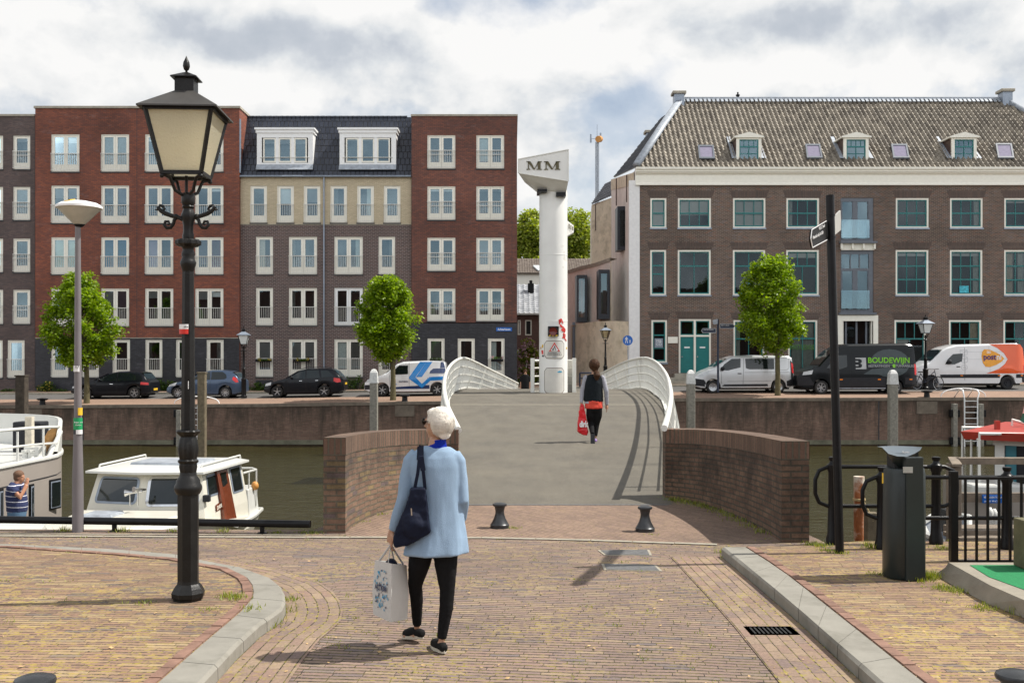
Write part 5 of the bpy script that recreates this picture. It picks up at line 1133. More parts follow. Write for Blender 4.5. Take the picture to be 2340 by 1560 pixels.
for seg in ([(1277,741),(1276,730),(1280,737),(1279,729),(1281,728.5),(1285,739)],[(1279,741),(1284,748),(1278,744),(1287,748),(1281,754),(1289,750),(1287,757)],[(1283,757),(1290,752),(1288,760),(1285,753)],[(1285,762),(1291,765),(1286,763),(1287,772),(1284,770),(1291,768),(1287,770),(1291,776),(1293,779)]): cline(seg,.045,.012,b)
b.build('graffiti','sign_red',pil)
b=MB();b.box(XA(1296,39),XA(1312,39),38.9,39.6,ZA(540,39),ZA(506,39));
b=MB();b.add([PX(1294,502,38.6),PX(1311,515,40.2),PX(1311,537,40.2),PX(1294,540,38.6),PX(1294,543,39.2)],[(0,1,2,3),(3,2,4)]);b.v += [];bo=MB().prism([PX(1294,502,38.6),PX(1311,515,40.2),PX(1311,531,40.2),PX(1294,540,38.6)],(.0,.25,-.02)).build('side_plate','pillar_white',pil)
b=MB()
for x_,y0_,y1_ in ((1299,512,524),(1303,515,526),(1307,518,528)): b.add([PX(x_,y0_,38.9+(x_-1297)*.08),PX(x_+2.4,y0_+1,39.0+(x_-1297)*.08),PX(x_+2.4,y1_,39.0+(x_-1297)*.08),PX(x_,y1_,38.9+(x_-1297)*.08)],[(0,1,2,3)])
b.v=[(v[0],v[1]-.14,v[2]) for v in b.v];b.build('side_lettering','letter_gold',pil,fix=False)
# cage fence behind the pillar
fe=thing('pillar_fence','low white fence wrapped round the back of the bridge pillar','fence',(XP,YP+.2,.68))
n=20;hz0=.66;hz1=ZA(824,38.4)
arcp=[(XP-.80+.0,YP+.05)]+[(XP+.78*math.cos(math.pi-math.pi*k/n),YP+.1+.78*math.sin(math.pi*k/n)) for k in range(n+1)]
b=MB()
for y_ in (824,841,860,878,897): z_=ZA(y_,38.4);b.tube([(x,y,z_) for x,y in arcp],.045 if y_==824 else .03,8)
b.build('rails','bridge_white',fe,smooth=60)
for sx in (-1,1):
 b=MB();b.box(XP+sx*.76-.07,XP+sx*.76+.07,YP-.02,YP+.12,.6,ZA(818,38.4));b.build('post','bridge_white',fe,bevel=.01)
b=MB();a0=[(XP+.76*math.cos(t_),YP+.1+.76*math.sin(t_)) for t_ in [math.pi*.45*k/8 for k in range(9)]];b.rings([[(x,y,.62) for x,y in a0],[(x,y,hz1) for x,y in a0]],False,False);b.build('panel','hatch_white',fe,fix=False)
# ---------------------------------------------------------------- lanterns
glass_mat('lantern_clear',(.85,.82,.7),1.45)
m,t,bb=new_mat('lantern_pane');g=t.nodes.new('ShaderNodeTexCoord').outputs['Object']
bb.inputs['Base Color'].default_value=(.86,.82,.64,1);bb.inputs['Roughness'].default_value=.22;bb.inputs['Transmission Weight'].default_value=.0;bb.inputs['Subsurface Weight'].default_value=.0
vo=t.nodes.new('ShaderNodeTexVoronoi');vo.feature='SMOOTH_F1';vo.inputs['Scale'].default_value=85;t.links.new(vmath(t,'ADD',g,vmath(t,'MULTIPLY',[n_ for n_ in [t.nodes.new('ShaderNodeTexNoise')]][0].outputs['Color'],(.02,.02,.02))),vo.inputs['Vector'])
bp=t.nodes.new('ShaderNodeBump');bp.inputs['Strength'].default_value=.35;bp.inputs['Distance'].default_value=.012;t.links.new(vo.outputs['Distance'],bp.inputs['Height']);t.links.new(bp.outputs[0],bb.inputs['Normal'])
tl_=t.nodes.new('ShaderNodeBsdfTranslucent');tl_.inputs[0].default_value=(1.0,.95,.76,1);t.links.new(bp.outputs[0],tl_.inputs['Normal']);mx=t.nodes.new('ShaderNodeMixShader');mx.inputs[0].default_value=.62
out=[n_ for n_ in t.nodes if n_.type=='OUTPUT_MATERIAL'][0];t.links.new(bb.outputs[0],mx.inputs[1]);t.links.new(tl_.outputs[0],mx.inputs[2]);t.links.new(mx.outputs[0],out.inputs[0])
def lantern(parent,c,w0,w1,zb,zt,ovh,roofh,rot,pane,mt='lamp_black',roof='lamp_roof',bar=.02,chim=True):
 """four-sided tapering lantern: w0 half width at bottom, w1 at top"""
 Rz=Matrix.Rotation(rot,3,'Z');c=Vector(c)
 def q(w,z): return [c+Rz @ Vector((sx*w,sy*w,z)) for sx,sy in ((-1,-1),(1,-1),(1,1),(-1,1))]
 lo,hi=q(w0,zb),q(w1,zt);b=MB()
 for k in range(4): b.bar(lo[k],hi[k],bar,bar);b.bar(lo[k],lo[(k+1) % 4],bar*1.1);b.bar(hi[k],hi[(k+1) % 4],bar*1.4)
 fr=b.build('lantern_frame',mt,parent)
 for k in range(4):
  i=1-bar*.15;MB().add([p for p in (lo[k]*1.0,lo[(k+1) % 4],hi[(k+1) % 4],hi[k])],[(0,1,2,3)]).build('pane',pane,fr,fix=False)
 r0=q(w1+ovh,zt+.0);r0b=q(w1+ovh,zt+.012);cw=w1*.30;r1=q(cw,zt+roofh);b=MB();b.rings([q(w1,zt+.02),r0,r0b,r1,q(cw*.2,zt+roofh)]);rf=b.build('roof',roof,parent)
 if chim:
  h=roofh*.62;b=MB();b.rings([q(cw*.98,zt+roofh-.01),q(cw*.98,zt+roofh+h)]);b.rings([q(cw*1.35,zt+roofh+h),q(cw*1.35,zt+roofh+h+.008),q(cw*.2,zt+roofh+h+.055)]);ch=b.build('vent_box',mt,rf)
  zf=zt+roofh+h+.05;b=MB();b.lathe([(.008,0),(.010,.02),(.020,.028),(.028,.055),(.024,.085),(.012,.11),(.002,.135)],c+Vector((0,0,zf)),12);b.build('finial',mt,rf,smooth=60)
 return fr
YL=8.3;XLp=XA(430,YL);Z=lambda y: ZA(y,YL);px=YL/F
lamp=thing('street_lamp','large ornate black lantern post standing on the left pavement in the foreground','street lamp',(XLp,YL,ZP))
c0=Vector((XLp,YL,0))
def prof(P): return [(w/2*px,Z(y)) for w,y in P]
b=MB();b.lathe(prof([(66,1374),(66,1366),(74,1362),(76,1352),(66,1342),(58,1336),(50,1332),(48,1325),(48,1128)]),c0,8,ph=R(22.5+8));b.build('base','lamp_black',lamp)
b=MB();b.lathe(prof([(52,1128),(60,1120),(62,1114),(60,1108),(54,1104),(52,1096),(40,1088),(38,1084),(36,1078)]),c0,20);b.lathe([(q[0],q[1],.05) for q in prof([(36,1078),(40,1066),(38,1058),(44,1056),(46,1052),(38,1048),(42,1040),(46,1025),(40,1005),(34,997),(50,989),(54,985),(50,982),(34,986)])],c0,48,lobes=8);b.build('lower_ornament','lamp_black',lamp,smooth=45)
b=MB();b.lathe(prof([(33,1000),(32,985),(29,770),(26,620),(24,606)]),c0,8,ph=R(30));b.build('shaft','lamp_black',lamp)
b=MB();b.lathe(prof([(24,622),(30,612),(34,606),(36,600),(32,595),(27,588),(30,582),(28,576),(24,572),(26,566),(36,562)]),c0,24);b.lathe([(q[0],q[1],.06) for q in prof([(40,564),(56,558),(56,551),(46,547),(30,548)])],c0,48,lobes=12);b.lathe([(q[0],q[1],.05) for q in prof([(24,548),(26,540),(22,530),(22,515),(28,500),(32,492),(26,484),(22,478),(28,473),(20,467)])],c0,40,lobes=6);b.lathe(prof([(24,470),(30,464),(30,446),(24,442),(10,440)]),c0,20);b.build('upper_ornament','lamp_black',lamp,smooth=45)
def scroll(s,mb):
 P=[(426+s*8,502),(426+s*18,497),(426+s*34,493),(426+s*48,488),(426+s*58,482),(426+s*66,473),(426+s*61,469.5),(426+s*54,471),(426+s*50,478),(426+s*55,483),(426+s*59,480)]
 mb.tube([PX(x,y,YL) for x,y in P],[.016,.017,.017,.018,.017,.013,.013,.012,.011,.010,.008],8)
 mb.tube([PX(426+s*x,y,YL) for x,y in ((62,476),(68,480),(72,479))],[.012,.009,.003],6)
 P=[(22,497),(28,503),(30,512),(36,520),(45,521),(51,514),(48,506),(41,506),(38,512),(43,514)]
 mb.tube([PX(426+s*x,y,YL) for x,y in P],[.014,.014,.014,.014,.014,.013,.012,.011,.009,.007],8)
 mb.ball(PX(426+s*24,495,YL),.022)
for s in (-1,1): b=MB();scroll(s,b);b.build('scroll_arm','lamp_black',lamp,smooth=60)
b=MB();cl=Vector((XA(426,YL),YL,0));rotL=R(3)
w1=.250;w0=.150;zb_,zt_=Z(401),Z(262)
Rz=Matrix.Rotation(rotL,3,'Z')
for k in range(4):
 d=Rz @ Vector(((-1,-1),(1,-1),(1,1),(-1,1))[k]+(0,));P=[cl+d*.02+Vector((0,0,Z(448))),cl+d*.07+Vector((0,0,Z(438))),cl+d*.085+Vector((0,0,Z(424))),cl+d*.10+Vector((0,0,Z(411))),cl+d*.145+Vector((0,0,Z(405)))];b.tube(P,.013,7)
 b.ball(cl+d*.15+Vector((0,0,Z(409))),.018,n=8,m=6)
b.tube([cl+Vector((0,0,Z(445))),cl+Vector((0,0,Z(402)))],.012,8);b.build('lantern_cradle','lamp_black',lamp,smooth=60)
fr=lantern(lamp,cl,w0,w1,zb_,zt_,.052,.170,rotL,'lantern_pane',bar=.026)
b=MB();b.lathe([(.05,0),(.055,.02),(.035,.05),(.03,.14)],cl+Vector((0,0,zt_-.14)),16);b.build('bulb_holder','lamp_black',fr)
mat('bulb_glass',(.7,.62,.4),.3);MB().ball(cl+Vector((0,0,zt_-.2)),.05,sz=1.4).build('bulb','bulb_glass',fr,smooth=True)
q=MB();P=[Vector((XLp,YL,0))]*2
b=MB();n=6
def wrap(mb,x0,x1,y0,y1,cx_,rad,Yc,off=.001,n=8):
 cxx=XA(cx_,Yc);rr_=rad/F*Yc+off
 def pt(x,y): a=math.asin(max(-.98,min(.98,(x-cx_)/rad)));yy=Yc-rr_*math.cos(a);return Vector((cxx+rr_*math.sin(a),yy,ZA(y,Yc)))
 cs=[lerp(x0,x1,k/n) for k in range(n+1)];mb.rings([[pt(x,y1) for x in cs],[pt(x,y0) for x in cs]],False,False);return pt
b=MB();wrap(b,413,437,741,752,425.5,14.5,YL,.004);b.build('sticker','sign_white',lamp,fix=False)
b=MB();pt=wrap(b,413,437,752,763,425.5,14.5,YL,.004);b.build('sticker','sign_red',lamp,fix=False)
textmesh('lettering','eRur',.018,'text_dark',lamp,'CENTER',PX(425.5,748,YL-.062))
b=MB();wrap(b,433.5,438,870,888,425.5,15.5,YL,.004);b.build('sticker','sign_white',lamp,fix=False)
# small lanterns across the water
def small_lamp(pxx,y_top,y_base,Y,label,s=1.0,clear=False):
 X=XA(pxx,Y);zb=ZA(y_base,Y);H_=ZA(y_top,Y)-zb
 t=thing('street_lamp',label,'street lamp',(X,Y,zb),'small lanterns along the far quay');c=Vector((X,Y,zb));k=H_/3.8
 b=MB();b.lathe([(.17*k,0),(.17*k,.1),(.13*k,.14),(.13*k,.95*k),(.15*k,1.0*k),(.09*k,1.05*k),(.075*k,1.5*k),(.10*k,1.55*k),(.06*k,1.6*k),(.05*k,2.45*k),(.09*k,2.5*k),(.04*k,2.55*k),(.04*k,2.68*k),(.08*k,2.75*k)],c,12);b.bar(c+Vector((-.2*k,0,2.48*k)),c+Vector((.2*k,0,2.48*k)),.03*k);b.build('post','black_paint',t,smooth=40)
 b=MB()
 for sx in (-1,1): b.tube([c+Vector((sx*.03,0,2.6*k)),c+Vector((sx*.12*k,0,2.72*k)),c+Vector((sx*.14*k,0,2.84*k))],.02*k,5)
 b.build('cradle','black_paint',t)
 lantern(t,c,.15*k,.265*k,2.84*k,3.32*k,.08*k,.19*k,R(8),'lantern_clear' if clear else 'blind_white','black_paint','zinc',bar=.028*k)
 return t
small_lamp(557,745,909,55.4,'small black lantern post between the grey hatchback and the black estate car')
small_lamp(1383.5,738,872,58.0,'small black lantern post in front of the plaster wall near the round blue sign',clear=True)
small_lamp(2115,718,889,55.2,'small black lantern post with a bicycle leaning on it beside the orange and white van')
# saucer lamp
mat('pole_grey',(.17,.155,.16),.5,var=.06);glass_mat('saucer_glass',(.75,.75,.66),1.5)
Yg=12.1;Xg=XA(178,Yg);t_=thing('saucer_lamp','slim grey lamp post with a shallow conical saucer head at the water edge','street lamp',(Xg,Yg,0))
def tp(w): return w/2/F*Yg
b=MB();b.lathe([(tp(25),0),(tp(24.5),.6),(tp(17),1.3+.0),(tp(14.5),2.4),(tp(12),ZA(516,Yg))],(Xg,Yg,0),16);b.build('pole','pole_grey',t_,smooth=50)
Xh=XA(181,Yg);b=MB();b.lathe([(tp(12),ZA(518,Yg)),(tp(26),ZA(513,Yg)),(tp(14),ZA(519,Yg))],(Xh,Yg,0),16);b.build('collar','plastic_dark',t_)
mat('saucer_shade',(.50,.50,.44),.35);b=MB();b.lathe([(tp(24),ZA(513,Yg)),(tp(60),ZA(495,Yg)),(tp(100),ZA(474,Yg))],(Xh,Yg,0),32,cap=False);hd=b.build('shade','saucer_shade',t_,smooth=60)
b=MB();b.lathe([(tp(101),ZA(476,Yg)),(tp(101),ZA(471,Yg)),(tp(80),ZA(464.5,Yg)),(tp(40),ZA(460,Yg)),(.002,ZA(459,Yg))],(Xh,Yg,0),32,cap=True);b.build('lid','white_paint',t_,smooth=50)
b=MB();P=[PX(148,463,Yg-.05),PX(172,459.0,Yg-.05),PX(160,460,Yg-.2),PX(146,464,Yg-.2)];b.prism([p+Vector((0,0,.012)) for p in P],(0,0,.01));b.build('leaf_litter','plate_yellow',t_)
mat('sticker_green',(.01,.30,.10),.5)
for (x0_,x1_,y0_,y1_,w_,m_) in ((171,184,835,849,17.5,'sign_white'),(169.5,189,954,981,20,'sticker_green'),(169.5,178,981,991,20,'text_dark'),(178,189,981,991,20,'sign_white'),(182,189,931,948,20,'plate_yellow')):
 b=MB();wrap(b,x0_,x1_,y0_,y1_,179.3 if w_==20 else 177.8,w_/2,Yg,.004);b.build('sticker',m_,t_,fix=False)
textmesh('lettering','17',.05,'text_dark',t_,'CENTER',PX(176,841.5,Yg-.058))
textmesh('lettering','Reigns and',.022,'sign_white',t_,'CENTER',PX(179,966,Yg-.062));textmesh('lettering','Zoetjes',.022,'sign_white',t_,'CENTER',PX(179,972,Yg-.062))
# ---------------------------------------------------------------- bollards
def bollard(loc,label,s=1.0,name='bollard'):
 t=thing(name,label,'bollard',loc,'waisted iron bollards on the square')
 b=MB();b.lathe([(.113,0),(.114,.045),(.108,.05),(.10,.062),(.07,.12),(.055,.17),(.052,.205),(.062,.25),(.07,.268)],(0,0,0),28);o=b.build('body','bollard_iron',None,smooth=45);o.parent=t
 b=MB();b.lathe([(.07,.262),(.083,.268),(.087,.28),(.082,.292),(.055,.302),(.002,.306)],(0,0,0),28);o=b.build('cap','bollard_iron',None,smooth=45);o.parent=t
 t.scale=(s,s,s);return t
mat('bollard_iron',(.035,.037,.04),.36,.3,var=.3,vs=14,bump=.1,bs=90,stain=(.14,.09,.055),stain_s=12,stain_t=(.68,.8))
bollard(tuple(GX(1142,1206,0)),'waisted black iron bollard at the bridge mouth, left of its pair',.98);bollard(tuple(GX(1474,1214,0)),'waisted black iron bollard at the bridge mouth, right of its pair',.98)
for (x_,y_,lb) in ((80,1541,'waisted bollard with worn rusty top cut by the lower left corner of the photo'),(2322,1531,'waisted dark bollard cut by the lower right corner of the photo')):
 Yb=(EYE-(ZP+.306*1.15))*F/(y_-CY);bollard((XA(x_,Yb),Yb,ZP),lb,1.15)
def mooring(pxx,y,label,Y=52.25):
 X=XA(pxx,Y);z=zfar(X,Y)+.01;t=thing('mooring_bollard',label,'bollard',(X,Y,z),'small mooring bollards on the far quay')
 MB().lathe([(.16,0),(.14,.05),(.13,.22)],(X,Y,z),12).build('shank','black_paint',t);MB().lathe([(.2,.22),(.27,.26),(.27,.30),(.1,.33)],(X,Y,z),12).build('cap','black_paint',t)
mooring(925,910,'small black mooring bollard on the far quay edge just left of the bridge');mooring(2118,905,'small black mooring bollard on the far quay edge below the dark van');mooring(97,915,'small black mooring bollard on the far quay edge beside the dark timber pile')
# ---------------------------------------------------------------- timber piles in the canal
mat('timber_grey',(.24,.225,.19),.9,var=.3,vs=9,bump=.6,bs=30);mat('timber_dark',(.055,.042,.03),.9,var=.5,vs=6,bump=.6,bs=30);mat('timber_brown',(.15,.12,.075),.9,var=.35,vs=8,bump=.6,bs=30);mat('pile_white',(.60,.60,.58),.7,var=.2,vs=9,bump=.3)
def pile(x0,x1,ytop,Y,label,cap=None,m='timber_grey',top='pyramid',grp=None):
 a,c=XA(x0,Y),XA(x1,Y);w=c-a;zt_=ZA(ytop,Y);t=thing('timber_pile',label,'timber pile',((a+c)/2,Y,-2.5),grp)
 zc_=ZA(cap,Y) if cap else zt_-.05;MB().box(a,c,Y,Y+w,-4,zc_).build('post',m,t,bevel=.03)
 if cap:
  b=MB();o=.015;q=lambda d,z: [(a+d,Y+d,z),(c-d,Y+d,z),(c-d,Y+w-d,z),(a+d,Y+w-d,z)]
  b.rings([q(-o,zc_),q(-o+.03,zt_-.16),q(.07,zt_-.04),q(w*.38,zt_)]);b.build('cap','pile_white',t)
 else: MB().box(a-.02,c+.02,Y-.02,Y+w+.02,zc_+.001,zc_+.05).build('top',m,t,bevel=.01)
 return t
pile(844.5,862,843,47,'grey timber mooring pile with white cap left of the bridge',875,grp='white capped mooring piles');pile(1571,1589,845,45,'grey timber mooring pile with white cap right of the bridge',877,grp='white capped mooring piles');pile(2034,2053,845,44,'grey timber mooring pile with white cap in front of the dark van',878,grp='white capped mooring piles')
pile(34,56,857,40,'blackened timber pile at the far left in front of the quay wall',None,'timber_dark');pile(450.5,468,850,40,'brown timber pile standing just right of the big lantern post',None,'timber_brown')
fg='fender timbers flanking quay ladders'
for (x0_,x1_,Y_,lb) in ((398,409,51.4,'grey fender timber on the quay wall behind the big lantern post'),(2184,2194,51.4,'grey fender timber left of the right hand quay ladder'),(2243.5,2254,51.4,'grey fender timber right of the right hand quay ladder')):
 a,c=XA(x0_,Y_),XA(x1_,Y_);t=thing('fender_timber',lb,'fender',((a+c)/2,Y_,-2.4),fg);MB().box(a,c,Y_+.25,Y_+.55,-3,ZA(937 if x0_<500 else 923,Y_)).build('beam','timber_grey',t,bevel=.02)
 for y_ in (945,1008): zq=ZA(y_,Y_);MB().box(a-.14,c+.14,Y_+.3,Y_+.5,zq-.18,zq+.18).build('bracket','black_paint',t,bevel=.03)
def ladder(xc,w,ytop,ysh,label,Y=51.55):
 X=XA(xc,Y);hw=w/2/F*Y;t=thing('quay_ladder',label,'ladder',(X,Y,-2.4));zq=zedge(X);zt_=ZA(ytop,Y)
 b=MB()
 for s in (-1,1): b.tube([(X+s*hw*.9,Y,-2.9),(X+s*hw*.9,Y,zq-.05),(X+s*hw*1.1,Y-.02,zq+.25),(X+s*hw,Y+.1,zt_-.05),(X+s*hw*.92,Y+.5,zt_),(X+s*hw*.95,Y+1.1,zq+.03)],.035,6)
 b.build('stiles','white_paint',t,smooth=60)
 b=MB();k=0;z_=zq-.15
 while z_>-2.3: b.bar((X-hw*.9,Y,z_),(X+hw*.9,Y,z_),.03);z_ -= .28;k += 1
 b.build('rungs','white_paint',t)
 b=MB();n=12;ww=52/F*Y
 b.tube([(X+ww*math.cos(math.pi*(1-k/n)),Y+.9,zq+.02+(zt_-zq)*(math.sin(math.pi*k/n) ** .8)) for k in range(n+1)],.03,6);b.build('hoop','white_paint',t,smooth=60)
ladder(2219,33,889,0,'white steel ladder with arched grab rails on the far quay at right');ladder(437,33,908,0,'white steel ladder on the far quay wall hidden behind the big lantern post')
# ---------------------------------------------------------------- tube rail along the near quay
tr=thing('tube_rail','thick low black tube rail along the water edge at left','railing',(XA(300,12.1),12.1,0))
b=MB();A_=PX(-200,1183.5,12.3);B2=PX(709,1197,11.95);b.tube([A_,B2],.043,16);b.build('tube','black_paint',tr,smooth=50)
for x_ in (-60,268,602): p=A_.lerp(B2,(x_+200)/909);b=MB();b.box(p.x-.022,p.x+.022,p.y-.02,p.y+.02,-.05,p.z);b.box(p.x-.05,p.x+.05,p.y-.04,p.y+.04,-.02,.012);b.build('leg','black_paint',tr)
# ---------------------------------------------------------------- near signpost, bin, railings
sp=thing('signpost','leaning dark finger post with two direction boards on the right pavement','signpost',GX(1918,1258,ZP));Ys=10.37
P0=GX(1919,1262,ZP);P1=PX(1899,545,Ys);P2=PX(1896.5,446,Ys)
b=MB();b.tube([P0-Vector((0,0,.05)),P1],.041,16);b.build('post','black_paint',sp,smooth=50)
b=MB();b.tube([PX(1899,546,Ys),P2],.041*1.0,16);b.tube([PX(1899,545,Ys),PX(1898.7,541,Ys)],.048,16);b.tube([PX(1898,494,Ys),PX(1897.9,491,Ys)],.046,16);b.build('sleeve','black_paint',sp,smooth=50)
mat('board_dark',(.012,.011,.011),.6,spec=.15);mat('board_grey',(.40,.39,.36),.5)
# left board: plane recedes to the left and toward the viewer
def board(px4,depths,nm,m,label=None):
 P=[PX(x,y,d) for (x,y),d in zip(px4,depths)];nrm=(P[1]-P[0]).cross(P[2]-P[0]).normalized()*.015
 o=MB().prism(P,nrm).build(nm,m,sp);return P,o
yl,yr_=9.55,10.35
P,o=board([(1888,505),(1889.5,548),(1856,566),(1852,546),(1854.5,525)],[yr_,yr_,yl,yl-.05,yl],'board','board_dark')
b=MB();Pc=sum(P,Vector())/5
for i in range(1,5): b.bar(P[i]-Vector((.0,.012,0)),P[(i+1) % 5]-Vector((0,.012,0)),.006)
b.build('board_border','sign_white',sp)
ex=(P[0]-P[4]).normalized();rot=Matrix((ex,Vector((ex.y,-ex.x,0)).normalized()*-1,Vector((0,0,1)))).transposed()
def on_board(x,y): # intersect pixel ray with the board plane
 n_=(P[1]-P[0]).cross(P[2]-P[0]).normalized();d=Vector(((x-CX)/F,1,-(y-CY)/F));o_=Vector((0,0,EYE));tt=(P[0]-o_).dot(n_)/d.dot(n_);return o_+d*(tt-.03)
for tx,(x_,y_),(x2,y2),sz in (('V.O.C. Pand',(1871.5,526),(1887,517),.042),('Historisch schip De Delft',(1857.5,547),(1888,530),.042)):
 a_=on_board(x_,y_);c_=on_board(x2,y2);ee=(c_-a_);L=ee.length;ex=ee.normalized();nn_=(P[1]-P[0]).cross(P[2]-P[0]).normalized();nn_=nn_ if nn_.y>0 else-nn_;uu=nn_.cross(ex)*-1 if nn_.cross(ex).z<0 else nn_.cross(ex)
 rm=Matrix((ex,nn_,uu)).transposed();textmesh('lettering',tx,sz,'sign_white',sp,'LEFT',a_,rot=rm,xs=L/(len(tx)*sz*.53),depth=.001)
P_,o=board([(1901,497),(1902,539),(1918,526),(1918.5,503),(1917.5,481)],[10.4,10.4,11.2,11.25,11.2],'board','board_grey','pale board edge facing the sun')
# litter bin
mat('bin_green',(.014,.021,.021),.4,var=.15,vs=3,bump=.1,bs=60);mat('bin_lid',(.10,.125,.145),.35,var=.1,stain=(.3,.3,.28),stain_s=20,stain_t=(.66,.8))
Yb=9.15;bn=thing('litter_bin','dark green litter bin with a boat shaped hood on the right pavement','litter bin',(XA(2066,Yb),Yb,ZP))
def bx(x): return XA(x,Yb)
def bz(y): return ZA(y,Yb)
n=24
def oval(cx_,hw,hd,z,y=Yb): return [(bx(cx_)+hw/F*Yb*math.copysign(abs(math.cos(2*math.pi*k/n)) ** .8,math.cos(2*math.pi*k/n)),y+hd*math.copysign(abs(math.sin(2*math.pi*k/n)) ** .8,math.sin(2*math.pi*k/n)),z) for k in range(n)]
b=MB();b.rings([oval(2065,42,.15,ZP+.0),oval(2065,45,.165,ZP+.02),oval(2065.5,45,.17,bz(1200)),oval(2066,44,.165,bz(1078)),oval(2066,42,.15,bz(1068))]);b.build('body','bin_green',bn,smooth=45)
b=MB();b.rings([[(bx(2053),Yb-.19,ZP-.0),(bx(2097),Yb-.18,ZP),(bx(2099),Yb-.12,ZP),(bx(2051),Yb-.12,ZP)],[(bx(2053),Yb-.19,bz(1068)),(bx(2092),Yb-.18,bz(1068)),(bx(2094),Yb-.12,bz(1068)),(bx(2051),Yb-.12,bz(1068))],[(bx(2053),Yb-.19,bz(1040)),(bx(2092),Yb-.18,bz(1040)),(bx(2094),Yb-.1,bz(1040)),(bx(2051),Yb-.1,bz(1040))]]);b.build('front_panel','bin_green',bn,bevel=.006)
b=MB();b.box(bx(2038),bx(2093),Yb-.06,Yb+.12,bz(1072),bz(1034));b.build('opening','room_dark',bn)
b=MB();hs_=[]
outl=[(2016,1022),(2030,1036),(2050,1042),(2072,1043),(2090,1036),(2103,1028),(2107,1021)]
front=[PX(x,y,Yb-.17+.12*abs(x-2062)/45) for x,y in outl];top=[Vector((p.x,Yb+.17-.08*abs(i-3)/3,ZA(1022,Yb)+.0)) for i,p in enumerate(front)]
n_=len(front);b.add([(p.x,p.y,p.z+.0) for p in front]+[tuple(p) for p in top]+[(p.x*.6+bx(2065)*.4,p.y*.5+Yb*.5,p.z-.10) for p in front],[(i,i+1,n_+i+1,n_+i) for i in range(n_-1)]+[(i,2*n_+i,2*n_+i+1,i+1) for i in range(n_-1)])
un=MB().add(b.v,b.f[n_-1:]);b.f=b.f[:n_-1];ho=b.build('hood','bin_lid',bn,fix=False,smooth=40);un.build('hood_underside','bin_green',ho,fix=False,smooth=40)
textmesh('lettering','form',.03,'sign_white',ho,'CENTER',PX(2070,1035,Yb-.14))
b=MB();b.quad(PX(2063.5,1080,Yb-.20),PX(2086,1080,Yb-.20),PX(2086,1066,Yb-.20),PX(2063.5,1066,Yb-.20));b.build('sticker','board_grey',bn,fix=False)
b=MB();b.quad(PX(2015.5,1104,Yb-.09),PX(2018.8,1104,Yb-.1),PX(2018.8,1080,Yb-.1),PX(2015.5,1080,Yb-.09));b.build('sticker','plate_yellow',bn,fix=False)
def loop_rail(label,Yr,posts,xl,xr,yt,yb_,rend=True):
 t=thing('quay_railing',label,'railing',(XA(xl,Yr),Yr,ZP));r=.021;c_=16
 top,bot=ZA(yt,Yr),ZA(yb_,Yr);a,e=XA(xl,Yr),XA(xr,Yr);k=.13
 P=[(e,Yr,top)] if not rend else [(e,Yr,lerp(top,bot,.5)),(e,Yr,top-k),(e-k*.3,Yr,top-k*.3),(e-k,Yr,top)]
 P += [(a+k,Yr,top),(a+k*.3,Yr,top-k*.3),(a,Yr,top-k),(a,Yr,bot+k),(a+k*.3,Yr,bot+k*.3),(a+k,Yr,bot)]
 P += [(e,Yr,bot)] if not rend else [(e-k,Yr,bot),(e-k*.3,Yr,bot+k*.3),(e,Yr,bot+k),(e,Yr,lerp(top,bot,.5))]
 b=MB();b.tube(P,r,10,cap=not rend);b.build('tube','black_paint',t,smooth=60)
 for x_ in posts:
  X=XA(x_,Yr);w=.044;zc_=top+.04;b=MB();b.lathe([(.07,ZP-.02),(.07,ZP+.05),(.055,ZP+.10),(.047,.5),(.045,zc_-.1),(.058,zc_-.07),(.058,zc_-.02),(.035,zc_),(.03,zc_+.02),(.042,zc_+.035),(.042,zc_+.06),(.02,zc_+.065)],(X,Yr,0),12);b.build('post','black_paint',t,smooth=40)
loop_rail('black looped tube railing at the water edge behind the litter bin',10.78,(1903,2139),1863,2187,1066,1156);loop_rail('second black looped tube railing, a little lower, right of the litter bin',10.5,(2015,2301),1971,2500,1090,1183,rend=False)
fp=thing('bar_fence','black steel bar fence panel at the right edge in front of the moored boats','fence',(XA(2181,9.85),9.85,ZP));Yf=9.85
MB().box(XA(2171,Yf),XA(2187.5,Yf),Yf-.03,Yf+.04,ZP,ZA(1076,Yf)).build('post','black_paint',fp,bevel=.004)
b=MB();b.box(XA(2187.5,Yf),XA(2480,Yf),Yf-.02,Yf+.02,ZA(1095,Yf),ZA(1089,Yf));b.box(XA(2187.5,Yf),XA(2480,Yf),Yf-.02,Yf+.02,ZA(1284,Yf),ZA(1279,Yf));b.builds('rail','black_paint',fp)
x_=2206.0
while x_<2460: MB().box(XA(x_-2.4,Yf),XA(x_+2.4,Yf),Yf-.01,Yf+.01,ZA(1279,Yf),ZA(1095,Yf)).build('bar','black_paint',fp);x_ += 25.6
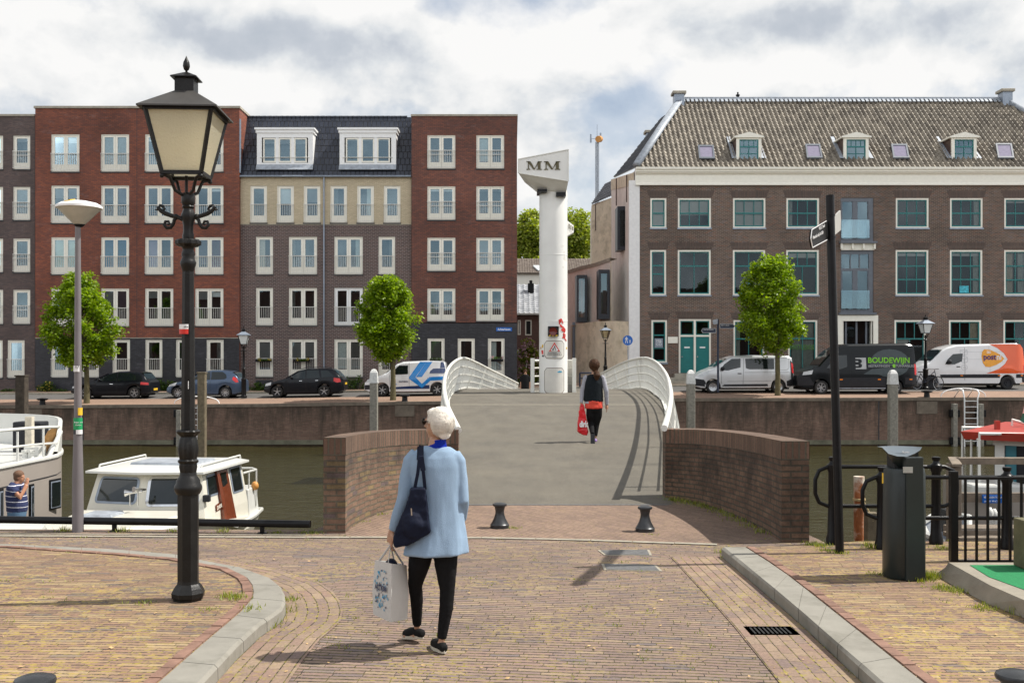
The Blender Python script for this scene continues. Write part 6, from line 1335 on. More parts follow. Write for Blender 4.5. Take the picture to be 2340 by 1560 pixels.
# ramp with green mat
mat('ramp_concrete',(.27,.24,.19),.9,var=.15,vs=5,bump=.5,bs=60);mat('mat_green',(.015,.22,.075),.95,var=.15,vs=40,bump=.8,bs=200);mat('block_mossy',(.13,.12,.065),.9,var=.3,vs=4,bump=.4)
rp=thing('concrete_ramp','low concrete ramp edge with sloping side beside the bar fence','ramp',GX(2250,1330,ZP));zt_=ZP+.13
lo=[GX(x,y,ZP) for x,y in ((2135,1313),(2180,1338),(2255,1378),(2340,1411),(2480,1470))];hi=[GX(x,y,zt_) for x,y in ((2173,1287),(2215,1310),(2262,1336),(2340,1370),(2480,1430))]
far=[Vector((hi[0].x,9.12,zt_)),Vector((3.5+3.4,9.12,zt_))]
b=MB();b.rings([lo,hi],False,False);b.poly([tuple(p) for p in hi]+[(far[1].x,hi[-1].y,zt_),tuple(far[1]),tuple(far[0])]);b.quad(lo[0],hi[0],far[0],(lo[0].x,9.12,ZP));b.build('slab','ramp_concrete',rp)
gm=MB();mp_=[GX(x,y,zt_+.004) for x,y in ((2216,1290),(2260,1317),(2340,1346),(2480,1400))];gm.poly([tuple(p) for p in mp_]+[(XA(2480,9.0)+1,9.0,zt_+.004)]);o=gm.build('green_mat','mat_green');tag(o,'green outdoor mat lying on the concrete ramp','mat')
Yk=8.72;o=MB().box(XA(2349,Yk),XA(2440,Yk),Yk,Yk+.26,zt_+.006,ZA(1192,Yk)).build('concrete_block','block_mossy',bevel=.01);tag(o,'mossy square concrete block on the green mat, cut by the right edge','concrete block')
# ---------------------------------------------------------------- vehicles, all parked nose to the left
def paint(name,col,rough=.22,coat=.8,metal=0.0):
 m=mat(name,col,rough,metal,var=.03,vs=2,coat=coat,spec=.22);return m
paint('car_black',(.004,.005,.008),.3,.18);paint('car_blue',(.055,.085,.14),.28,.6,.3);paint('van_white',(.72,.73,.74));paint('van_silver',(.60,.61,.62),.3,.6,.3);paint('van_dark',(.004,.006,.008),.32,.12);paint('van_orange',(.72,.10,.015));paint('van_blue',(.01,.22,.62));paint('van_navy',(.02,.04,.12));mat('amber',(.75,.33,.02),.35)
mat('car_glass',(.008,.012,.012),.05,spec=.6,var=.1);mat('trim_grey',(.020,.021,.025),.6,spec=.25);mat('lime',(.22,.62,.03),.5);mat('print_grey',(.42,.43,.44),.5);mat('print_dark',(.035,.05,.055),.35);mat('print_pale',(.36,.38,.40),.5);mat('violet',(.06,.03,.16),.5)
class Car:
 def __init__(s,name,label,px0,Yc,L,W,top,belt,wheels,wr,paint_,clear=.2,group='cars and vans parked along the far quay',arch=.07,tumble=.34,cat='car'):
  s.X0=XA(px0,Yc);s.Y0=Yc;s.L=L;s.hw=W/2;s.top=top;s.belt=belt;s.wheels=wheels;s.wr=wr;s.clear=clear;s.arch=arch;s.tumble=tumble
  zc_=sum(zfar(s.X0+w,Yc) for w in wheels)/2+.008
  s.t=thing(name,label,cat,(s.X0,Yc+W/2,zc_),group);s.O=Vector((s.X0,Yc+W/2,zc_))
  sl=math.atan2(zfar(s.X0+wheels[1],Yc)-zfar(s.X0+wheels[0],Yc),wheels[1]-wheels[0]);s.R=Matrix.Rotation(-sl,4,'Y');s.M=Matrix.Translation(s.O) @ s.R
  st=sorted(set([round(L*i/46,3) for i in range(47)]+[round(p[0],3) for p in top]+[round(w+d,3) for w in wheels for d in (-wr-arch,-wr*.93-arch*.6,-wr*.6,-wr*.3,0,wr*.3,wr*.6,wr*.93+arch*.6,wr+arch)]))
  st=[x for x in st if 0<=x<=L];b=MB();b.rings([s.ring(x) for x in st],True);b.xf(s.M);s.body=b.build('body',paint_,s.t,smooth=32)
  # underbody and wheels
  b=MB();b.box(.25,L-.25,-s.hw*.8,s.hw*.8,clear*.75,clear+.28);b.xf(s.M);b.build('underbody','rubber',s.t)
 def zlow(s,x):
  z=s.clear
  e=min(x,s.L-x)
  if e<.35: z += (.35-e)*.35
  for w in s.wheels:
   ra=s.wr+s.arch;d=abs(x-w)
   if d<ra: z=max(z,s.wr+math.sqrt(ra*ra-d*d))
  return z
 def dims(s,x):
  zt_=interp(x,s.top);zb=min(s.belt if not callable(s.belt) else s.belt(x),zt_-.02)
  e=min(x,s.L-x);k=1-.13*max(0,1-e/.45) ** 2;hw=s.hw*k
  hr=hw*.97-max(0,zt_-zb)*s.tumble;return zt_,zb,hw,hr
 def ring(s,x):
  zt_,zb,hw,hr=s.dims(x);zl=min(s.zlow(x),zb-.03);cr=min(.10,(zt_-zb)*.5+.03)
  P=[(hw*.90,zl-.0),(hw*.985,zl+.03),(hw,lerp(zl,zb,.35)),(hw,lerp(zl,zb,.7)),(hw*.97,zb),(hr,max(zt_-cr,zb+.01)),(hr-.07,max(zt_-cr*.25,zb+.015)),(hr*.6,zt_+.005)]
  return [(x,-a,z) for a,z in P]+[(x,a,z) for a,z in reversed(P)]
 def side(s,x,z,off):
  zt_,zb,hw,hr=s.dims(x);
  if z>zb: y=lerp(hw*.97,hr,min(1.15,(z-zb)/max(.01,zt_-min(.10,(zt_-zb)*.5+.03)-zb)))
  else:
   zl=s.zlow(x);q=(z-zl)/max(.01,zb-zl);y=interp(q,[(0,hw*.96),(.1,hw*.99),(.35,hw),(.7,hw),(1,hw*.97)])
  return Vector((x,-y-off,z))
 def patch(s,pts,nm,m,off=.006,parent=None,sub=3,label=None):
  bm=bmesh.new();vs=[bm.verts.new((x,0,z)) for x,z in pts];f0_=bm.faces.new(vs);f0_.normal_update();bmesh.ops.triangulate(bm,faces=bm.faces[:])
  for _ in range(sub if sub<3 else 2): bmesh.ops.subdivide_edges(bm,edges=bm.edges[:],cuts=1,use_grid_fill=True);bmesh.ops.triangulate(bm,faces=bm.faces[:])
  if sub>=3: bmesh.ops.subdivide_edges(bm,edges=bm.edges[:],cuts=1,use_grid_fill=True)
  b=MB();b.v=[tuple(s.M @ s.side(v.co.x,v.co.z,off)) for v in bm.verts];bm.verts.index_update();b.f=[[v.index for v in f.verts] for f in bm.faces];bm.free()
  return b.build(nm,m,parent or s.t,smooth=True)
 def line(s,pts,w,m='rubber',nm='panel_gap',off=.004,parent=None):
  b=MB();P=[]
  for (x0,z0),(x1,z1) in zip(pts,pts[1:]):
   n=max(2,int(math.hypot(x1-x0,z1-z0)/.12))
   for k in range(n): P.append((lerp(x0,x1,k/n),lerp(z0,z1,k/n)))
  P.append(pts[-1]);o=len(b.v)
  for i,(x,z) in enumerate(P):
   a=P[max(0,i-1)];c=P[min(len(P)-1,i+1)];dx,dz_=c[0]-a[0],c[1]-a[1];l=math.hypot(dx,dz_) or 1;nx,nz=-dz_/l*w/2,dx/l*w/2
   b.v += [tuple(s.M @ s.side(x+nx,z+nz,off)),tuple(s.M @ s.side(x-nx,z-nz,off))]
  b.f=[[2*i,2*i+1,2*i+3,2*i+2] for i in range(len(P)-1)];return b.build(nm,m,parent or s.t)
 def topglass(s,x0,x1,nm='windscreen',m='car_glass',off=.008):
  b=MB();n=8;rg=[]
  for k in range(n+1):
   x=lerp(x0,x1,k/n);zt_,zb,hw,hr=s.dims(x);rg.append([tuple(s.M @ Vector((x,y*(hr-.05),zt_+off+.005*(1-abs(y))))) for y in (-1,-.5,0,.5,1)])
  b.rings(rg,False,False);return b.build(nm,m,s.t)
 def wheel(s,spokes=5,rim='wheel_silver',rr=.68,double=True,steel=False):
  for w in s.wheels:
   for sd in (-1,1):
    c=s.M @ Vector((w,sd*(s.hw-.12),s.wr));b=MB();r=s.wr;hwid=.10
    prof=[(r*.66,-hwid),(r*.9,-hwid),(r,-hwid*.7),(r,hwid*.7),(r*.9,hwid),(r*.66,hwid)]
    T=Matrix.Translation(c) @ Matrix.Rotation(R(90),4,'X');b.lathe(prof,(0,0,0),24,cap=False);b.xf(T);wo_=b.build('wheel','rubber',s.t,smooth=40)
    if sd==1: continue
    q=MB();zf=hwid*.75                   # local +z is towards the camera after the turn (-Y)
    ring=[(r*rr,zf-.04),(r*rr,zf+.012),(r*(rr-.07),zf+.012),(r*(rr-.09),zf-.04)]
    q.lathe(ring,(0,0,0),24,cap=False);q.lathe([(.001,zf+.0),(r*.14,zf+.0),(r*.16,zf-.03)],(0,0,0),12)
    if steel: q.lathe([(r*.16,zf-.03),(r*.38,zf-.01),(r*.42,zf-.035),(r*(rr-.09),zf-.02)],(0,0,0),24,cap=False)
    else:
     for k in range(spokes):
      for d in ((-.11,.11) if double else (0,)):
       a=2*math.pi*k/spokes+.3;a2=a+d*1.6
       q.bar((math.cos(a+d*.4)*r*.1,math.sin(a+d*.4)*r*.1,zf-.01),(math.cos(a2)*r*(rr-.03),math.sin(a2)*r*(rr-.03),zf-.005),r*(.07 if double else .13),.02,up=(0,0,1))
    q.xf(T);q.build('rim',rim,wo_,smooth=40)
    z=MB();z.lathe([(.001,zf-.055),(r*(rr-.04),zf-.055)],(0,0,0),20,cap=False);z.xf(T);z.build('brake_disc','trim_grey',wo_)
 def lens(s,pts,nm,m): return s.patch(pts,nm,m,.012,sub=1)
 def mirror(s,x,z,m='trim_grey',sz=1.0):
  p=s.side(x,z,.02);b=MB();b.ball(p+Vector((0,-.09,.03)),.1*sz,sx=.7,sy=.9,sz=.75);b.bar(p+Vector((0,.03,0)),p+Vector((0,-.07,0)),.05);b.xf(s.M);b.build('wing_mirror',m,s.t,smooth=True)
# black hatchback
c=Car('parked_car','black five door hatchback parked behind the first street tree and grey lamp pole',160,55.6,4.22,1.78,[(0,.42),(.04,.60),(.25,.72),(1.15,.93),(1.95,1.33),(2.4,1.43),(3.0,1.45),(3.65,1.40),(3.8,1.33),(4.08,.95),(4.2,.85),(4.22,.5)],lambda x: .93,(.80,3.38),.315,'car_black')
c.patch([(1.36,.96),(1.96,1.27),(2.42,1.37),(2.44,.94)],'side_window','car_glass');c.patch([(2.5,.94),(2.5,1.375),(3.12,1.36),(3.42,1.22),(3.5,1.0),(3.45,.96)],'side_window','car_glass');c.topglass(1.2,1.93);c.topglass(3.7,4.02,'rear_window');c.lens([(3.72,.74),(3.74,.88),(4.12,.84),(4.14,.72)],'tail_light','red_glass');c.lens([(.08,.56),(.1,.66),(.45,.74),(.4,.62)],'headlight','lamp_clear');c.line([(2.46,.3),(2.46,1.4)],.012);c.line([(1.35,.35),(1.3,.9)],.012);c.line([(3.3,.7),(3.45,.95)],.012);c.line([(1.2,.36),(3.0,.36)],.02,'trim_grey','sill_trim');c.wheel(5);c.mirror(1.55,.98,'car_black');c.line([(2.1,.78),(2.26,.785)],.025,'chrome','door_handle',.02)
b=MB().box(4.19,4.235,-.3,.3,.42,.53);b.xf(c.M);b.build('number_plate','plate_yellow',c.t)
# blue grey hatchback
c=Car('parked_car','blue grey small hatchback parked behind the big lantern post',379,55.6,4.0,1.7,[(0,.4),(.03,.58),(.3,.76),(1.05,.98),(1.8,1.36),(2.3,1.47),(2.9,1.48),(3.4,1.42),(3.6,1.33),(3.86,1.0),(3.98,.88),(4.0,.5)],lambda x: .97,(.62,3.13),.30,'car_blue')
c.patch([(1.25,1.0),(1.85,1.32),(2.3,1.4),(2.32,.98)],'side_window','car_glass');c.patch([(2.38,.98),(2.38,1.4),(2.95,1.39),(3.15,1.26),(3.2,1.08),(3.1,1.0)],'side_window','car_glass');c.topglass(1.1,1.78);c.topglass(3.5,3.82,'rear_window');c.lens([(3.50,.98),(3.55,1.14),(3.74,1.04),(3.84,.84),(3.7,.82)],'tail_light','red_glass');c.lens([(.1,.62),(.2,.74),(.6,.86),(.5,.68)],'headlight','lamp_clear');c.line([(2.34,.35),(2.34,1.4)],.012);c.line([(1.2,.4),(1.15,.92)],.012);c.line([(2.05,.86),(2.2,.865)],.025,'chrome','door_handle',.02);c.wheel(9,double=False);c.mirror(1.45,1.02,'car_blue')
# black estate
c=Car('parked_car','black estate car with roof rails parked before the brown brick block',602,55.6,4.24,1.65,[(0,.42),(.04,.62),(.3,.78),(1.1,.98),(1.85,1.40),(2.3,1.5),(3.3,1.5),(3.65,1.45),(3.8,1.36),(4.12,1.0),(4.22,.9),(4.24,.5)],lambda x: .98,(.72,3.2),.305,'car_black')
c.patch([(1.35,1.0),(1.9,1.34),(2.2,1.40),(2.22,.98)],'side_window','car_glass');c.patch([(2.28,.98),(2.28,1.41),(2.9,1.41),(3.0,1.0)],'side_window','car_glass');c.patch([(3.08,1.02),(3.0,1.4),(3.4,1.38),(3.68,1.12),(3.66,1.06)],'side_window','car_glass');c.topglass(1.15,1.82);c.topglass(3.76,4.08,'rear_window');c.lens([(3.72,.82),(3.72,1.0),(4.05,.96),(4.1,.78),(3.9,.74)],'tail_light','red_glass');c.lens([(.08,.60),(.12,.74),(.42,.82),(.4,.66)],'headlight','lamp_clear');c.line([(2.25,.35),(2.25,1.42)],.012);c.line([(1.3,.4),(1.25,.92)],.012);c.line([(3.0,.7),(3.04,1.0)],.012);c.line([(.95,.82),(3.5,.84)],.012);c.wheel(5,double=False,rr=.74);c.mirror(1.5,1.03,'car_black');c.line([(1.9,.86),(2.05,.865)],.025,'chrome','door_handle',.02);c.line([(2.75,.87),(2.9,.875)],.025,'chrome','door_handle',.02)
b=MB();b.tube([(1.95,-.58,1.47),(2.3,-.58,1.56),(3.3,-.58,1.56),(3.6,-.58,1.5)],.018,6);b.xf(c.M);b.build('roof_rail','trim_grey',c.t)
b=MB().box(4.2,4.255,-.3,.3,.62,.73);b.xf(c.M);b.build('number_plate','plate_yellow',c.t)
# small white and blue van
c=Car('parked_van','small white delivery van with blue angular stripes parked by the middle tree',832,55.4,4.35,1.8,[(0,.45),(.03,.72),(.2,.86),(.95,1.12),(1.12,1.2),(1.72,1.68),(2.05,1.80),(3.2,1.84),(4.15,1.80),(4.28,1.72),(4.34,1.2),(4.35,.5)],lambda x: 1.12,(.95,3.85),.315,'van_white',tumble=.16,cat='van')
c.patch([(1.42,1.16),(1.75,1.52),(1.86,1.6),(2.32,1.6),(2.32,1.14),(1.7,1.12)],'side_window','car_glass');c.topglass(1.15,1.66)
c.patch([(2.75,.98),(3.3,1.78),(3.62,1.78),(3.05,.98)],'livery','van_blue',.010);c.patch([(2.38,.98),(2.95,1.78),(3.3,1.78),(2.72,.98)],'livery','van_blue',.012);c.patch([(2.38,.98),(2.72,.98),(3.05,.62),(3.05,.40),(2.4,.88)],'livery','van_blue',.012);c.patch([(3.05,.62),(3.45,.98),(4.32,1.0),(4.32,.82),(3.5,.78),(3.05,.40)],'livery','van_blue',.012)
c.patch([(3.62,1.78),(3.3,1.3),(3.42,1.14),(4.3,1.14),(4.28,1.4),(4.18,1.77)],'livery','van_white',.014);c.patch([(3.5,1.3),(3.66,1.42),(4.28,1.42),(4.30,1.16),(3.45,1.16)],'livery','van_navy',.018);c.patch([(4.02,1.44),(4.05,1.76),(4.2,1.76),(4.28,1.44)],'livery','van_navy',.018)
c.lens([(4.22,1.0),(4.2,1.34),(4.32,1.3),(4.33,.98)],'tail_light','red_glass');c.lens([(.1,.72),(.18,.88),(.62,.98),(.55,.82)],'headlight','lamp_clear');c.patch([(1.35,.36),(1.35,.46),(3.45,.56),(3.45,.36)],'lower_trim','van_navy',.008);c.patch([(0.02,.36),(0.02,.60),(.5,.6),(.6,.36)],'bumper','trim_grey',.01)
c.line([(2.38,.4),(2.38,1.75)],.012);c.line([(1.38,.45),(1.35,1.1)],.012);c.line([(3.35,.6),(3.35,.95)],.012);c.mirror(1.5,1.18,'van_white',1.3);c.wheel(6,double=False,rr=.76)
mat('livery_navy',(.01,.03,.10),.4)
textmesh('lettering','L',.30,'van_blue',c.t,'LEFT',c.M @ c.side(1.58,.60,.016),bold=.004);textmesh('lettering','SHOUT SERVICE',.105,'livery_navy',c.t,'LEFT',c.M @ c.side(1.84,.72,.016),xs=.62,bold=.003)
# silver van
c=Car('parked_van','silver panel van with dark side window parked before the teal doors',1587,54.6,5.2,1.95,[(0,.5),(.03,.85),(.25,1.0),(.85,1.28),(1.0,1.34),(1.75,1.83),(2.1,1.93),(3.2,1.97),(4.9,1.95),(5.1,1.86),(5.18,1.3),(5.2,.5)],lambda x: 1.18,(.97,4.37),.33,'van_silver',clear=.26,tumble=.12,cat='van')
c.patch([(1.35,1.2),(1.55,1.5),(1.95,1.78),(2.42,1.80),(2.40,1.34),(1.75,1.18)],'side_window','car_glass');c.patch([(2.68,1.30),(2.66,1.79),(4.15,1.79),(4.15,1.24),(2.85,1.24)],'side_window','car_glass');c.topglass(1.05,1.7);c.lens([(5.08,1.05),(5.04,1.6),(5.16,1.5),(5.18,1.02)],'tail_light','red_glass');c.lens([(.12,.88),(.3,.98),(.78,1.20),(.72,.98),(.3,.84)],'headlight','lamp_clear')
c.patch([(0.02,.40),(0.02,.78),(.5,.70),(.66,.45),(.7,.34)],'bumper','trim_grey',.012);c.patch([(1.42,.36),(1.55,.46),(4.0,.48),(4.02,.36)],'lower_trim','trim_grey',.01);c.patch([(4.80,.36),(4.78,.62),(5.02,.72),(5.0,1.7),(5.12,1.6),(5.19,.5),(5.16,.36)],'rear_corner','trim_grey',.008)
c.line([(1.40,.48),(1.38,1.2)],.014);c.line([(2.52,.45),(2.58,1.82)],.014);c.line([(4.2,.5),(4.2,1.85)],.012);c.line([(2.6,1.08),(4.95,1.08)],.014);c.line([(4.25,1.2),(4.8,1.2),(4.92,1.3),(4.94,1.82),(4.25,1.82)],.012);c.line([(1.7,.62),(2.2,.62),(4.0,.64)],.01);c.line([(2.24,1.02),(2.44,1.02)],.05,'trim_grey','door_handle',.02);c.wheel(8,steel=True,rr=.72);c.mirror(1.45,1.24,'trim_grey',1.5)
# black landscaping van
c=Car('parked_van','black high roof van with green BOUDEWIJN lettering parked behind the finger post',1823,53.9,6.15,2.0,[(0,.5),(.03,.95),(.3,1.14),(.95,1.4),(1.1,1.46),(1.85,2.25),(2.15,2.45),(2.6,2.56),(5.6,2.60),(5.95,2.55),(6.05,2.4),(6.13,1.5),(6.15,.5)],lambda x: 1.32,(1.22,5.02),.35,'van_dark',clear=.30,tumble=.10,cat='van')
c.patch([(1.50,1.34),(1.72,1.62),(2.1,1.98),(2.55,2.0),(2.55,1.40),(2.2,1.28)],'side_window','car_glass');c.topglass(1.15,1.85);c.lens([(6.02,.98),(6.0,1.55),(6.12,1.5),(6.14,.96)],'tail_light','red_glass');c.lens([(.25,.98),(.3,1.14),(.8,1.24),(.72,1.02)],'headlight','lamp_clear')
c.patch([(1.70,.34),(1.70,.84),(4.5,.86),(4.5,.34)],'lower_trim','trim_grey',.01);c.patch([(5.5,.5),(5.5,.86),(6.12,.86),(6.12,.5)],'lower_trim','trim_grey',.01);c.patch([(0.02,.45),(.02,.9),(.6,.9),(.78,.6),(.8,.45)],'bumper','trim_grey',.012)
circ=[(4.75+1.02*math.cos(a),1.58+.72*math.sin(a)) for a in [2*math.pi*k/20 for k in range(20)]];c.patch(circ,'livery','print_dark',.006);c.patch([(3.3,1.02),(3.8,1.32),(4.6,1.42),(5.5,1.36),(5.4,1.1),(4.6,.98)],'livery','print_dark',.009);c.line([(3.3,1.02),(3.8,1.32),(4.6,1.40),(5.6,1.36)],.07,'van_dark','livery',.014)
for pts in ([(2.66,2.2),(2.66,2.0)],): pass
o_=lambda x,z: c.M @ c.side(x,z,.02)
for pts in ([(2.98,1.86),(3.52,1.86),(3.52,1.28),(2.98,1.28),(2.98,1.34),(3.2,1.34),(3.30,1.40),(3.30,1.52),(3.22,1.57),(3.30,1.62),(3.30,1.74),(3.2,1.80),(2.98,1.80)],[(2.98,1.70),(3.12,1.70),(3.12,1.64),(2.98,1.64)],[(2.98,1.5),(3.12,1.5),(3.12,1.44),(2.98,1.44)]): c.patch(pts,'logo','print_grey',.018,sub=1)
textmesh('lettering','BOUDEWIJN',.39,'lime',c.t,'LEFT',o_(3.60,1.60),xs=.98,bold=.008);textmesh('lettering','BESTRATINGEN',.17,'print_pale',c.t,'LEFT',o_(3.62,1.38),xs=.92,bold=.002);textmesh('lettering','TUINAANLEG',.17,'print_pale',c.t,'LEFT',o_(5.02,1.38),xs=.92,bold=.002)
c.patch([(4.88,1.38),(4.86,1.48),(4.94,1.54),(5.02,1.5),(5.02,1.38),(4.94,1.34)],'logo','lime',.02,sub=1)
for x_ in (2.15,4.1,5.72): c.patch([(x_,.72),(x_,.78),(x_+.15,.78),(x_+.15,.72)],'side_marker','orange_glass',.02,sub=1)
c.line([(2.68,.5),(2.72,2.3)],.014);c.line([(1.62,.5),(1.60,1.3)],.014);c.line([(3.95,.9),(3.95,2.4)],.012);c.line([(2.8,2.1),(5.9,2.1)],.012);c.line([(2.8,2.02),(2.8,1.2),(3.0,1.12)],.012);c.wheel(6);c.mirror(1.85,1.5,'trim_grey',1.6);b=MB();b.bar((1.7,-.99,.30),(4.5,-.99,.30),.04);b.xf(c.M);b.build('step','zinc_light',c.t);b=MB();b.ball((5.85,-.6,2.64),.06);b.xf(c.M);b.build('roof_lamp','trim_grey',c.t)
# orange and white mail van
c=Car('parked_van','white and orange mail van with postnl logo parked at the right edge',2084,56.6,6.15,2.05,[(0,.5),(.03,1.0),(.3,1.2),(.85,1.42),(1.0,1.5),(1.7,2.15),(2.0,2.3),(2.5,2.42),(5.7,2.5),(5.95,2.42),(6.06,2.2),(6.14,1.4),(6.15,.5)],lambda x: 1.3,(1.05,5.15),.35,'van_white',clear=.30,tumble=.10,cat='van')
c.patch([(1.80,1.35),(1.95,1.62),(2.25,1.9),(2.78,1.94),(2.72,1.52),(2.3,1.34)],'side_window','car_glass');c.topglass(1.05,1.68)
arc_=[(4.7,2.43),(4.95,2.25),(5.2,2.0),(5.34,1.75),(5.36,1.55),(5.2,1.3),(4.9,1.05),(4.5,.86)]
c.patch([(4.2,2.43),(4.62,2.24),(4.98,1.95),(5.17,1.62),(5.02,1.38),(4.7,1.12),(4.35,.98),(4.0,.86),(6.13,.86),(6.13,1.3),(6.06,2.2),(5.9,2.42),(5.5,2.44)],'livery','van_orange',.008)
egg=[(3.94,2.16),(4.22,2.14),(4.55,2.0),(4.85,1.82),(4.99,1.66),(4.86,1.5),(4.55,1.32),(4.2,1.2),(3.96,1.22),(3.83,1.42),(3.77,1.75),(3.82,2.02)];c.patch(egg,'logo','amber',.014)
textmesh('lettering','post',.44,'violet',c.t,'LEFT',c.M @ c.side(3.86,1.60,.022),xs=.88,bold=.012);textmesh('lettering','nl',.44,'sign_white',c.t,'LEFT',c.M @ c.side(4.56,1.60,.022),xs=.88,bold=.012)
for pts in ([(4.07,1.95),(4.27,1.95),(4.29,1.99),(4.05,1.99)],[(4.09,2.0),(4.12,2.08),(4.07,2.08)],[(4.15,2.0),(4.17,2.12),(4.19,2.0)],[(4.24,2.0),(4.27,2.08),(4.22,2.08)]): c.patch(pts,'logo','sign_white',.02,sub=1)
c.line([(2.64,2.12),(2.64,1.88),(3.02,1.88),(3.02,2.12),(2.64,2.12),(2.83,1.98),(3.02,2.12)],.02,'print_pale','pictogram');c.line([(2.83,1.82),(2.65,1.72),(2.65,1.5),(2.83,1.4),(3.02,1.5),(3.02,1.72),(2.83,1.82)],.02,'print_pale','pictogram');c.line([(2.65,1.72),(2.83,1.62),(3.02,1.72)],.02,'print_pale','pictogram');c.line([(2.83,1.62),(2.83,1.4)],.02,'print_pale','pictogram');c.line([(2.92,1.04),(2.77,1.02),(2.67,1.12),(2.70,1.28),(2.84,1.32),(2.98,1.26),(2.98,1.12),(2.87,1.1),(2.78,1.16),(2.82,1.24),(2.90,1.2),(2.90,1.12)],.02,'print_pale','pictogram')
c.patch([(1.55,.62),(1.5,.80),(4.72,.82),(4.72,.62)],'lower_trim','trim_grey',.012);c.patch([(5.6,.62),(5.6,.82),(6.13,.82),(6.13,.62)],'lower_trim','trim_grey',.012);c.patch([(5.95,.4),(5.93,.62),(6.14,.62),(6.14,.4)],'bumper','trim_grey',.014)
for x_ in (2.6,4.62,5.85): c.patch([(x_,.72),(x_,.77),(x_+.14,.77),(x_+.14,.72)],'side_marker','orange_glass',.02,sub=1)
c.lens([(6.05,.85),(6.03,1.3),(6.12,1.3),(6.14,.85)],'tail_light','red_glass');c.line([(2.84,.5),(2.88,2.25)],.014,'trim_grey');c.line([(4.2,.85),(4.2,2.4)],.012,'print_pale');c.line([(2.9,1.62),(6.05,1.62)],.012,'print_pale');c.line([(2.9,2.02),(6.0,2.02)],.012,'print_pale');c.line([(2.4,1.22),(2.6,1.22)],.05,'trim_grey','door_handle',.02);c.wheel(8,steel=True,rr=.66,rim='trim_grey');c.mirror(2.0,1.45,'trim_grey',1.7)
# ---------------------------------------------------------------- small things on the far quay
sg=thing('round_sign','round blue footpath sign with white figures on a thin leaning post','traffic sign',PX(1437,880,57));Ys_=57
b=MB();b.tube([PX(1434.5,790,Ys_),PX(1438,885,Ys_)],.03,8);b.build('post','zinc_light',sg)
cs=PX(1434.5,777.5,Ys_-.05);b=MB();b.lathe([(.001,-.0),(.27,0),(.27,.02)],(0,0,0),28);b.xf(Matrix.Translation(cs) @ Matrix.Rotation(R(90),4,'X'));b.build('disc','sign_blue',sg)
def fig(cx_,cz,h,mb,y):
 P=lambda u,v: (cx_+u*h,y,cz+v*h)
 mb.poly([P(.05*math.cos(2*math.pi*k/10)*1.3,.42+.065*math.sin(2*math.pi*k/10)) for k in range(10)]);mb.poly([P(-.12,.33),P(.1,.33),P(.09,0),P(-.1,0)])
 for q in (((-.1,.02),(-.02,.02),(-.14,-.5),(-.22,-.5)),((0,.02),(.09,.02),(.2,-.5),(.11,-.5)),((-.12,.33),(-.07,.28),(-.2,.02),(-.25,.05)),((.1,.33),(.05,.28),(.2,.05),(.25,.08))): mb.poly([P(*k) for k in q])
b=MB();fig(cs.x-.07,cs.z+.03,.36,b,cs.y-.03);fig(cs.x+.12,cs.z-.05,.2,b,cs.y-.03);b.build('pictogram','sign_white',sg)
fs=thing('signpost','thin dark blue finger post with three direction boards in front of the silver van','signpost',PX(1641,895,53.3));Yq=53.3
mat('board_navy',(.012,.02,.045),.4);b=MB();b.tube([PX(1641,896,Yq),PX(1640.5,729,Yq)],.055,8);b.build('post','board_navy',fs)
for pts,tx,ox in (([(1603,755),(1606,750.5),(1636,750.5),(1636,760),(1606,760)],'Historisch Delfshaven',1608),([(1645,740.5),(1675,740.5),(1679,745.5),(1675,750),(1645,750)],'Metro Coolhaven',1648)):
 P=[PX(x,y,Yq-.06) for x,y in pts];bo=MB().prism(P,(0,.04,0)).build('board','board_navy',fs);b=MB();[b.bar(P[i]-Vector((0,.01,0)),P[(i+1) % 5]-Vector((0,.01,0)),.025) for i in range(5)];b.build('border','print_pale',bo)
 textmesh('lettering',tx,.075,'sign_white',bo,'LEFT',PX(ox,754 if ox<1640 else 744.5,Yq-.08),xs=.75)
P=[PX(x,y,Yq-.2) for x,y in ((1629,731),(1640,729),(1640,740),(1631,741),(1629,736))];MB().prism(P,(0,.04,0)).build('board','zinc_light',fs)
bn_=thing('pipe_barrier','low blue grey pipe barrier by the plaster wall','barrier',PX(1334,880,59));b=MB();b.tube([PX(1325,883,59),PX(1325,853,59),PX(1326,852,59),PX(1362,852,59),PX(1362,883,59)],.05,6);b.tube([PX(1325,864,59),PX(1362,864,59)],.035,6);b.build('pipe','board_navy',bn_)
pl=thing('wall_plaque','small cream plaque on the warehouse wall left of the teal doors','plaque',PX(1537,777,61));MB().box(XA(1526,61),XA(1548.5,61),60.93,60.98,ZA(784,61),ZA(769.5,61)).build('plate','cream_paint',pl,bevel=.01)
pl=thing('window_sign','grey square shop sign inside the narrow ground floor window','sign',PX(1505,783,61));MB().box(XA(1496,61),XA(1515,61),61.0,61.03,ZA(794,61),ZA(773,61)).build('plate','zinc',pl);textmesh('lettering','M&',.22,'sign_white',pl,'CENTER',(XA(1505.5,61),60.99,ZA(782,61)));textmesh('lettering','CO',.22,'sign_white',pl,'CENTER',(XA(1505.5,61),60.99,ZA(789,61)))
mat('lime_dim',(.07,.22,.03),.6)
textmesh('window_lettering','NWSTUDIOS',.42,'lime_dim',None,'LEFT',(XA(1801,61),61.05,ZA(799,61)),xs=.62);o=bpy.data.objects['window_lettering'];tag(o,'green letters on the teal framed glass doors beside the right tree','lettering')
mat('window_art',(.05,.4,.5),.5,var=.5,vs=8);pa=MB().box(XA(2193,61),XA(2214,61),61.02,61.035,ZA(669,61),ZA(653,61)).build('window_drawing','window_art');tag(pa,'turquoise drawing taped in a warehouse window above the mail van','drawing')
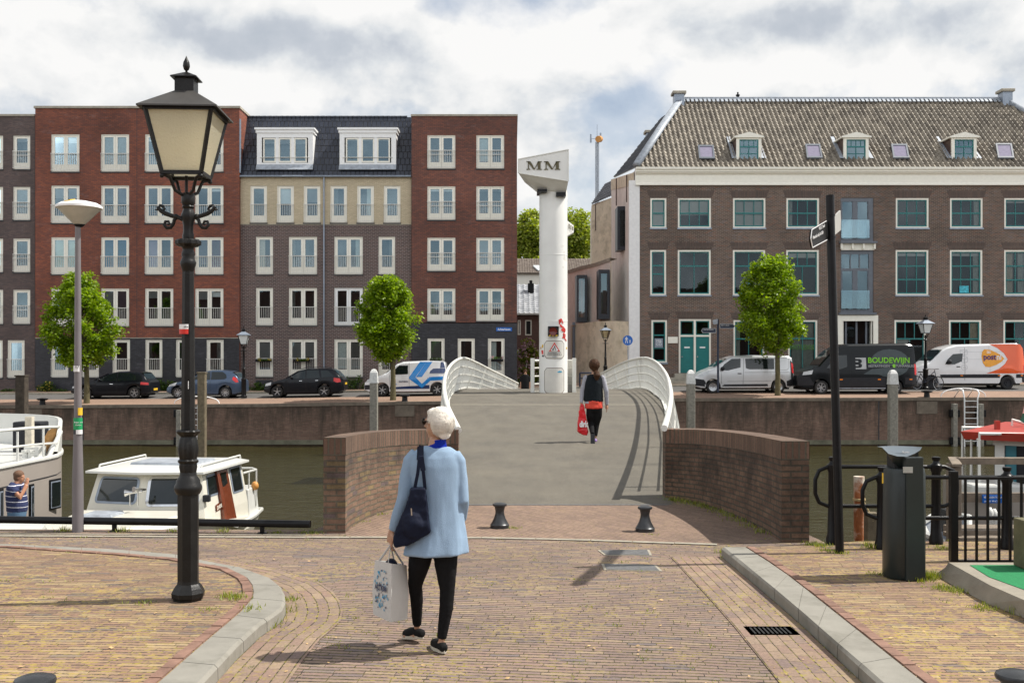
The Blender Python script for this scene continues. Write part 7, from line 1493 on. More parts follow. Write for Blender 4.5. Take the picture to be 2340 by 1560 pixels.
# bicycle against the lamp post
mat('bike_blue',(.015,.02,.04),.35);bk=thing('bicycle','dark city bicycle leaning on the lantern post beside the mail van','bicycle',PX(2120,890,55.0));Yb_=54.95
def bwheel(cx_,cy_,rx,ry,Y0_,dy):
 c_=PX(cx_,cy_,Y0_);a=rx/F*Y0_;h=ry/F*Y0_;P=[c_+Vector((a*math.cos(2*math.pi*k/24),dy*math.cos(2*math.pi*k/24),h*math.sin(2*math.pi*k/24))) for k in range(25)]
 b=MB();b.tube(P,.022,6);w_=b.build('wheel','rubber',bk);s=MB();[s.tube([c_,P[k]],.005,3) for k in range(0,24,1)];s.tube([p.lerp(c_,.06) for p in P],.012,5);s.build('rim','zinc_light',w_);return c_
w1_=bwheel(2095,874,14,15,55.0,.05);w2_=bwheel(2144,875.5,7,15.5,54.8,-.28)
S=PX(2104,853,54.95);BB=PX(2115,873,54.95);HT=PX(2136,848,54.85);HB=PX(2138,858,54.83)
b=MB();[b.tube(p,.02,6) for p in ([w1_,BB],[w1_,S],[S,BB],[BB,HB],[BB+Vector((0,0,.12)),HT],[HT,HB,w2_])];b.build('frame','bike_blue',bk)
b=MB();b.obox(S+Vector((0,0,.08)),(.26,.14,.06));b.build('saddle','rubber',bk,bevel=.02);b=MB();b.tube([HT+Vector((-.35,0,.12)),HT+Vector((-.1,-.1,.1)),HT+Vector((0,0,.1)),HT+Vector((.14,-.2,.12))],.016,6);b.tube([HT,HT+Vector((0,0,.12))],.018,6);b.build('handlebar','chrome',bk)
# ---------------------------------------------------------------- trees and plants
def leaf_mat(name,c1,c2,trans=.45):
 m,t,b=new_mat(name);t.nodes.remove(b);out=[n for n in t.nodes if n.type=='OUTPUT_MATERIAL'][0]
 g=t.nodes.new('ShaderNodeTexCoord').outputs['Object'];gi=t.nodes.new('ShaderNodeNewGeometry').outputs['Random Per Island']
 c=ramp(t,fm(t,'ADD',fm(t,'MULTIPLY',gi,.6),fm(t,'MULTIPLY',noise_tex(t,g,1.2,3,.6),.45)),[(.2,c1),(.8,c2)])
 d=t.nodes.new('ShaderNodeBsdfPrincipled');t.links.new(c,d.inputs['Base Color']);d.inputs['Roughness'].default_value=.38;d.inputs['Specular IOR Level'].default_value=.5
 tr=t.nodes.new('ShaderNodeBsdfTranslucent');t.links.new(mixc(t,1.0,c,(1.5,1.6,.35),'MULTIPLY'),tr.inputs[0])
 mx=t.nodes.new('ShaderNodeMixShader');mx.inputs[0].default_value=trans;t.links.new(d.outputs[0],mx.inputs[1]);t.links.new(tr.outputs[0],mx.inputs[2]);t.links.new(mx.outputs[0],out.inputs[0]);return m
leaf_mat('leaf_lime',(.085,.16,.003),(.28,.38,.014));leaf_mat('leaf_far',(.16,.22,.03),(.36,.38,.07));leaf_mat('leaf_shrub',(.035,.08,.012),(.09,.15,.025));mat('lilac',(.55,.34,.36),.8,var=.3);mat('bark',(.10,.085,.04),.9,var=.35,vs=9,bump=.8,bs=40);mat('flower_yellow',(.45,.35,.05),.8);leaf_mat('weed',(.10,.16,.015),(.32,.32,.05),.3)
def leaves(mb,P,size,rnd,droop=.5,up=None):
 a=rnd.uniform(0,6.283);d=Vector((math.cos(a),math.sin(a),-droop+rnd.uniform(-.5,.6))).normalized();s=Vector((rnd.uniform(-1,1),rnd.uniform(-1,1),rnd.uniform(-.4,.4)));s=(s-d*s.dot(d)).normalized();n=d.cross(s)
 L=size*rnd.uniform(.7,1.25);W=L*.42;o=len(mb.v)
 mb.v += [tuple(P),tuple(P+d*L*.45+s*W+n*L*.08),tuple(P+d*L),tuple(P+d*L*.45-s*W+n*L*.08)];mb.f.append([o,o+1,o+2,o+3])
def crown(mb,c,prof,zb,zt_,n_cl,per,size,rnd,cr=.42,squash=1.0,lean=(0,0)):
 """prof: [(height fraction, radius)], clusters spread through the volume, more of them near the surface"""
 for i in range(n_cl):
  h=rnd.random();r=interp(h,prof);h=h if rnd.random()<r/max(p[1] for p in prof)+.25 else rnd.random();r=interp(h,prof)
  a=rnd.uniform(0,2*math.pi);q=r*(rnd.random() ** .36);q *= 1+.15*math.sin(3*a+7*h)+.08*math.sin(7*a-9*h)+rnd.choice((-.10,-.04,0,.03,.11))
  cc_=Vector((c[0]+math.cos(a)*q+lean[0]*h,c[1]+math.sin(a)*q*squash,lerp(zb,zt_,h)))
  k=cr*rnd.uniform(.6,1.25)
  for _ in range(per):
   v=Vector((rnd.gauss(0,1),rnd.gauss(0,1),rnd.gauss(0,.8)));v=v.normalized()*k*rnd.random() ** .4;v.z -= abs(v.z)*.1
   leaves(mb,cc_+v,size,rnd)
def street_tree(pxb,yb,x0,x1,y0,y1,Yt,label,seed,prof,low=.12):
 rnd=random.Random(seed);X=XA(pxb,Yt);z=zfar(X,Yt)+.01;t=thing('street_tree',label,'tree',(X,Yt,z),'street trees on the far quay')
 zt_,zb=ZA(y0,Yt),ZA(y1,Yt);cx_=XA((x0+x1)/2,Yt);hw=(XA(x1,Yt)-XA(x0,Yt))/2
 b=MB();P=[Vector((X,Yt,z-.05)),Vector((X+.01,Yt,z+1)),Vector((X-.02,Yt,zb+.4)),Vector((lerp(X,cx_,.7),Yt,lerp(zb,zt_,.4))),Vector((cx_,Yt,lerp(zb,zt_,.85)))]
 b.tube(P,[.16,.125,.115,.09,.02],10);
 for k in range(16):
  h=rnd.uniform(.03,.7);s=P[2].lerp(P[4],h);a=rnd.uniform(0,6.28);r=interp(h+.15,prof)*hw*.8
  e=s+Vector((math.cos(a)*r,math.sin(a)*r,r*rnd.uniform(.5,1.0)));b.tube([s,s.lerp(e,.5)+Vector((0,0,-.05)),e],[.05,.03,.012],5)
 b.build('trunk','bark',t,smooth=60)
 b=MB();crown(b,(cx_,Yt),[(h,r*hw) for h,r in prof],zb,zt_,215,84,.15,rnd,cr=.37,lean=(0,0))
 b.build('crown','leaf_lime',t,fix=False)
street_tree(198,917,98,268,632,832,53.0,'leafy green street tree behind the grey lamp pole at left',5,[(0,.30),(.12,.66),(.3,.86),(.5,.92),(.7,.72),(.88,.48),(1,.2)])
street_tree(898,905,816,950,634,820,53.0,'leafy green street tree beside the small white and blue van',9,[(0,.22),(.12,.55),(.3,.85),(.5,.93),(.7,.8),(.88,.62),(1,.3)])
street_tree(1777,893,1682,1845,590,795,53.4,'leafy green street tree in front of the silver van',14,[(0,.25),(.12,.6),(.3,.88),(.5,.92),(.7,.72),(.88,.52),(1,.25)])
def big_tree(pxc,x0,x1,y0,y1,Yt,label,seed):
 rnd=random.Random(seed);X=XA(pxc,Yt);t=thing('background_tree',label,'tree',(X,Yt,0),'tall trees behind the rooftops');hw=(x1-x0)/2/F*Yt;zb,zt_=ZA(y1,Yt),ZA(y0,Yt)
 b=MB();b.tube([(X,Yt,0),(X,Yt,zb+1),(X,Yt,zt_-1)],[.4,.32,.05],8)
 for k in range(14): h=rnd.uniform(0,.7);a=rnd.uniform(0,6.28);s=Vector((X,Yt,lerp(zb,zt_,h)));b.tube([s,s+Vector((math.cos(a)*hw*.7,math.sin(a)*hw*.7,1.6))],[.12,.03],5)
 b.build('trunk','bark',t)
 b=MB();crown(b,(X,Yt),[(0,hw*.7),(.4,hw),(.75,hw*.8),(1,hw*.35)],zb,zt_,190,38,.36,rnd,cr=.8);b.build('crown','leaf_far',t,fix=False)
big_tree(1212,1176,1252,486,610,112,'tall sunlit tree behind the rooftops left of the white pillar',21);big_tree(1316,1276,1360,486,612,112,'tall sunlit tree behind the rooftops right of the white pillar',22)
def shrub(x0,x1,y0,y1,Yt,label,seed,n=26,per=40,m='leaf_shrub',size=.10,fl=None,name='shrub',grp='shrubs along the foot of the apartment blocks',zb=None,fsz=.1):
 rnd=random.Random(seed);X=XA((x0+x1)/2,Yt);zb=zfar(X,Yt) if zb is None else zb;zt_=ZA(y0,Yt);hw=(x1-x0)/2/F*Yt;t=thing(name,label,'shrub',(X,Yt,zb),grp)
 b=MB();[b.tube([(X+rnd.uniform(-.5,.5)*hw,Yt,zb),(X+rnd.uniform(-.8,.8)*hw,Yt+rnd.uniform(-.2,.2),lerp(zb,zt_,.8))],[.02,.006],4) for _ in range(8)];b.build('stem','bark',t)
 b=MB();crown(b,(X,Yt),[(0,hw*.9),(.5,hw),(1,hw*.4)],zb+.03,zt_-.1,n,per,size,rnd,cr=.22*max(1,hw/.8),squash=.5);b.build('foliage',m,t,fix=False)
 if fl:
  f=MB()
  for _ in range(fl[1]):
   a=rnd.uniform(0,6.28);h=rnd.uniform(.25,1);r=hw*interp(h,[(0,.9),(.5,1),(1,.4)]);p=Vector((X+math.cos(a)*r,Yt-abs(math.sin(a))*r*.5-.1,lerp(zb,zt_,h)))
   for _ in range(7): leaves(f,p+Vector((rnd.gauss(0,.07),rnd.gauss(0,.05),rnd.gauss(0,.1))),fsz,rnd)
  f.build('flowers',fl[0],t,fix=False)
shrub(1180,1233,775,895,70,'pink flowering lilac bush beside the corner of the black brick wall',31,70,45,'leaf_far',.16,('lilac',60),'lilac_bush',None,zb=.1,fsz=.14)
for k,(x0,x1,y0,lb) in enumerate(((88,122,872,'round shrub against the black wall left of the first tree'),(0,30,889,'low scrub at the far left under the grey brown block'),(126,156,889,'low scrub against the black wall beside the black hatchback'),(346,380,868,'shrub against the black wall between the black hatchback and lantern post'),(382,402,866,'tall herb clump beside the blue grey hatchback'),(563,606,872,'green shrub at the drainpipe side of the small lantern post'),(606,626,878,'grey green lavender like shrub by the black estate car'),(783,832,858,'flowering shrub between the black estate car and white van'))):
 shrub(x0,x1,y0,900,60.45,lb,40+k,20,34,fl=('flower_yellow',6) if k in (0,) else None)
for k,(xc,yc,lb,fc) in enumerate(((604,822,'yellow flowers in a window box on the brown block','flower_yellow'),(692,822,'yellow flowers in the wider window box on the brown block','flower_yellow'),(996,820,'green plants in a window box on the black base',None),(1136,818,'pink flowers in a window box on the black base','lilac'))):
 rnd=random.Random(70+k);Yw=60.75 if xc<900 else 60.5;t=thing('window_plant',lb,'plant',PX(xc,yc,Yw),'plants in window boxes');b=MB();f=MB()
 for _ in range(160): leaves(b,PX(xc+rnd.uniform(-13,13),yc+rnd.uniform(-3,1.5),Yw+rnd.uniform(-.1,.1)),.07,rnd)
 for _ in range(60):
  if fc: leaves(f,PX(xc+rnd.choice((-12,12))+rnd.gauss(0,2),yc+rnd.uniform(-5,1),Yw-.1),.07,rnd)
 b.build('foliage','leaf_shrub',t,fix=False)
 if fc: f.build('flowers',fc,t,fix=False)
# weeds between the stones
rnd=random.Random(77);b=MB()
def tuft(p,n,h,sp):
 for _ in range(n):
  a=rnd.uniform(0,6.28);q=p+Vector((rnd.gauss(0,sp),rnd.gauss(0,sp),0));L=h*rnd.uniform(.4,1.2);d=Vector((math.cos(a)*L*.6,math.sin(a)*L*.6,L));w=Vector((-math.sin(a),math.cos(a),0))*.004
  o=len(b.v);b.v += [tuple(q-w),tuple(q+w),tuple(q+d*.6+w*.6),tuple(q+d)];b.f.append([o,o+1,o+2,o+3])
for x,y,z,n,h in ((655,1372,0,70,.05),(640,1398,0,90,.07),(612,1428,0,90,.08),(600,1435,0,80,.09),(545,1478,0,30,.04),(525,1363,ZP,80,.05),(545,1368,ZP,60,.05),(325,1378,ZP,40,.03),(480,1392,ZP,30,.02),(1712,1262,0,60,.06),(1660,1262,0,70,.08),(1670,1275,0,60,.06),(1925,1263,ZP,80,.04),(1890,1258,ZP,70,.03),(2120,1320,ZP,160,.09),(2100,1325,ZP,90,.05),(2160,1345,ZP,120,.05),(2190,1352,ZP,80,.04),(2330,1400,ZP,60,.09),(2250,1390,ZP,70,.05),(2000,1310,ZP,50,.03),(1175,1207,0,70,.035),(1490,1222,0,30,.03),(150,1212,0,50,.08),(275,1213,0,60,.06),(400,1214,0,40,.05),(510,1214,0,50,.06),(635,1217,0,50,.03),(720,1217,0,60,.03),(700,1216,0,60,.03),(1860,1244,ZP,90,.05),(1880,1247,ZP,70,.04),(1985,1250,ZP,50,.09),(2150,1252,ZP,80,.04),(570,1390,ZP,40,.04),(430,1255,0,20,.03)): tuft(GX(x,y,z),int(n*1.3),h*.8,.05)
for k in range(11):                                      # along the foot of the walls
 a=math.pi/2*(.12+.82*k/10);tuft(Vector((2.17+.72*math.cos(a),11.4+3.4*math.sin(a),0)),90,.06,.08)
 if k % 2: tuft(Vector((-.75-1.1*math.cos(a),12.0+2.6*math.sin(a),0)),40,.03,.05)
for _ in range(260):
 side_=rnd.random()
 p=GX(rnd.uniform(0,2340),rnd.uniform(1222,1560),ZP if side_<.6 else 0)
 if side_<.6 and not (p.x<-2.9-.0*p.y or p.x>2.95): continue
 if side_<.6 and-3.2<p.x<3.3: continue
 tuft(p,rnd.randint(4,14),.018,.03)
o=b.build('weeds','weed',fix=False);tag(o,'small weeds and grass growing between the paving bricks and along the walls','weeds',kind='stuff')
# scattered dry leaves and grit
rnd=random.Random(5);b=MB();mat('dry_leaf',(.45,.30,.14),.9,var=.4,vs=30)
for _ in range(260):
 x,y=rnd.uniform(0,2340),rnd.uniform(1225,1560);z=.012;p=GX(x,y,z)
 if p.x<-2.5 or p.x>2.6: p=GX(x,y,ZP+.008)
 s=rnd.uniform(.006,.02);a=rnd.uniform(0,6.28);u=Vector((math.cos(a),math.sin(a),rnd.uniform(-.2,.2)))*s;v=Vector((-math.sin(a),math.cos(a),rnd.uniform(0,.5)))*s*.6;b.quad(p-u,p-v,p+u,p+v)
for k in range(8):
 p=GX(1655+k*3+rnd.uniform(-4,4),1258+k*2,.01);b.quad(p,p+Vector((.03,0,.01)),p+Vector((.04,.03,.01)),p+Vector((0,.03,.02)))
o=b.build('dry_leaves','dry_leaf',fix=False);tag(o,'scattered dry leaves and grit on the brick paving','leaves',kind='stuff')
# ---------------------------------------------------------------- people
mat('skin',(.42,.235,.15),.5,var=.1,vs=20,**{'Subsurface Weight': .08,'Subsurface Radius': (.02,.008,.004)});mat('skin_tan',(.40,.19,.11),.5,var=.12,vs=20)
def cloth(name,col,rough=.85,bump=.25,bs=350,var=.06,folds=.0,**kw):
 return mat(name,col,rough,var=var,vs=4,bump=bump,bs=bs,spec=.12,**kw)
cloth('cardigan_blue',(.275,.38,.51),.95,.5,240,.1);cloth('leggings',(.010,.010,.011),.8);cloth('collar_blue',(.004,.02,.27),.7);mat('hair_blond',(.80,.745,.66),.6,spec=.2,var=.22,vs=18,bump=.6,bs=60);cloth('shoe_black',(.014,.014,.014));mat('sole',(.55,.51,.42),.7);cloth('navy_bag',(.010,.013,.028),.6);mat('glasses_black',(.008,.008,.008),.2)
cloth('vest_black',(.012,.015,.018),.9);cloth('sleeve_grey',(.33,.33,.37));cloth('shirt_red',(.62,.075,.05));mat('hair_brown',(.05,.022,.010),.6,spec=.15,var=.5,vs=30,bump=.8,bs=90);mat('bag_red',(.62,.012,.02),.35,bump=.5,bs=14);mat('bag_white',(.55,.54,.52),.5,bump=.5,bs=9,var=.05);cloth('polo_navy',(.022,.03,.085));cloth('jeans',(.10,.17,.26));mat('hair_grey',(.15,.085,.055),.7,spec=.15,var=.4,vs=60);cloth('top_black',(.012,.012,.013));mat('shoe_violet',(.22,.14,.34),.6);mat('cyan_print',(.03,.32,.55),.5)
def organic(mb,name,m,parent,vox,it=4,sm=.6,folds=None,mods=None):
 me=bpy.data.meshes.new(name);me.from_pydata(mb.v,[],mb.f);bm=bmesh.new();bm.from_mesh(me);bmesh.ops.recalc_face_normals(bm,faces=bm.faces);bm.to_mesh(me);bm.free()
 o=bpy.data.objects.new(name,me);COL.objects.link(o);r=o.modifiers.new('r','REMESH');r.mode='VOXEL';r.voxel_size=vox;s=o.modifiers.new('s','SMOOTH');s.factor=sm;s.iterations=it
 if folds:
  tx=bpy.data.textures.new(name,'CLOUDS');tx.noise_scale=folds[1];tx.noise_depth=3;d=o.modifiers.new('d','DISPLACE');d.texture=tx;d.strength=folds[0];d.mid_level=.5
  if len(folds)>2:
   e=bpy.data.objects.new('stretch',None);COL.objects.link(e);e.scale=folds[2];d.texture_coords='OBJECT';d.texture_coords_object=e;bpy.context.view_layer.update()
 m2=bpy.data.meshes.new_from_object(o.evaluated_get(bpy.context.evaluated_depsgraph_get()));o.modifiers.clear();o.data=m2;m2.name=name
 if folds and len(folds)>2: bpy.data.objects.remove(e)
 m2.materials.clear();m2.materials.append(M_[m])
 for p in m2.polygons: p.use_smooth=True
 if parent is not None: adopt(o,parent)
 return o
def ell(mb,c,rx,ry,rz,n=16,mm=10,rot=None):
 k=MB().lathe([(max(math.sin(math.pi*i/mm),.02),-math.cos(math.pi*i/mm)) for i in range(mm+1)],(0,0,0),n);Mx=Matrix.Translation(Vector(c)) @ (rot.to_4x4() if rot else Matrix.Identity(4)) @ Matrix.Diagonal((rx,ry,rz,1));k.xf(Mx);mb.add(k.v,k.f)
def limb(mb,pts,rs,n=12,flat=1.0): mb.tube(pts,rs,n,flat=flat)
def hand(mb,w,d,side,s=1.0,curl=.8,pn=None):
 """w wrist, d direction of the hand, side: direction from palm to thumb, pn: way the fingers curl"""
 d=Vector(d).normalized();t_=Vector(side);t_=(t_-d*t_.dot(d)).normalized();pn=Vector(pn) if pn else d.cross(t_);pn=(pn-d*pn.dot(d)-t_*pn.dot(t_)).normalized();w=Vector(w)
 mb.tube([w-d*.02*s,w+d*.03*s,w+d*.085*s],[.022*s,.034*s,.036*s],10,flat=.55)
 Rm=Matrix((t_,pn,d)).transposed();ell(mb,w+d*.05*s,.038*s,.017*s,.048*s,rot=Rm)
 for k,(o_,L) in enumerate(((.028,.070),(.009,.078),(-.010,.072),(-.027,.056))):
  p=w+d*.085*s+t_*o_*s;P=[p-d*.02*s];a=0;v=d
  for j in range(3): P.append(P[-1]+v*(L*(.46,.31,.26)[j]+(.02 if j==0 else 0))*s);a += curl*(.55,.75,.6)[j];v=(d*math.cos(a)+pn*math.sin(a))
  mb.tube(P,[.010*s,.0095*s,.0085*s,.007*s],8)
 p=w+d*.025*s+t_*.03*s;mb.tube([p,p+(t_*.6+d*.8).normalized()*.035*s+pn*.01*s,p+(t_*.45+d).normalized()*.062*s+pn*.03*s*curl],[.013*s,.011*s,.009*s],8)
def head(mb,c,f,s=1.0,rz=.118):
 """c centre, f facing direction: skull, jaw, nose, ears, brow"""
 f=Vector(f).normalized();r=Vector((f.y,-f.x,0)).normalized();u=Vector((0,0,1));c=Vector(c);Rm=Matrix((r,f,u)).transposed()
 ell(mb,c+u*.022*s-f*.01*s,.074*s,.092*s,.093*s,rot=Rm);ell(mb,c-u*.035*s+f*.018*s,.058*s,.070*s,.078*s,rot=Rm);ell(mb,c-u*.088*s+f*.055*s,.026*s,.024*s,.022*s,rot=Rm)
 mb.tube([c+f*.083*s+u*.015*s,c+f*.098*s-u*.015*s,c+f*.106*s-u*.03*s],[.009*s,.011*s,.015*s],8)
 for sd in (-1,1): ell(mb,c+r*sd*.074*s-f*.008*s-u*.008*s,.009*s,.019*s,.031*s,rot=Rm);ell(mb,c+r*sd*.032*s+f*.075*s+u*.024*s,.022*s,.012*s,.010*s,rot=Rm)
 for k in (0,1): ell(mb,c+f*(.086-.004*k)*s-u*(.052+.013*k)*s,.022*s,.008*s,.006*s,rot=Rm)
def sneaker(name,ankle,toe,parent,m,s=1.0,sole=True,lift=0):
 ankle=Vector(ankle);toe=Vector(toe);h=(toe-ankle);h.z=0;h.normalize();a=Vector((ankle.x,ankle.y,0));b=MB()
 heel=ankle-h*.05*s;heel.z=ankle.z-.045;tz=toe.z
 L=[(heel+Vector((0,0,.012)),.030),(heel.lerp(toe,.3)+Vector((0,0,.022)),.036),(heel.lerp(toe,.62)+Vector((0,0,.014)),.041),(heel.lerp(toe,.9)+Vector((0,0,.008)),.032)]
 b.tube([heel-h*.015+Vector((0,0,.01))]+[p for p,_ in L]+[toe+Vector((0,0,.006))],[.022*s]+[r*s for _,r in L]+[.018*s],12,flat=1.0);sh=organic(b,name,m,parent,.008*s,3)
 if sole:
  q=MB();sd=Vector((-h.y,h.x,0));n=14;out=[]
  for k in range(n): a_=2*math.pi*k/n;u=.5-.56*math.cos(a_);p=heel.lerp(toe,u);w=.040*s*math.sin(a_)*(1+.15*math.cos(a_+2.6));out.append(p+sd*w-Vector((0,0,.036*s if True else 0))*.6)
  q.prism(out,(0,0,.022));q.build('sole','sole',sh)
 return sh
# --- woman in the blue cardigan
YW=7.16;W0=lambda x,y,d=0.0: PX(x,y,YW)+Vector((0,d,0))
body_b=MB()
HC=W0(1001,967,0.0);fd=Vector((-.86,.50,0)).normalized()
head(body_b,HC,fd,.98);limb(body_b,[W0(999,1002,.0),W0(996,1022,-.0),W0(996,1040,0)],[.052,.055,.07])
tors=[(1000,1028,30,.06),(995,1047,50,.08),(995,1080,46,.09),(999,1130,44,.11),(1001,1180,44,.11),(1001,1225,48,.12),(1000,1255,46,.11)]
def rings_of(T,grow=0.0,lobes=None):
 out=[]
 for k,q in enumerate(T):
  cx_,y_,hw,d=q[:4];cy_=q[4] if len(q)>4 else 0;n=32;h=hw/F*YW+grow;dd=d+grow;r=[]
  for j in range(n):
   a=2*math.pi*j/n;f_=1+(lobes[0]*max(0,(k-lobes[2]))*math.sin(lobes[1]*a+.7*k*.15) if lobes else 0);r.append(W0(cx_,y_,cy_)+Vector((math.cos(a)*h*f_,math.sin(a)*dd*f_,0)))
  out.append(r)
 return out
body_b.rings(rings_of(tors))
shL,elL,wrL=W0(936,1054,0),W0(925,1135,-.03),W0(897,1216,.02);shR,elR,wrR=W0(1052,1058,0),W0(1058,1140,-.02),W0(1052,1192,.14)
limb(body_b,[shL+Vector((.02,0,-.01)),elL,wrL],[.036,.030,.024]);limb(body_b,[shR+Vector((-.02,0,-.01)),elR,wrR],[.036,.030,.024])
hand(body_b,W0(896,1212,.02),(-.10,0,-1),(.25,-.9,0),.98,1.25,pn=(1,.2,0));hand(body_b,wrR,(-.3,.8,-.2),(0,0,1),.95,.7)
hpL,hpR=W0(968,1240),W0(1018,1240);knL,knR=W0(945,1345,.12),W0(1022,1348,0);anL,anR=Vector((XA(953,7.41),7.41,.105)),W0(1009,1463,0)
limb(body_b,[hpL,knL,anL,anL-Vector((0,0,.05))],[.065,.030,.022,.031]);limb(body_b,[hpR,knR,anR,anR-Vector((0,0,.03))],[.065,.030,.022,.031])
limb(body_b,[anL-Vector((0,0,.05)),Vector((XA(925,7.5),7.47,.03))],[.036,.02]);limb(body_b,[anR-Vector((0,0,.03)),W0(993,1478,.14)],[.034,.02])
w1=organic(body_b,'person','skin',None,.0065,3);tag(w1,'person in pale blue cardigan and black leggings walking away with two bags','person')
# hair: short, swept, thicker at the crown
hb=MB();rr_=Vector((fd.y,-fd.x,0));Rm=Matrix((rr_,fd,Vector((0,0,1)))).transposed()
ell(hb,HC+Vector((0,0,.033))-fd*.022,.085,.094,.083,rot=Rm);ell(hb,HC+Vector((0,0,-.002))-fd*.046,.075,.062,.090,rot=Rm);ell(hb,HC+Vector((0,0,-.055))-fd*.052,.058,.044,.052,rot=Rm);ell(hb,HC+Vector((0,0,.072))+fd*.018,.066,.058,.036,rot=Rm);ell(hb,HC+Vector((0,0,.03))+fd*.0-rr_*.0,.086,.06,.06,rot=Rm)
organic(hb,'hair','hair_blond',w1,.005,2,folds=(.010,.03,(1,1,2.2)))
rnd=random.Random(2);hs=MB()
for _ in range(5200):                                     # loose strands over the cap
 v=Vector((rnd.gauss(0,1),rnd.gauss(0,1),rnd.gauss(0,1))).normalized()
 if v.dot(fd)>.35 and v.z<.35: continue
 if v.z<-.75: continue
 q=HC+Vector((0,0,.012))-fd*.026;p=q+Vector((v.x*.090,v.y*.090,v.z*.103));dn=(Vector((0,0,-1))+fd*(.9 if v.z>.3 else-.35)+Vector((rnd.gauss(0,.14),rnd.gauss(0,.14),0)));dn=(dn-v*dn.dot(v)*.9).normalized();L=rnd.uniform(.035,.075);sd=dn.cross(v).normalized()*.0013
 o_=len(hs.v);e_=p+dn*L-v*(L*L*3.2)+v*rnd.uniform(-.002,.005);m_=p.lerp(e_,.5)+v*.004;hs.v += [tuple(p-sd),tuple(p+sd),tuple(m_+sd),tuple(m_-sd),tuple(e_)];hs.f += [[o_,o_+1,o_+2,o_+3],[o_+3,o_+2,o_+4]]
hs.build('hair_strands','hair_blond',w1,fix=False)
g_=MB();
for sd in (-1,1): ell(g_,HC+fd*.092+rr_*sd*.034+Vector((0,0,.014)),.028,.008,.024,rot=Rm);g_.bar(HC+fd*.088+rr_*sd*.062+Vector((0,0,.02)),HC-fd*.01+rr_*sd*.080+Vector((0,0,.012)),.005,.008)
g_.build('sunglasses','glasses_black',w1,smooth=40)
cb=MB();cb.rings([[W0(998,1026,0)+Vector((math.cos(a)*.072,math.sin(a)*.070,z_))*1.0 for a in [2*math.pi*k/24 for k in range(24)]] for z_ in (-.015,.0)]+[[W0(1001,1000,0)+Vector((math.cos(a)*.055,math.sin(a)*.055,z_)) for a in [2*math.pi*k/24 for k in range(24)]] for z_ in (-.03,-.008)]);organic(cb,'turtleneck','collar_blue',w1,.006,2,folds=(.008,.03))
cg=MB();T=[(998,1020,30,.060),(996,1030,46,.085),(994,1044,56,.105),(994,1064,60,.118),(996,1090,58,.122),(1000,1125,54,.124),(1001,1160,55,.128),(1002,1195,58,.135),(1000,1225,65,.148),(997,1250,71,.16),(995,1264,74,.165)]
cg.rings(rings_of(T,.0,(.011,7,4)));limb(cg,[W0(953,1040,0),W0(938,1052,0),W0(930,1090,-.01),elL+Vector((.0,0,.0)),W0(910,1175,-.01),W0(899,1211,.015)],[.054,.050,.050,.047,.042,.037],16);limb(cg,[W0(1036,1042,0),W0(1048,1054,0),W0(1054,1095,-.0),elR,wrR+Vector((0,-.02,.0))],[.054,.049,.047,.044,.038],16)
organic(cg,'cardigan','cardigan_blue',w1,.008,5,folds=(.030,.24,(1,1,3.0)))
lg=MB();limb(lg,[hpL+Vector((0,0,.02)),W0(957,1290,.04),knL,W0(947,1385,.17),anL+Vector((0,0,.02))],[.090,.076,.050,.045,.032],16);limb(lg,[hpR+Vector((0,0,.02)),W0(1019,1290,0),knR,W0(1020,1388,0),anR+Vector((0,0,.015))],[.090,.078,.052,.048,.033],16);ell(lg,W0(996,1235),.16,.12,.10)
organic(lg,'leggings','leggings',w1,.008,3,folds=(.006,.03))
sneaker('shoe',anL,Vector((XA(922,7.48),7.50,.03)),w1,'shoe_black',1.02);sneaker('shoe',anR+Vector((0,0,-.005)),W0(986,1485,.17)*1.0,w1,'shoe_black',1.02)
# shoulder bag
sb=MB();oy=-.17;P=[(943,1110),(976,1106),(981,1150),(988,1208),(965,1222),(935,1238),(907,1243),(904,1218),(918,1180),(935,1142)];sb.prism([W0(x,y,oy) for x,y in P],(0,.085,0));ell(sb,W0(948,1190,oy+.03),.085,.07,.11)
bo=organic(sb,'shoulder_bag','navy_bag',None,.008,6,folds=(.02,.06));tag(bo,'slouchy navy blue fabric bag hanging from the left shoulder of the blue cardigan','shoulder bag')
st=MB();
for pts in ([(975,1112,oy+.04),(971,1070,oy+.03),(966,1040,-.13),(963,1018,-.02),(958,1030,.12)],[(951,1114,oy+.04),(959,1075,oy+.03),(962,1045,-.135),(960,1022,-.02),(954,1034,.12)]):
 PP=[W0(*p) for p in pts]
 for a_,b_ in zip(PP,PP[1:]): st.bar(a_,b_,.034 if a_.z>1.25 else .022,.006,up=(0,-1,.1))
st.build('strap','navy_bag',bo);MB().bar(W0(947,1150,oy-.05),W0(948,1166,oy-.05),.008).build('zip_pull','chrome',bo)
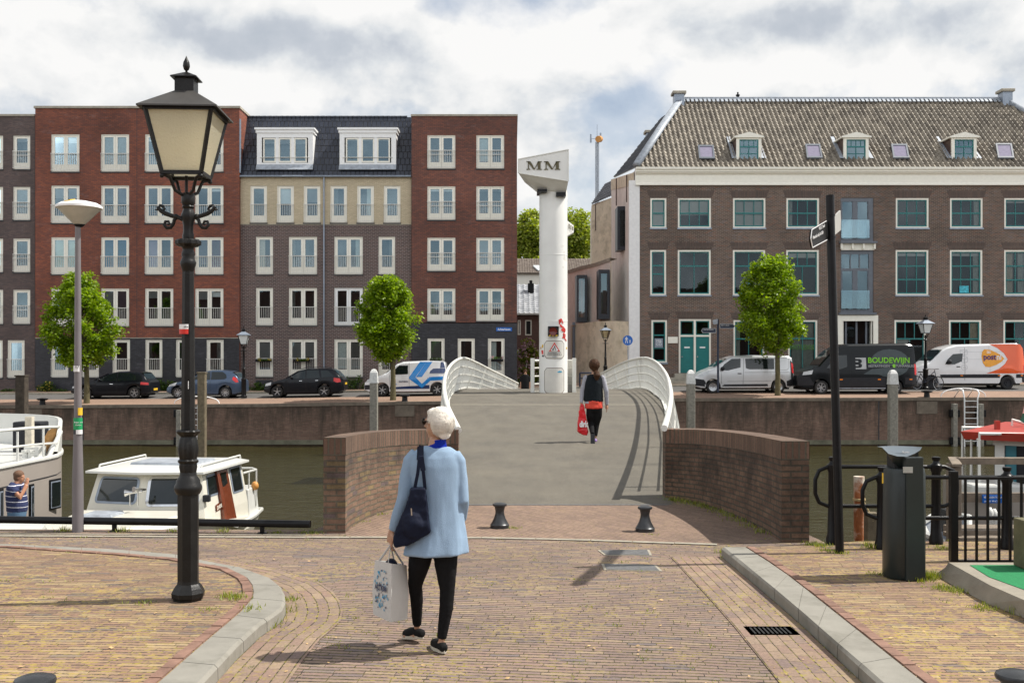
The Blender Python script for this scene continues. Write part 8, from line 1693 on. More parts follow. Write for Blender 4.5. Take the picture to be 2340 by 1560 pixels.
# white shopping bag
YB=7.08;W2=lambda x,y,Y=YB: PX(x,y,Y);cL,cM,cR=7.24,7.0,7.22
A=[W2(893,1421,cM),W2(931,1414,cR),W2(895,1405,7.42),W2(853,1403,cL)];Tt=[W2(895,1287,cM),W2(929,1291,cR),W2(893,1281,7.42),W2(857,1279,cL)]
mid=[a.lerp(t_,.45)+Vector(((a-sum(A,Vector())/4).x*.10,(a-sum(A,Vector())/4).y*.10,0)) for a,t_ in zip(A,Tt)]
wb=MB();wb.rings([A,mid,Tt],True);wb.f.pop();wbo=wb.build('shopping_bag','bag_white',smooth=35);tag(wbo,'white plastic shopping bag with blue pattern held in a lowered left hand','shopping bag')
hd_=MB();top_=W2(893,1244,7.17)
for a_,b_ in ((Tt[0].lerp(Tt[3],.2),Tt[0].lerp(Tt[3],.75)),(Tt[1].lerp(Tt[2],.2),Tt[1].lerp(Tt[2],.75))): hd_.tube([a_,a_.lerp(top_,.6),top_,b_.lerp(top_,.6),b_],.0075,6,flat=.4)
hd_.build('handles','bag_white',wbo);cx_=MB();ell(cx_,W2(894,1292,7.2),.045,.05,.05);cx_.build('contents','navy_bag',wbo,smooth=True)
e1=(A[3]-A[0]);e2=(Tt[0]-A[0]);nrm=e1.cross(e2).normalized();nrm=nrm if nrm.y<0 else-nrm
def fl(u,v): return lerp(A[0].lerp(mid[0],v*2.2),A[3].lerp(mid[3],v*2.2),u)+nrm*.006 if v<.45 else lerp(mid[0].lerp(Tt[0],(v-.45)/.55),mid[3].lerp(Tt[3],(v-.45)/.55),u)+nrm*.006
rnd=random.Random(8);d1=MB();d2=MB()
for _ in range(110):
 u=rnd.uniform(.12,.92);v=rnd.uniform(.12,.86)
 if ((u-.5)/.42) ** 2+((v-.5)/.38) ** 2>1 or abs(v-.53)<.055: continue
 p=fl(u,v);s_=rnd.uniform(.004,.011);a=rnd.uniform(0,3.14);ex=(fl(u+.1,v)-fl(u-.1,v)).normalized();ez=(fl(u,min(.95,v+.05))-p).normalized();X1=(ex*math.cos(a)+ez*math.sin(a))*s_*1.4;X2=(ez*math.cos(a)-ex*math.sin(a))*s_*.7;(d1 if rnd.random()<.7 else d2).quad(p-X1,p-X2,p+X1,p+X2)
d1.build('print','cyan_print',wbo,fix=False);d2.build('print','livery_navy',wbo,fix=False)
ex=(fl(.1,.5)-fl(.9,.5)).normalized();textmesh('lettering','ACTION',.052,'livery_navy',wbo,'CENTER',fl(.5,.5)+nrm*.003,rot=Matrix((ex,-nrm,Vector((0,0,1)))).transposed(),xs=.95,bold=.002,depth=.0005)
# --- woman in the black vest on the bridge
YV=22.0;V0=lambda x,y,d=0.0: PX(x,y,YV)+Vector((0,d,0));b=MB();h2=V0(1358,837,0)
head(b,h2,(-.15,1,0),.98);limb(b,[V0(1358,846),V0(1358,860)],[.055,.06]);
def rg2(T,f0): return [[f0(cx_,y_,0)+Vector((math.cos(a)*hw/F*f0(0,0).y,math.sin(a)*d,0)) for a in [2*math.pi*j/24 for j in range(24)]] for cx_,y_,hw,d in T]
b.rings(rg2([(1358,856,9,.07),(1357,864,17,.09),(1357,890,17,.1),(1357,915,17,.11),(1358,935,14,.09)],V0))
aL=[V0(1338,862),V0(1331,893,.02),V0(1328,920,-.02)];aR=[V0(1377,863),V0(1385,893,-.03),V0(1387,925,.03)]
limb(b,aL,[.038,.03,.024]);limb(b,aR,[.038,.03,.024]);hand(b,aL[-1],(0,0,-1),(0,1,0),.95,1.2,pn=(1,0,0));hand(b,aR[-1],(0,.1,-1),(0,1,0),1,.5,pn=(-1,0,0))
l1=[V0(1350,938),V0(1351,968,.08),V0(1352,993,-.22)];l2=[V0(1366,938),V0(1364,970,.12),V0(1361,1001,.08)]
limb(b,l1,[.07,.042,.03]);limb(b,l2,[.07,.042,.03]);w2_=organic(b,'person','skin',None,.0085,3);tag(w2_,'person in black vest with ponytail walking up the bridge','person')
b=MB();b.rings(rg2([(1358,855,10,.075),(1357,860,19,.10),(1357,875,21,.13),(1356,895,21.5,.135),(1356,913,22.5,.14),(1357,917,22,.14)],V0));organic(b,'vest','vest_black',w2_,.011,4,folds=(.02,.12))
b=MB();limb(b,[V0(1342,860)]+aL,[.05,.056,.05,.036]);limb(b,[V0(1373,860)]+aR,[.05,.056,.05,.038]);b.rings(rg2([(1356,905,18,.12),(1352,922,17,.125)],V0));organic(b,'grey_top','sleeve_grey',w2_,.010,3,folds=(.012,.06))
b=MB();b.rings(rg2([(1357,905,18,.125),(1357,918,20,.14),(1357,929,20.5,.145),(1357,933,20,.14)],V0));organic(b,'red_shirt','shirt_red',w2_,.010,2,folds=(.02,.08))
b=MB();limb(b,[V0(1350,934),V0(1349.5,950,.04),l1[1],l1[2]+Vector((0,0,.03))],[.095,.09,.068,.045]);limb(b,[V0(1366,934),V0(1366.5,950,.05),l2[1],l2[2]+Vector((0,0,.04))],[.095,.09,.065,.045]);ell(b,V0(1358,934),.17,.12,.09);organic(b,'trousers','leggings',w2_,.010,3)
b=MB();b.obox(V0(1352,1003,-.26),(.085,.055,.25),Matrix.Rotation(R(-12),3,'X'));sh=b.build('shoe','brown_pipe',w2_,bevel=.02);b=MB();b.obox(V0(1352,1003,-.285),(.09,.012,.26),Matrix.Rotation(R(-12),3,'X'));b.build('sole','trim_grey',sh,bevel=.005)
sneaker('shoe',V0(1361,1004,.08),V0(1363,1009,.28),w2_,'shoe_violet',1.05)
b=MB();ell(b,h2+Vector((0,-.02,.035)),.118,.125,.125);ell(b,h2+Vector((0.01,-.05,-.03)),   .08,.07,.09);ell(b,V0(1362,852,-.12),.06,.05,.05);limb(b,[V0(1362,849,-.11),V0(1363,858,-.15),V0(1363,868,-.14)],[.05,.075,.03]);organic(b,'hair','hair_brown',w2_,.009,3,folds=(.02,.05,(1,1,2)))
b=MB();P=[(1326,921),(1333,922),(1339,950),(1343,985),(1341,993),(1330,994),(1320,985),(1319,978),(1323,945)];b.prism([V0(x,y,-.06) for x,y in P],(0,.14,0));rb_=organic(b,'shopping_bag','bag_red',None,.012,5,folds=(.05,.1));tag(rb_,'red plastic shopping bag with white lettering carried on the bridge','shopping bag')
textmesh('lettering','dirk',.17,'sign_white',rb_,'LEFT',V0(1323.5,974,-.11),xs=.62,bold=.008)
# --- man in the striped shirt by the barge
YM=21.0;Q0=lambda x,y,d=0.0: PX(x,y,YM)+Vector((0,d,0));sc_=YM/F;b=MB();h3=Q0(46,1090,0);head(b,h3,(1,-.12,0),.96);limb(b,[Q0(43,1098),Q0(38,1110)],[.07,.085])
TT=[(38,1103,9,.10),(36,1110,16,.2),(36,1122,19,.23),(38,1140,21,.22),(39,1155,22,.21),(39,1168,20,.19)]
b.rings(rg2(TT,Q0));aR3=[Q0(36,1111,-.2),Q0(61,1131,-.27),Q0(68,1106,-.14)];limb(b,aR3,[.075,.062,.045]);hand(b,aR3[-1],(.0,.35,1),(-1,0,.2),1.05,1.1,pn=(-.2,1,0));limb(b,[Q0(36,1111,.2),Q0(36,1140,.27),Q0(44,1165,.25)],[.06,.045,.03]);limb(b,[Q0(38,1175),Q0(40,1225,-.05),Q0(38,1278,-.03)],[.16,.09,.05]);limb(b,[Q0(36,1175,.15),Q0(36,1225,.15),Q0(36,1278,.15)],[.14,.09,.05])
limb(b,[Q0(38,1278,-.03),Q0(52,1281,-.03)],[.05,.04]);mn=organic(b,'person','skin_tan',None,.010,3);tag(mn,'person in navy striped polo shirt raising a hand to the mouth beside the barge','person')
m,t,bb=new_mat('polo_stripe');g=t.nodes.new('ShaderNodeTexCoord').outputs['Object'];s_=t.nodes.new('ShaderNodeSeparateXYZ');t.links.new(g,s_.inputs[0]);fr_=fm(t,'FRACT',fm(t,'DIVIDE',fm(t,'ADD',fm(t,'ADD',s_.outputs[2],5.02),fm(t,'MULTIPLY',s_.outputs[0],.06)),.108));t.links.new(mixc(t,fm(t,'LESS_THAN',fr_,.13),(.02,.028,.085),(.6,.6,.66)),bb.inputs['Base Color']);bb.inputs['Roughness'].default_value=.9
b=MB();b.rings(rg2([(q[0],q[1],q[2]+1.2,q[3]+.01) for q in TT],Q0));limb(b,[Q0(37,1108,-.12),aR3[0],aR3[0].lerp(aR3[1],.62)],[.09,.088,.085]);limb(b,[Q0(37,1108,.12),Q0(36,1111,.2),Q0(36,1130,.24)],[.09,.085,.08]);organic(b,'polo_shirt','polo_stripe',mn,.011,3,folds=(.02,.1))
b=MB();b.rings(rg2([(39,1166,20.5,.2),(38,1185,19,.19)],Q0));limb(b,[Q0(38,1178,-.06),Q0(40,1225,-.06),Q0(38,1274,-.04)],[.13,.10,.07]);limb(b,[Q0(36,1178,.12),Q0(36,1225,.15),Q0(36,1274,.15)],[.13,.10,.07]);organic(b,'jeans','jeans',mn,.012,3)
b=MB();ell(b,h3+Vector((-.03,0,.058)),.104,.097,.086);ell(b,h3+Vector((-.055,0,.0)),.072,.092,.085);organic(b,'hair','hair_grey',mn,.010,2);b=MB();b.lathe([(.036,-.012),(.042,0),(.036,.012)],aR3[-1]+Vector((0,0,-.01)),14);b.build('watch','chrome',mn)
# --- woman in black beyond the bridge
YK=54.0;K0=lambda x,y,d=0.0: PX(x,y,YK)+Vector((0,d,0));b=MB();h4=K0(1200.5,849.5);head(b,h4,(.15,-1,0),1.0);b.rings(rg2([(1200,854,3,.06),(1200,858,8,.09),(1200,870,9,.12),(1200,886,8.5,.13)],K0));aa=[K0(1192,860),K0(1190,875),K0(1190.5,888)];ab=[K0(1208,860),K0(1210.5,875),K0(1210,888)]
for q in (aa,ab): limb(b,q,[.05,.04,.03]);hand(b,q[-1],(0,0,-1),(0,-1,0),1,.5)
zg=zfar(XA(1200,YK),YK);
for dx in (-.1,.1): limb(b,[K0(1200,886)+Vector((dx,0,0)),Vector((XA(1200,YK)+dx,YK,zg+.06)),Vector((XA(1200,YK)+dx*1.2,YK-.14,zg+.03))],[.1,.045,.035])
w4=organic(b,'person','skin',None,.012,2);tag(w4,'person in a black short sleeved top coming up behind the bridge left of the pillar','person')
b=MB();b.rings(rg2([(1200,855,5,.09),(1200,858,9,.12),(1200,870,9.5,.14),(1200,890,9.5,.15)],K0));[limb(b,[q[0],q[0].lerp(q[1],.8)],[.08,.075]) for q in (aa,ab)];organic(b,'top','top_black',w4,.014,2)
b=MB();ell(b,h4+Vector((0,.02,.035)),.115,.11,.105);organic(b,'hair','hair_brown',w4,.012,2);b=MB();[limb(b,[K0(1200,886)+Vector((dx,0,0)),Vector((XA(1200,YK)+dx,YK,zg+.1))],[.12,.07]) for dx in (-.1,.1)];organic(b,'trousers','leggings',w4,.015,2)
# ---------------------------------------------------------------- boats and jetty
mat('hull_taupe',(.30,.265,.235),.45,var=.06,vs=1);mat('boat_white',(.62,.62,.585),.3,var=.03);mat('boat_cream',(.64,.615,.53),.3,var=.04);mat('mahogany',(.14,.032,.012),.25,var=.2,vs=9,coat=.5);mat('varnish_wood',(.42,.22,.07),.4,var=.3,vs=8);mat('red_roof',(.36,.035,.02),.5);mat('flag_green',(.02,.28,.2),.7);mat('deck_wood',(.20,.16,.12),.85,var=.3,vs=7,bump=.5);mat('rust',(.35,.12,.04),.85,var=.5,vs=6,stain=(.6,.55,.45),stain_s=3,stain_t=(.5,.62));mat('rope',(.48,.36,.18),.9)
WZ=-2.38
bg=thing('barge','large taupe barge bow with white bulwark and railing at the left edge','barge',(XA(60,24),24,WZ))
near=[(-500,18.4),(-150,20.6),(0,22.3),(70,23.6),(110,24.4),(130,24.9),(139,25.5),(141,26.1)];farr=[(139,26.7),(131,27.4),(110,28.0),(60,28.6),(-60,29.2),(-400,29.6)]
dk=-.35;P=[(XA(x,Y),Y) for x,Y in near+farr];nn=len(near)
def lvl(z,inset=0.0): return [(x+(0 if i>nn else 0),y,z) for i,(x,y) in enumerate(P)]
b=MB();b.rings([lvl(WZ-.6),lvl(-1.5),lvl(dk)],False,True);b.build('hull','hull_taupe',bg,smooth=30);b=MB();b.poly(lvl(dk+.004));b.build('deck','boat_white',bg)
b=MB();k=5;Q=P[k:];hts=[interp(i,[(0,.12),(1,.62),(2,.78),(3,.8),(9,.82)]) for i in range(len(Q))];b.rings([[(x,y,dk-.01) for x,y in Q],[(x+.02,y,dk+h) for (x,y),h in zip(Q,hts)],[(x-.08,y-.0,dk+h) for (x,y),h in zip(Q,hts)],[(x-.10,y-.04,dk) for x,y in Q]],False,False);b.build('bulwark','boat_white',bg,smooth=40)
b=MB();b.tube([(x,y,dk+.02) for x,y in P[:nn+2]],.05,6);b.build('rubbing_strake','boat_white',bg);b=MB();b.tube([(x-.0,y-.03,dk-.42) for x,y in P[:nn]],.014,5);b.build('seam','trim_grey',bg)
b=MB();rl=P[:6];tp_=[(x,y,dk+interp(i,[(0,.86),(5,.70)])) for i,(x,y) in enumerate(rl)]+[(P[7][0]-.03,P[7][1],dk+.66)];b.tube(tp_,.035,7);b.tube([(x,y,z-.38) for x,y,z in tp_[:-1]],.025,6);[b.tube([(PX(x_,0,Y_).x,Y_,dk),(PX(x_,0,Y_).x,Y_,dk+.72)],.028,6) for x_,Y_ in ((40,23.05),(99,24.15),(-40,21.8))];b.tube([(P[4][0],P[4][1],dk),(P[6][0],P[6][1],dk+.55)],.05,6);b.build('railing','boat_white',bg,smooth=50)
for (x0_,x1_,y0_,y1_,Y_) in ((106,134,1091,1166,24.45),(60,72,1104,1220,23.0),(-12,2,1115,1220,22.0)):
 a,c_=PX(x0_,y1_,Y_),PX(x1_,y0_,Y_+(.45 if x0_>100 else .2));dirv=Vector((c_.x-a.x,c_.y-a.y,0)).normalized();o=Vector((dirv.y,-dirv.x,0))*.03
 def rq(g,off): return [Vector((a.x,a.y,a.z))-dirv*g*-1+Vector((0,0,g))+o*off,Vector((c_.x,c_.y,a.z))-dirv*g+Vector((0,0,g))+o*off,Vector((c_.x,c_.y,c_.z))-dirv*g-Vector((0,0,g))+o*off,Vector((a.x,a.y,c_.z))+dirv*g-Vector((0,0,g))+o*off]
 f_=MB().prism(rq(0,1.5),o*1).build('porthole','black_paint',bg,bevel=.03);MB().add(rq(.045,3.0),[(0,1,2,3)]).build('frame','zinc',f_,fix=False);MB().add(rq(.075,3.4),[(0,1,2,3)]).build('pane','car_glass',f_,fix=False)
b=MB();b.box(XA(28,26),XA(92,26),26,26.5,dk,ZA(964,26));b.build('deck_locker','trim_grey',bg,bevel=.03);b=MB();b.box(XA(57,25.2),XA(72,25.2),25.2,25.35,dk,ZA(952,25.2));b.build('mooring_post','curtain_cream',bg)
b=MB();b.prism([PX(x,y,25.7) for x,y in ((92,1032),(97,1005),(108,985),(122,974),(130,978),(126,995),(112,1015),(98,1040))],(.02,.12,0));b.build('leeboard','varnish_wood',bg,bevel=.02);b=MB();[b.lathe([(.07,0),(.06,.12),(.09,.14),(.09,.18)],PX(x_,1052,24.6)*1-Vector((0,0,PX(x_,1052,24.6).z-dk)),10) for x_ in (58,70)];b.box(XA(50,24.9),XA(84,24.9),25,25.4,dk,ZA(1022,24.9));b.builds('bitt','boat_white',bg)
# pontoon for the man
o=MB().box(-14,XA(95,21),20.3,21.9,-2.55,Q0(0,1284).z-.0).build('jetty_float','deck_wood');tag(o,'narrow wooden float the man in the striped shirt stands on','jetty')
wd=thing('moored_sloop','flat white foredeck of a small boat just below the quay edge at left','boat',(XA(40,15),15,WZ));b=MB();zz_=-.55;DD=[PX(-200,1190,16.2),PX(105,1198,16.2),PX(95,1203,15.6),PX(20,1212,15.1),PX(-200,1225,14.6)];DD=[Vector((p.x,p.y,zz_)) for p in DD];b.prism(DD,(0,0,-.06));b.build('deck','boat_white',wd);b=MB();b.prism([p+(sum(DD,Vector())/5-p)*.12-Vector((0,0,.062)) for p in DD],(0,0,-2.0));b.build('hull','trim_grey',wd)
# motor cruiser
th=R(5);BO=Vector((XA(326,22.2) ,22.2,0));
def C(u,v,z): # u across to the right, v towards the stern
 return Vector((BO.x+u*math.cos(th)+v*math.sin(th),BO.y-u*math.sin(th)*.6+v*math.cos(th),z))
cr=thing('motor_cruiser','cream white motor cruiser with brown door moored behind the tube rail','boat',C(0,1,WZ))
pl_=[(0,-4.6),(.75,-3.7),(1.35,-2.2),(1.62,-.5),(1.56,1.2),(1.45,2.8),(1.3,3.8),(-1.3,3.8),(-1.45,2.8),(-1.56,1.2),(-1.62,-.5),(-1.35,-2.2),(-.75,-3.7)]
def sheer(v): return-1.38+interp(v,[(-4.6,.22),(-2,.1),(-.5,0),(1,-.36),(4.6,-.36)])
b=MB();b.rings([[C(u*.72,v*.93,WZ-.4) for u,v in pl_],[C(u*.9,v*.98,WZ+.25) for u,v in pl_],[C(u,v,sheer(v)) for u,v in pl_]]);b.build('hull','boat_cream',cr,smooth=35)
b=MB();b.tube([C(u*1.01,v*1.005,sheer(v)) for u,v in pl_]+[C(pl_[0][0],pl_[0][1],sheer(-4.6))],.05,6);b.build('rubbing_strake','boat_white',cr,smooth=50)
b=MB();fc=[(0,-3.6),(.9,-2.3),(1.25,-.2),(-1.25,-.2),(-.9,-2.3)];b.rings([[C(u*1.05,v,sheer(v)) for u,v in fc],[C(u*.95,v,-1.20) for u,v in fc]]);b.build('coachroof','boat_cream',cr,bevel=.03)
b=MB();b.rings([[C(u,v,-1.2) for u,v in ((-.75,-1.2),(-.1,-1.2),(-.1,-.6),(-.75,-.6))],[C(u,v,-1.14) for u,v in ((-.72,-1.17),(-.13,-1.17),(-.13,-.63),(-.72,-.63))]]);b.build('hatch','zinc_light',cr,bevel=.01)
cab=[(-1.32,.12),(-.04,-.16),(1.34,.0),(1.36,.95),(1.36,2.6),(-1.34,2.6)];cabt=[(-1.16,.42),(-.02,.16),(1.16,.30),(1.18,1.0),(1.2,2.6),(-1.18,2.6)];z0c,z1c=-1.38,-.46
b=MB();b.rings([[C(u,v,z0c) for u,v in cab],[C(u,v,z1c) for u,v in cabt]]);b.rings([[C(u*1.03,v,-2.0) for u,v in cab],[C(u,v,z0c+.004) for u,v in cab]]);b.build('cabin','boat_cream',cr)
def cw(i,j,s,t_,off): # point on cabin wall between corners i and j
 lo=C(*cab[i],z0c).lerp(C(*cab[j],z0c),s);hi=C(*cabt[i],z1c).lerp(C(*cabt[j],z1c),s);p=lo.lerp(hi,t_);n_=(C(*cab[j],z0c)-C(*cab[i],z0c)).cross(hi-lo).normalized();return p+n_*off
def cwin(i,j,s0,s1,t0,t1,nm='window',r=.12,fm_='zinc',gm_='car_glass',k_=.05):
 def shp(g,off):
  out=[]
  for (ss,tt,a0) in ((s1-r*.6,t0+r,-90),(s1-r*.6,t1-r,0),(s0+r*.6,t1-r,90),(s0+r*.6,t0+r,180)):
   for q in (0,30,60,90): a=R(a0+q);out.append(cw(i,j,ss+(r*.6-g)*math.cos(a),tt+(r-g)*math.sin(a),off))
  return out
 w_=MB().poly(shp(0,.012)).build(nm,fm_,cr,fix=False);MB().poly(shp(k_,.02)).build('pane',gm_,w_,fix=False);return w_
cwin(0,1,.10,.93,.30,.90);cwin(1,2,.08,.93,.26,.92,fm_='chrome');cwin(2,3,.25,.93,.42,.92,r=.08);cwin(3,4,.48,.92,.30,.95,r=.08)
b=MB();d0,d1=.04,.40;b.add([cw(3,4,d0,-.38,.05),cw(3,4,d1,-.38,.05),cw(3,4,d1,.97,.02),cw(3,4,d0,.97,.02)],[(0,1,2,3)]);do=b.build('door','mahogany',cr,fix=False);MB().add([cw(3,4,d0+.08,.30,.03),cw(3,4,d1-.08,.30,.03),cw(3,4,d1-.08,.88,.03),cw(3,4,d0+.08,.88,.03)],[(0,1,2,3)]).build('pane','car_glass',do,fix=False)
b=MB();b.bar(cw(3,4,-.03,-.38,.05),cw(3,4,-.02,.98,.03),.09);b.build('door_post','mahogany',cr)
rf=[(-1.30,.12),(-.02,-.16),(1.30,.02),(1.34,1.0),(1.36,2.7),(-1.34,2.7)];b=MB();b.rings([[C(u,v,z1c) for u,v in rf],[C(u,v,z1c+.045) for u,v in rf],[C(u*.8,lerp(1.4,v,.8),z1c+.12) for u,v in rf]]);b.build('roof','boat_white',cr,smooth=30)
b=MB()
for sd in (-1,1): b.tube([C(sd*1.12,.35,z1c+.06),C(sd*1.12,.4,z1c+.15),C(sd*1.14,2.7,z1c+.15),C(sd*1.14,2.75,z1c+.06)],.02,6)
b.builds('grab_rail','boat_white',cr,smooth=50);b=MB();b.rings([[C(u,v,z1c+.10) for u,v in ((-.6,.7),(.85,.6),(.9,1.8),(-.6,1.8))],[C(u,v,z1c+.17) for u,v in ((-.58,.72),(.83,.62),(.88,1.78),(-.58,1.78))]]);b.build('roof_hatch','zinc_light',cr)
b=MB();hp=C(-.02,-.55,-1.05);b.tube([hp,hp+Vector((0,0,.28))],.015,6);b.tube([hp+Vector((.16,0,0)),hp+Vector((.16,0,.3))],.015,6);b.tube([hp+Vector((-.1,-.02,.26)),hp+Vector((.02,0,.27)),hp+Vector((.24,.03,.29))],[.075,.03,.02],10);b.tube([hp+Vector((.12,-.12,.35)),hp+Vector((.2,0,.33)),hp+Vector((.25,.2,.31))],[.06,.03,.02],10);b.build('horn','chrome',cr,smooth=40)
b=MB();q=cw(2,3,.02,.42,.06);b.obox(q,(.14,.14,.14));b.build('nav_lamp','trim_grey',cr,bevel=.01)
nb=MB();A_,B2,C2,D2=cw(2,3,.62,.05,.02),cw(2,3,1.12,.10,.02),cw(2,3,1.12,.26,.02),cw(2,3,.62,.2,.02);nb.add([A_,B2,C2,D2],[(0,1,2,3)]);no=nb.build('nameplate','mahogany',cr,fix=False);ex=(B2-A_).normalized();textmesh('lettering','DAKA',.13,'cream_paint',no,'LEFT',A_.lerp(D2,.25)+Vector((.03,-.03,0)),rot=Matrix((ex,Vector((ex.y,-ex.x,0)).normalized()*-1,Vector((0,0,1)))).transposed(),xs=.8)
b=MB();b.rings([[C(u,v,-1.9) for u,v in ((.5,2.8),(1.35,2.8),(1.28,3.7),(.5,3.7))],[C(u,v,-1.12) for u,v in ((.55,2.8),(1.3,2.8),(1.22,3.65),(.55,3.65))]]);b.build('aft_locker','boat_white',cr,bevel=.03);b=MB();b.box(C(1.47,0,0).x,C(1.47,0,0).x+.05,26.0,26.6,-1.6,-1.25)
b=MB();z_=-.72;b.tube([C(1.25,2.6,z_),C(1.3,3.4,z_),C(1.1,3.7,z_),C(-1.1,3.7,z_)],.025,6);[b.tube([C(u,v,z_),C(u,v,-1.6)],.02,6) for u,v in ((1.3,3.4),(1.27,2.95),(.4,3.7),(-1.0,3.7))];b.build('stern_rail','boat_white',cr,smooth=50);o=MB();o.ball(C(1.3,3.3,-1.1),.09,sz=1.2);o.build('fender','dish_orange',cr,smooth=True)
# houseboat at right
Yh=19.0;hb2=thing('houseboat','houseboat with red roof fascia and white windows at the right edge','houseboat',(XA(2300,Yh),Yh,WZ));X0=XA(2275,Yh)
dv=Vector((.80,-.6,0));nv=Vector((.6,.8,0));hp=Vector((X0,Yh,0));hx=lambda s,t_,z: hp+dv*s+nv*t_+Vector((0,0,z))
zt_,zb_=ZA(1003,Yh),ZA(1118,Yh)
b=MB();b.prism([hx(-.02,-.0,zt_),hx(3.2,0,zt_),hx(3.2,3,zt_),hx(-.02,3,zt_)],(0,0,zb_-zt_-.3));b.build('wall','trim_grey',hb2)
b=MB();n=5
for k in range(n+1): u=.52*k;b.prism([hx(u,-.01,zb_),hx(u+.16,-.01,zb_),hx(u+.16,-.01,zt_),hx(u,-.01,zt_)],-nv*.05)
b.prism([hx(-.03,-.005,zt_-.1),hx(3.2,-.005,zt_-.1),hx(3.2,-.005,zt_),hx(-.03,-.005,zt_)],-nv*.06);b.prism([hx(-.03,-.005,zb_-.1),hx(3.2,-.005,zb_-.1),hx(3.2,-.005,zb_+.02),hx(-.03,-.005,zb_+.02)],-nv*.06);wf=b.build('window_frame','boat_white',hb2)
mat('teal_curtain',(.03,.16,.2),.6);b=MB();[b.quad(hx(.52*k+.17,-.02,zb_),hx(.52*k+.35,-.02,zb_),hx(.52*k+.35,-.02,zt_-.1),hx(.52*k+.17,-.02,zt_-.1)) for k in range(n)];b.build('curtain','teal_curtain',wf,fix=False)
b=MB();b.rings([[hx(-.45,-.35,zt_-.0),hx(3.4,-.35,zt_-.0),hx(3.4,3.2,zt_),hx(-.45,3.2,zt_)],[hx(-.5,-.4,zt_+.14),hx(3.4,-.4,zt_+.14),hx(3.4,3.2,zt_+.14),hx(-.5,3.2,zt_+.14)]]);b.build('roof','red_roof',hb2)
b=MB();b.box(XA(2200,18.6),XA(2272,18.6)+.4,18.2,19.2,ZA(1130,18.6),ZA(1100,18.6));b.build('foredeck','boat_white',hb2,bevel=.05);b=MB();b.prism([(x,y,ZA(1130,18.6)-.01) for x,y in ((8.0,18.6),(11.7,16.2),(13.9,19.2),(9.0,22.0))],(0,0,-2.4));b.build('hull','hull_taupe',hb2,bevel=.05)
b=MB();b.box(XA(2281,19.5)-.03,XA(2281,19.5)+.04,19.5,19.6,zt_,ZA(961,19.5));b.build('marker_pole','red_roof',hb2)
rt=thing('pipe_handrail','white scaffold pipe handrails above the houseboat at right','railing',(XA(2220,20),20,WZ));b=MB()
for x_,y_,Yp in ((2199,976,20.6),(2219.5,983,19.6),(2238,990,18.6)): b.tube([PX(x_,1110,Yp),PX(x_,y_,Yp),PX(2460,y_+3,Yp)],.03,7)
b.tube([PX(2199,992,20.6),PX(2239,1005,18.6)],.022,6);b.tube([PX(2313,977,20.6),PX(2313,959,20.6),PX(2345,968,20.6)],.03,6);b.build('pipe','rail_grey',rt,smooth=40)
fl_=thing('flag','drooping green and white flag at the right edge above the houseboat','flag',PX(2340,960,20.3));b=MB();b.quad(PX(2331,961,20.3),PX(2345,969,20.3),PX(2352,945,20.2),PX(2337,944,20.2));b.build('green_band','flag_green',fl_,fix=False);b=MB();b.quad(PX(2337,944,20.2),PX(2352,945,20.2),PX(2356,915,20.1),PX(2342,920,20.1));b.build('white_band','sign_white',fl_,fix=False)
jt=thing('wooden_jetty','weathered wooden jetty with plank railing in front of the houseboat','jetty',(XA(2200,13),13,-2));Yj=13.2
b=MB();b.box(XA(2172,Yj),XA(2198,Yj),Yj,Yj+.14,-2.6,ZA(1060,Yj));b.build('post','deck_wood',jt,bevel=.005);MB().box(XA(2452,Yj),XA(2476,Yj),Yj,Yj+.14,-2.6,ZA(1060,Yj)).build('post','deck_wood',jt,bevel=.005);b=MB();b.prism([PX(2166,1043,Yj+.3),PX(2186,1043,Yj+.3),PX(2199,1060,Yj-.1),PX(2176,1060,Yj-.1)],(0,0,-.03));b.build('cap','deck_wood',jt)
for k,(y0_,y1_,Yq_) in enumerate(((1046,1061,13.35),(1127,1147,13.4),(1212,1226,13.3),(1228,1238,13.1))): MB().box(XA(2192,Yq_),XA(2460,Yq_),Yq_,Yq_+(.12 if k<2 else .5),ZA(y1_,Yq_),ZA(y0_,Yq_)).build('plank','deck_wood',jt,bevel=.004)
vs=thing('warning_plate','blue enamel plate with white writing on the wooden jetty rail','sign',PX(2270,1139,13.3));MB().box(XA(2246,13.3),XA(2296,13.3),13.3,13.33,ZA(1149,13.3),ZA(1130,13.3)).build('plate','sign_blue',vs);textmesh('lettering','VERBODEN TOEGANG',.033,'sign_white',vs,'LEFT',PX(2248,1138,13.28),xs=.80);textmesh('lettering','art. 461 W.v.S.',.030,'sign_white',vs,'LEFT',PX(2249,1146.5,13.28),xs=.95)
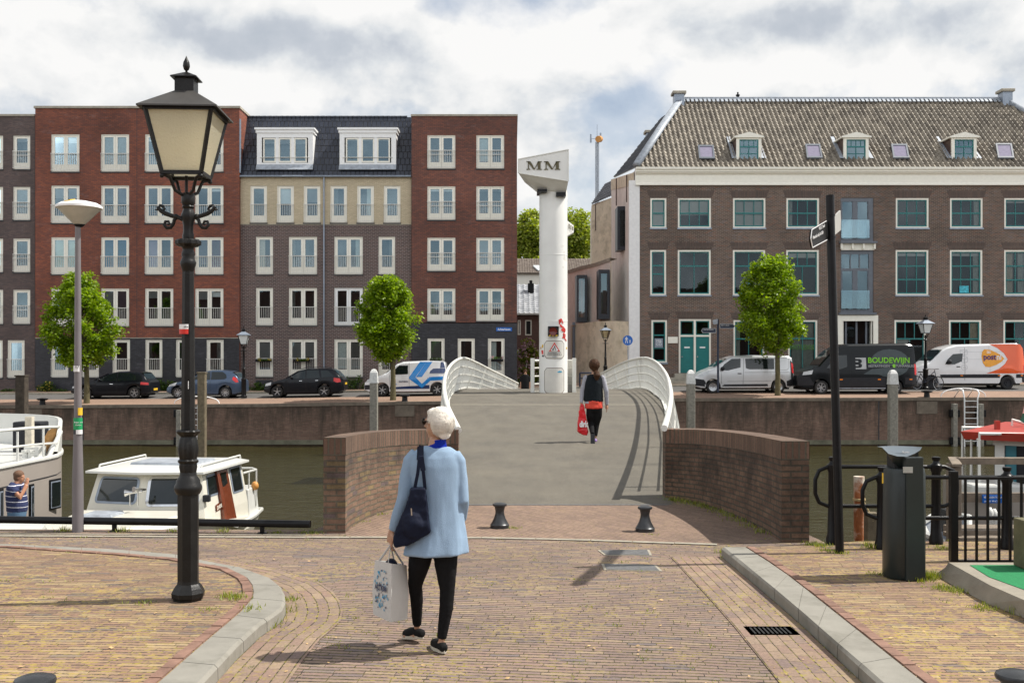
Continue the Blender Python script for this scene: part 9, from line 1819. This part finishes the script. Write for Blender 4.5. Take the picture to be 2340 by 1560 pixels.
for k,(x0_,y0_,lb) in enumerate(((2262,1165,'white boat fender hanging below the blue plate, left one of two'),(2272,1168,'white boat fender with red band hanging below the blue plate, right one of two'))):
 f_=thing('boat_fender',lb,'fender',PX(x0_,1190,14.5),'white fenders below the jetty');b=MB();b.tube([PX(x0_,y0_-6,14.5),PX(x0_+1,y0_+6,14.5),PX(x0_+1,y0_+36,14.5),PX(x0_,y0_+46,14.5)],[.02,.05,.05,.02],10);b.build('body','boat_white',f_,smooth=True);MB().tube([PX(x0_+1,1200,14.5),PX(x0_+1,1206,14.5)],.053,10).build('band','red_roof',f_)
rp_=thing('rusty_pile','rusty steel mooring tube standing in the water behind the railing loops','mooring pile',PX(1963,1240,13.2));MB().tube([PX(1964,1330,13.4),PX(1963,1088,13.4)],12/F*13.4,20).build('tube','rust',rp_,smooth=40);b=MB();[b.tube([PX(1963,1139+3*k,13.4)+Vector((.075*math.cos(a),.075*math.sin(a),0)) for a in [2*math.pi*j/12 for j in range(13)]],.008,5) for k in (0,1)];b.tube([PX(1972,1141,13.3),PX(1988,1172,13.2),PX(1995,1190,13)],.008,5);b.build('rope','rope',rp_)
tp3=thing('timber_stump','short dark timber stump in the water beside the rusty tube','timber pile',PX(1995,1245,13));MB().box(XA(1982,13),XA(2009,13),13,13.14,-2.6,ZA(1172,13)).build('post','timber_brown',tp3,bevel=.01)
dg=thing('dinghy','small grey dinghy moored below the railing beside the jetty','boat',PX(2150,1200,15));b=MB();zz_=ZA(1190,15.4);O_=[(2105,15.2),(2118,14.2),(2160,13.6),(2215,14.0),(2215,15.8),(2140,16.2)];rg=[[(XA(x,y),y,zz_) for x,y in O_],[(lerp(XA(2160,15),XA(x,y),.8),lerp(15,y,.8),zz_-1.4) for x,y in O_]];b.rings(rg[::-1],True);b.f.pop();b.build('hull','zinc_light',dg);b=MB();b.tube([p for p in rg[0]]+[rg[0][0]],.045,6);b.build('gunwale','boat_white',dg);MB().box(XA(2150,15),XA(2172,15),14.8,15.1,zz_-.1,zz_+.25).build('outboard_engine','rubber',dg,bevel=.05)
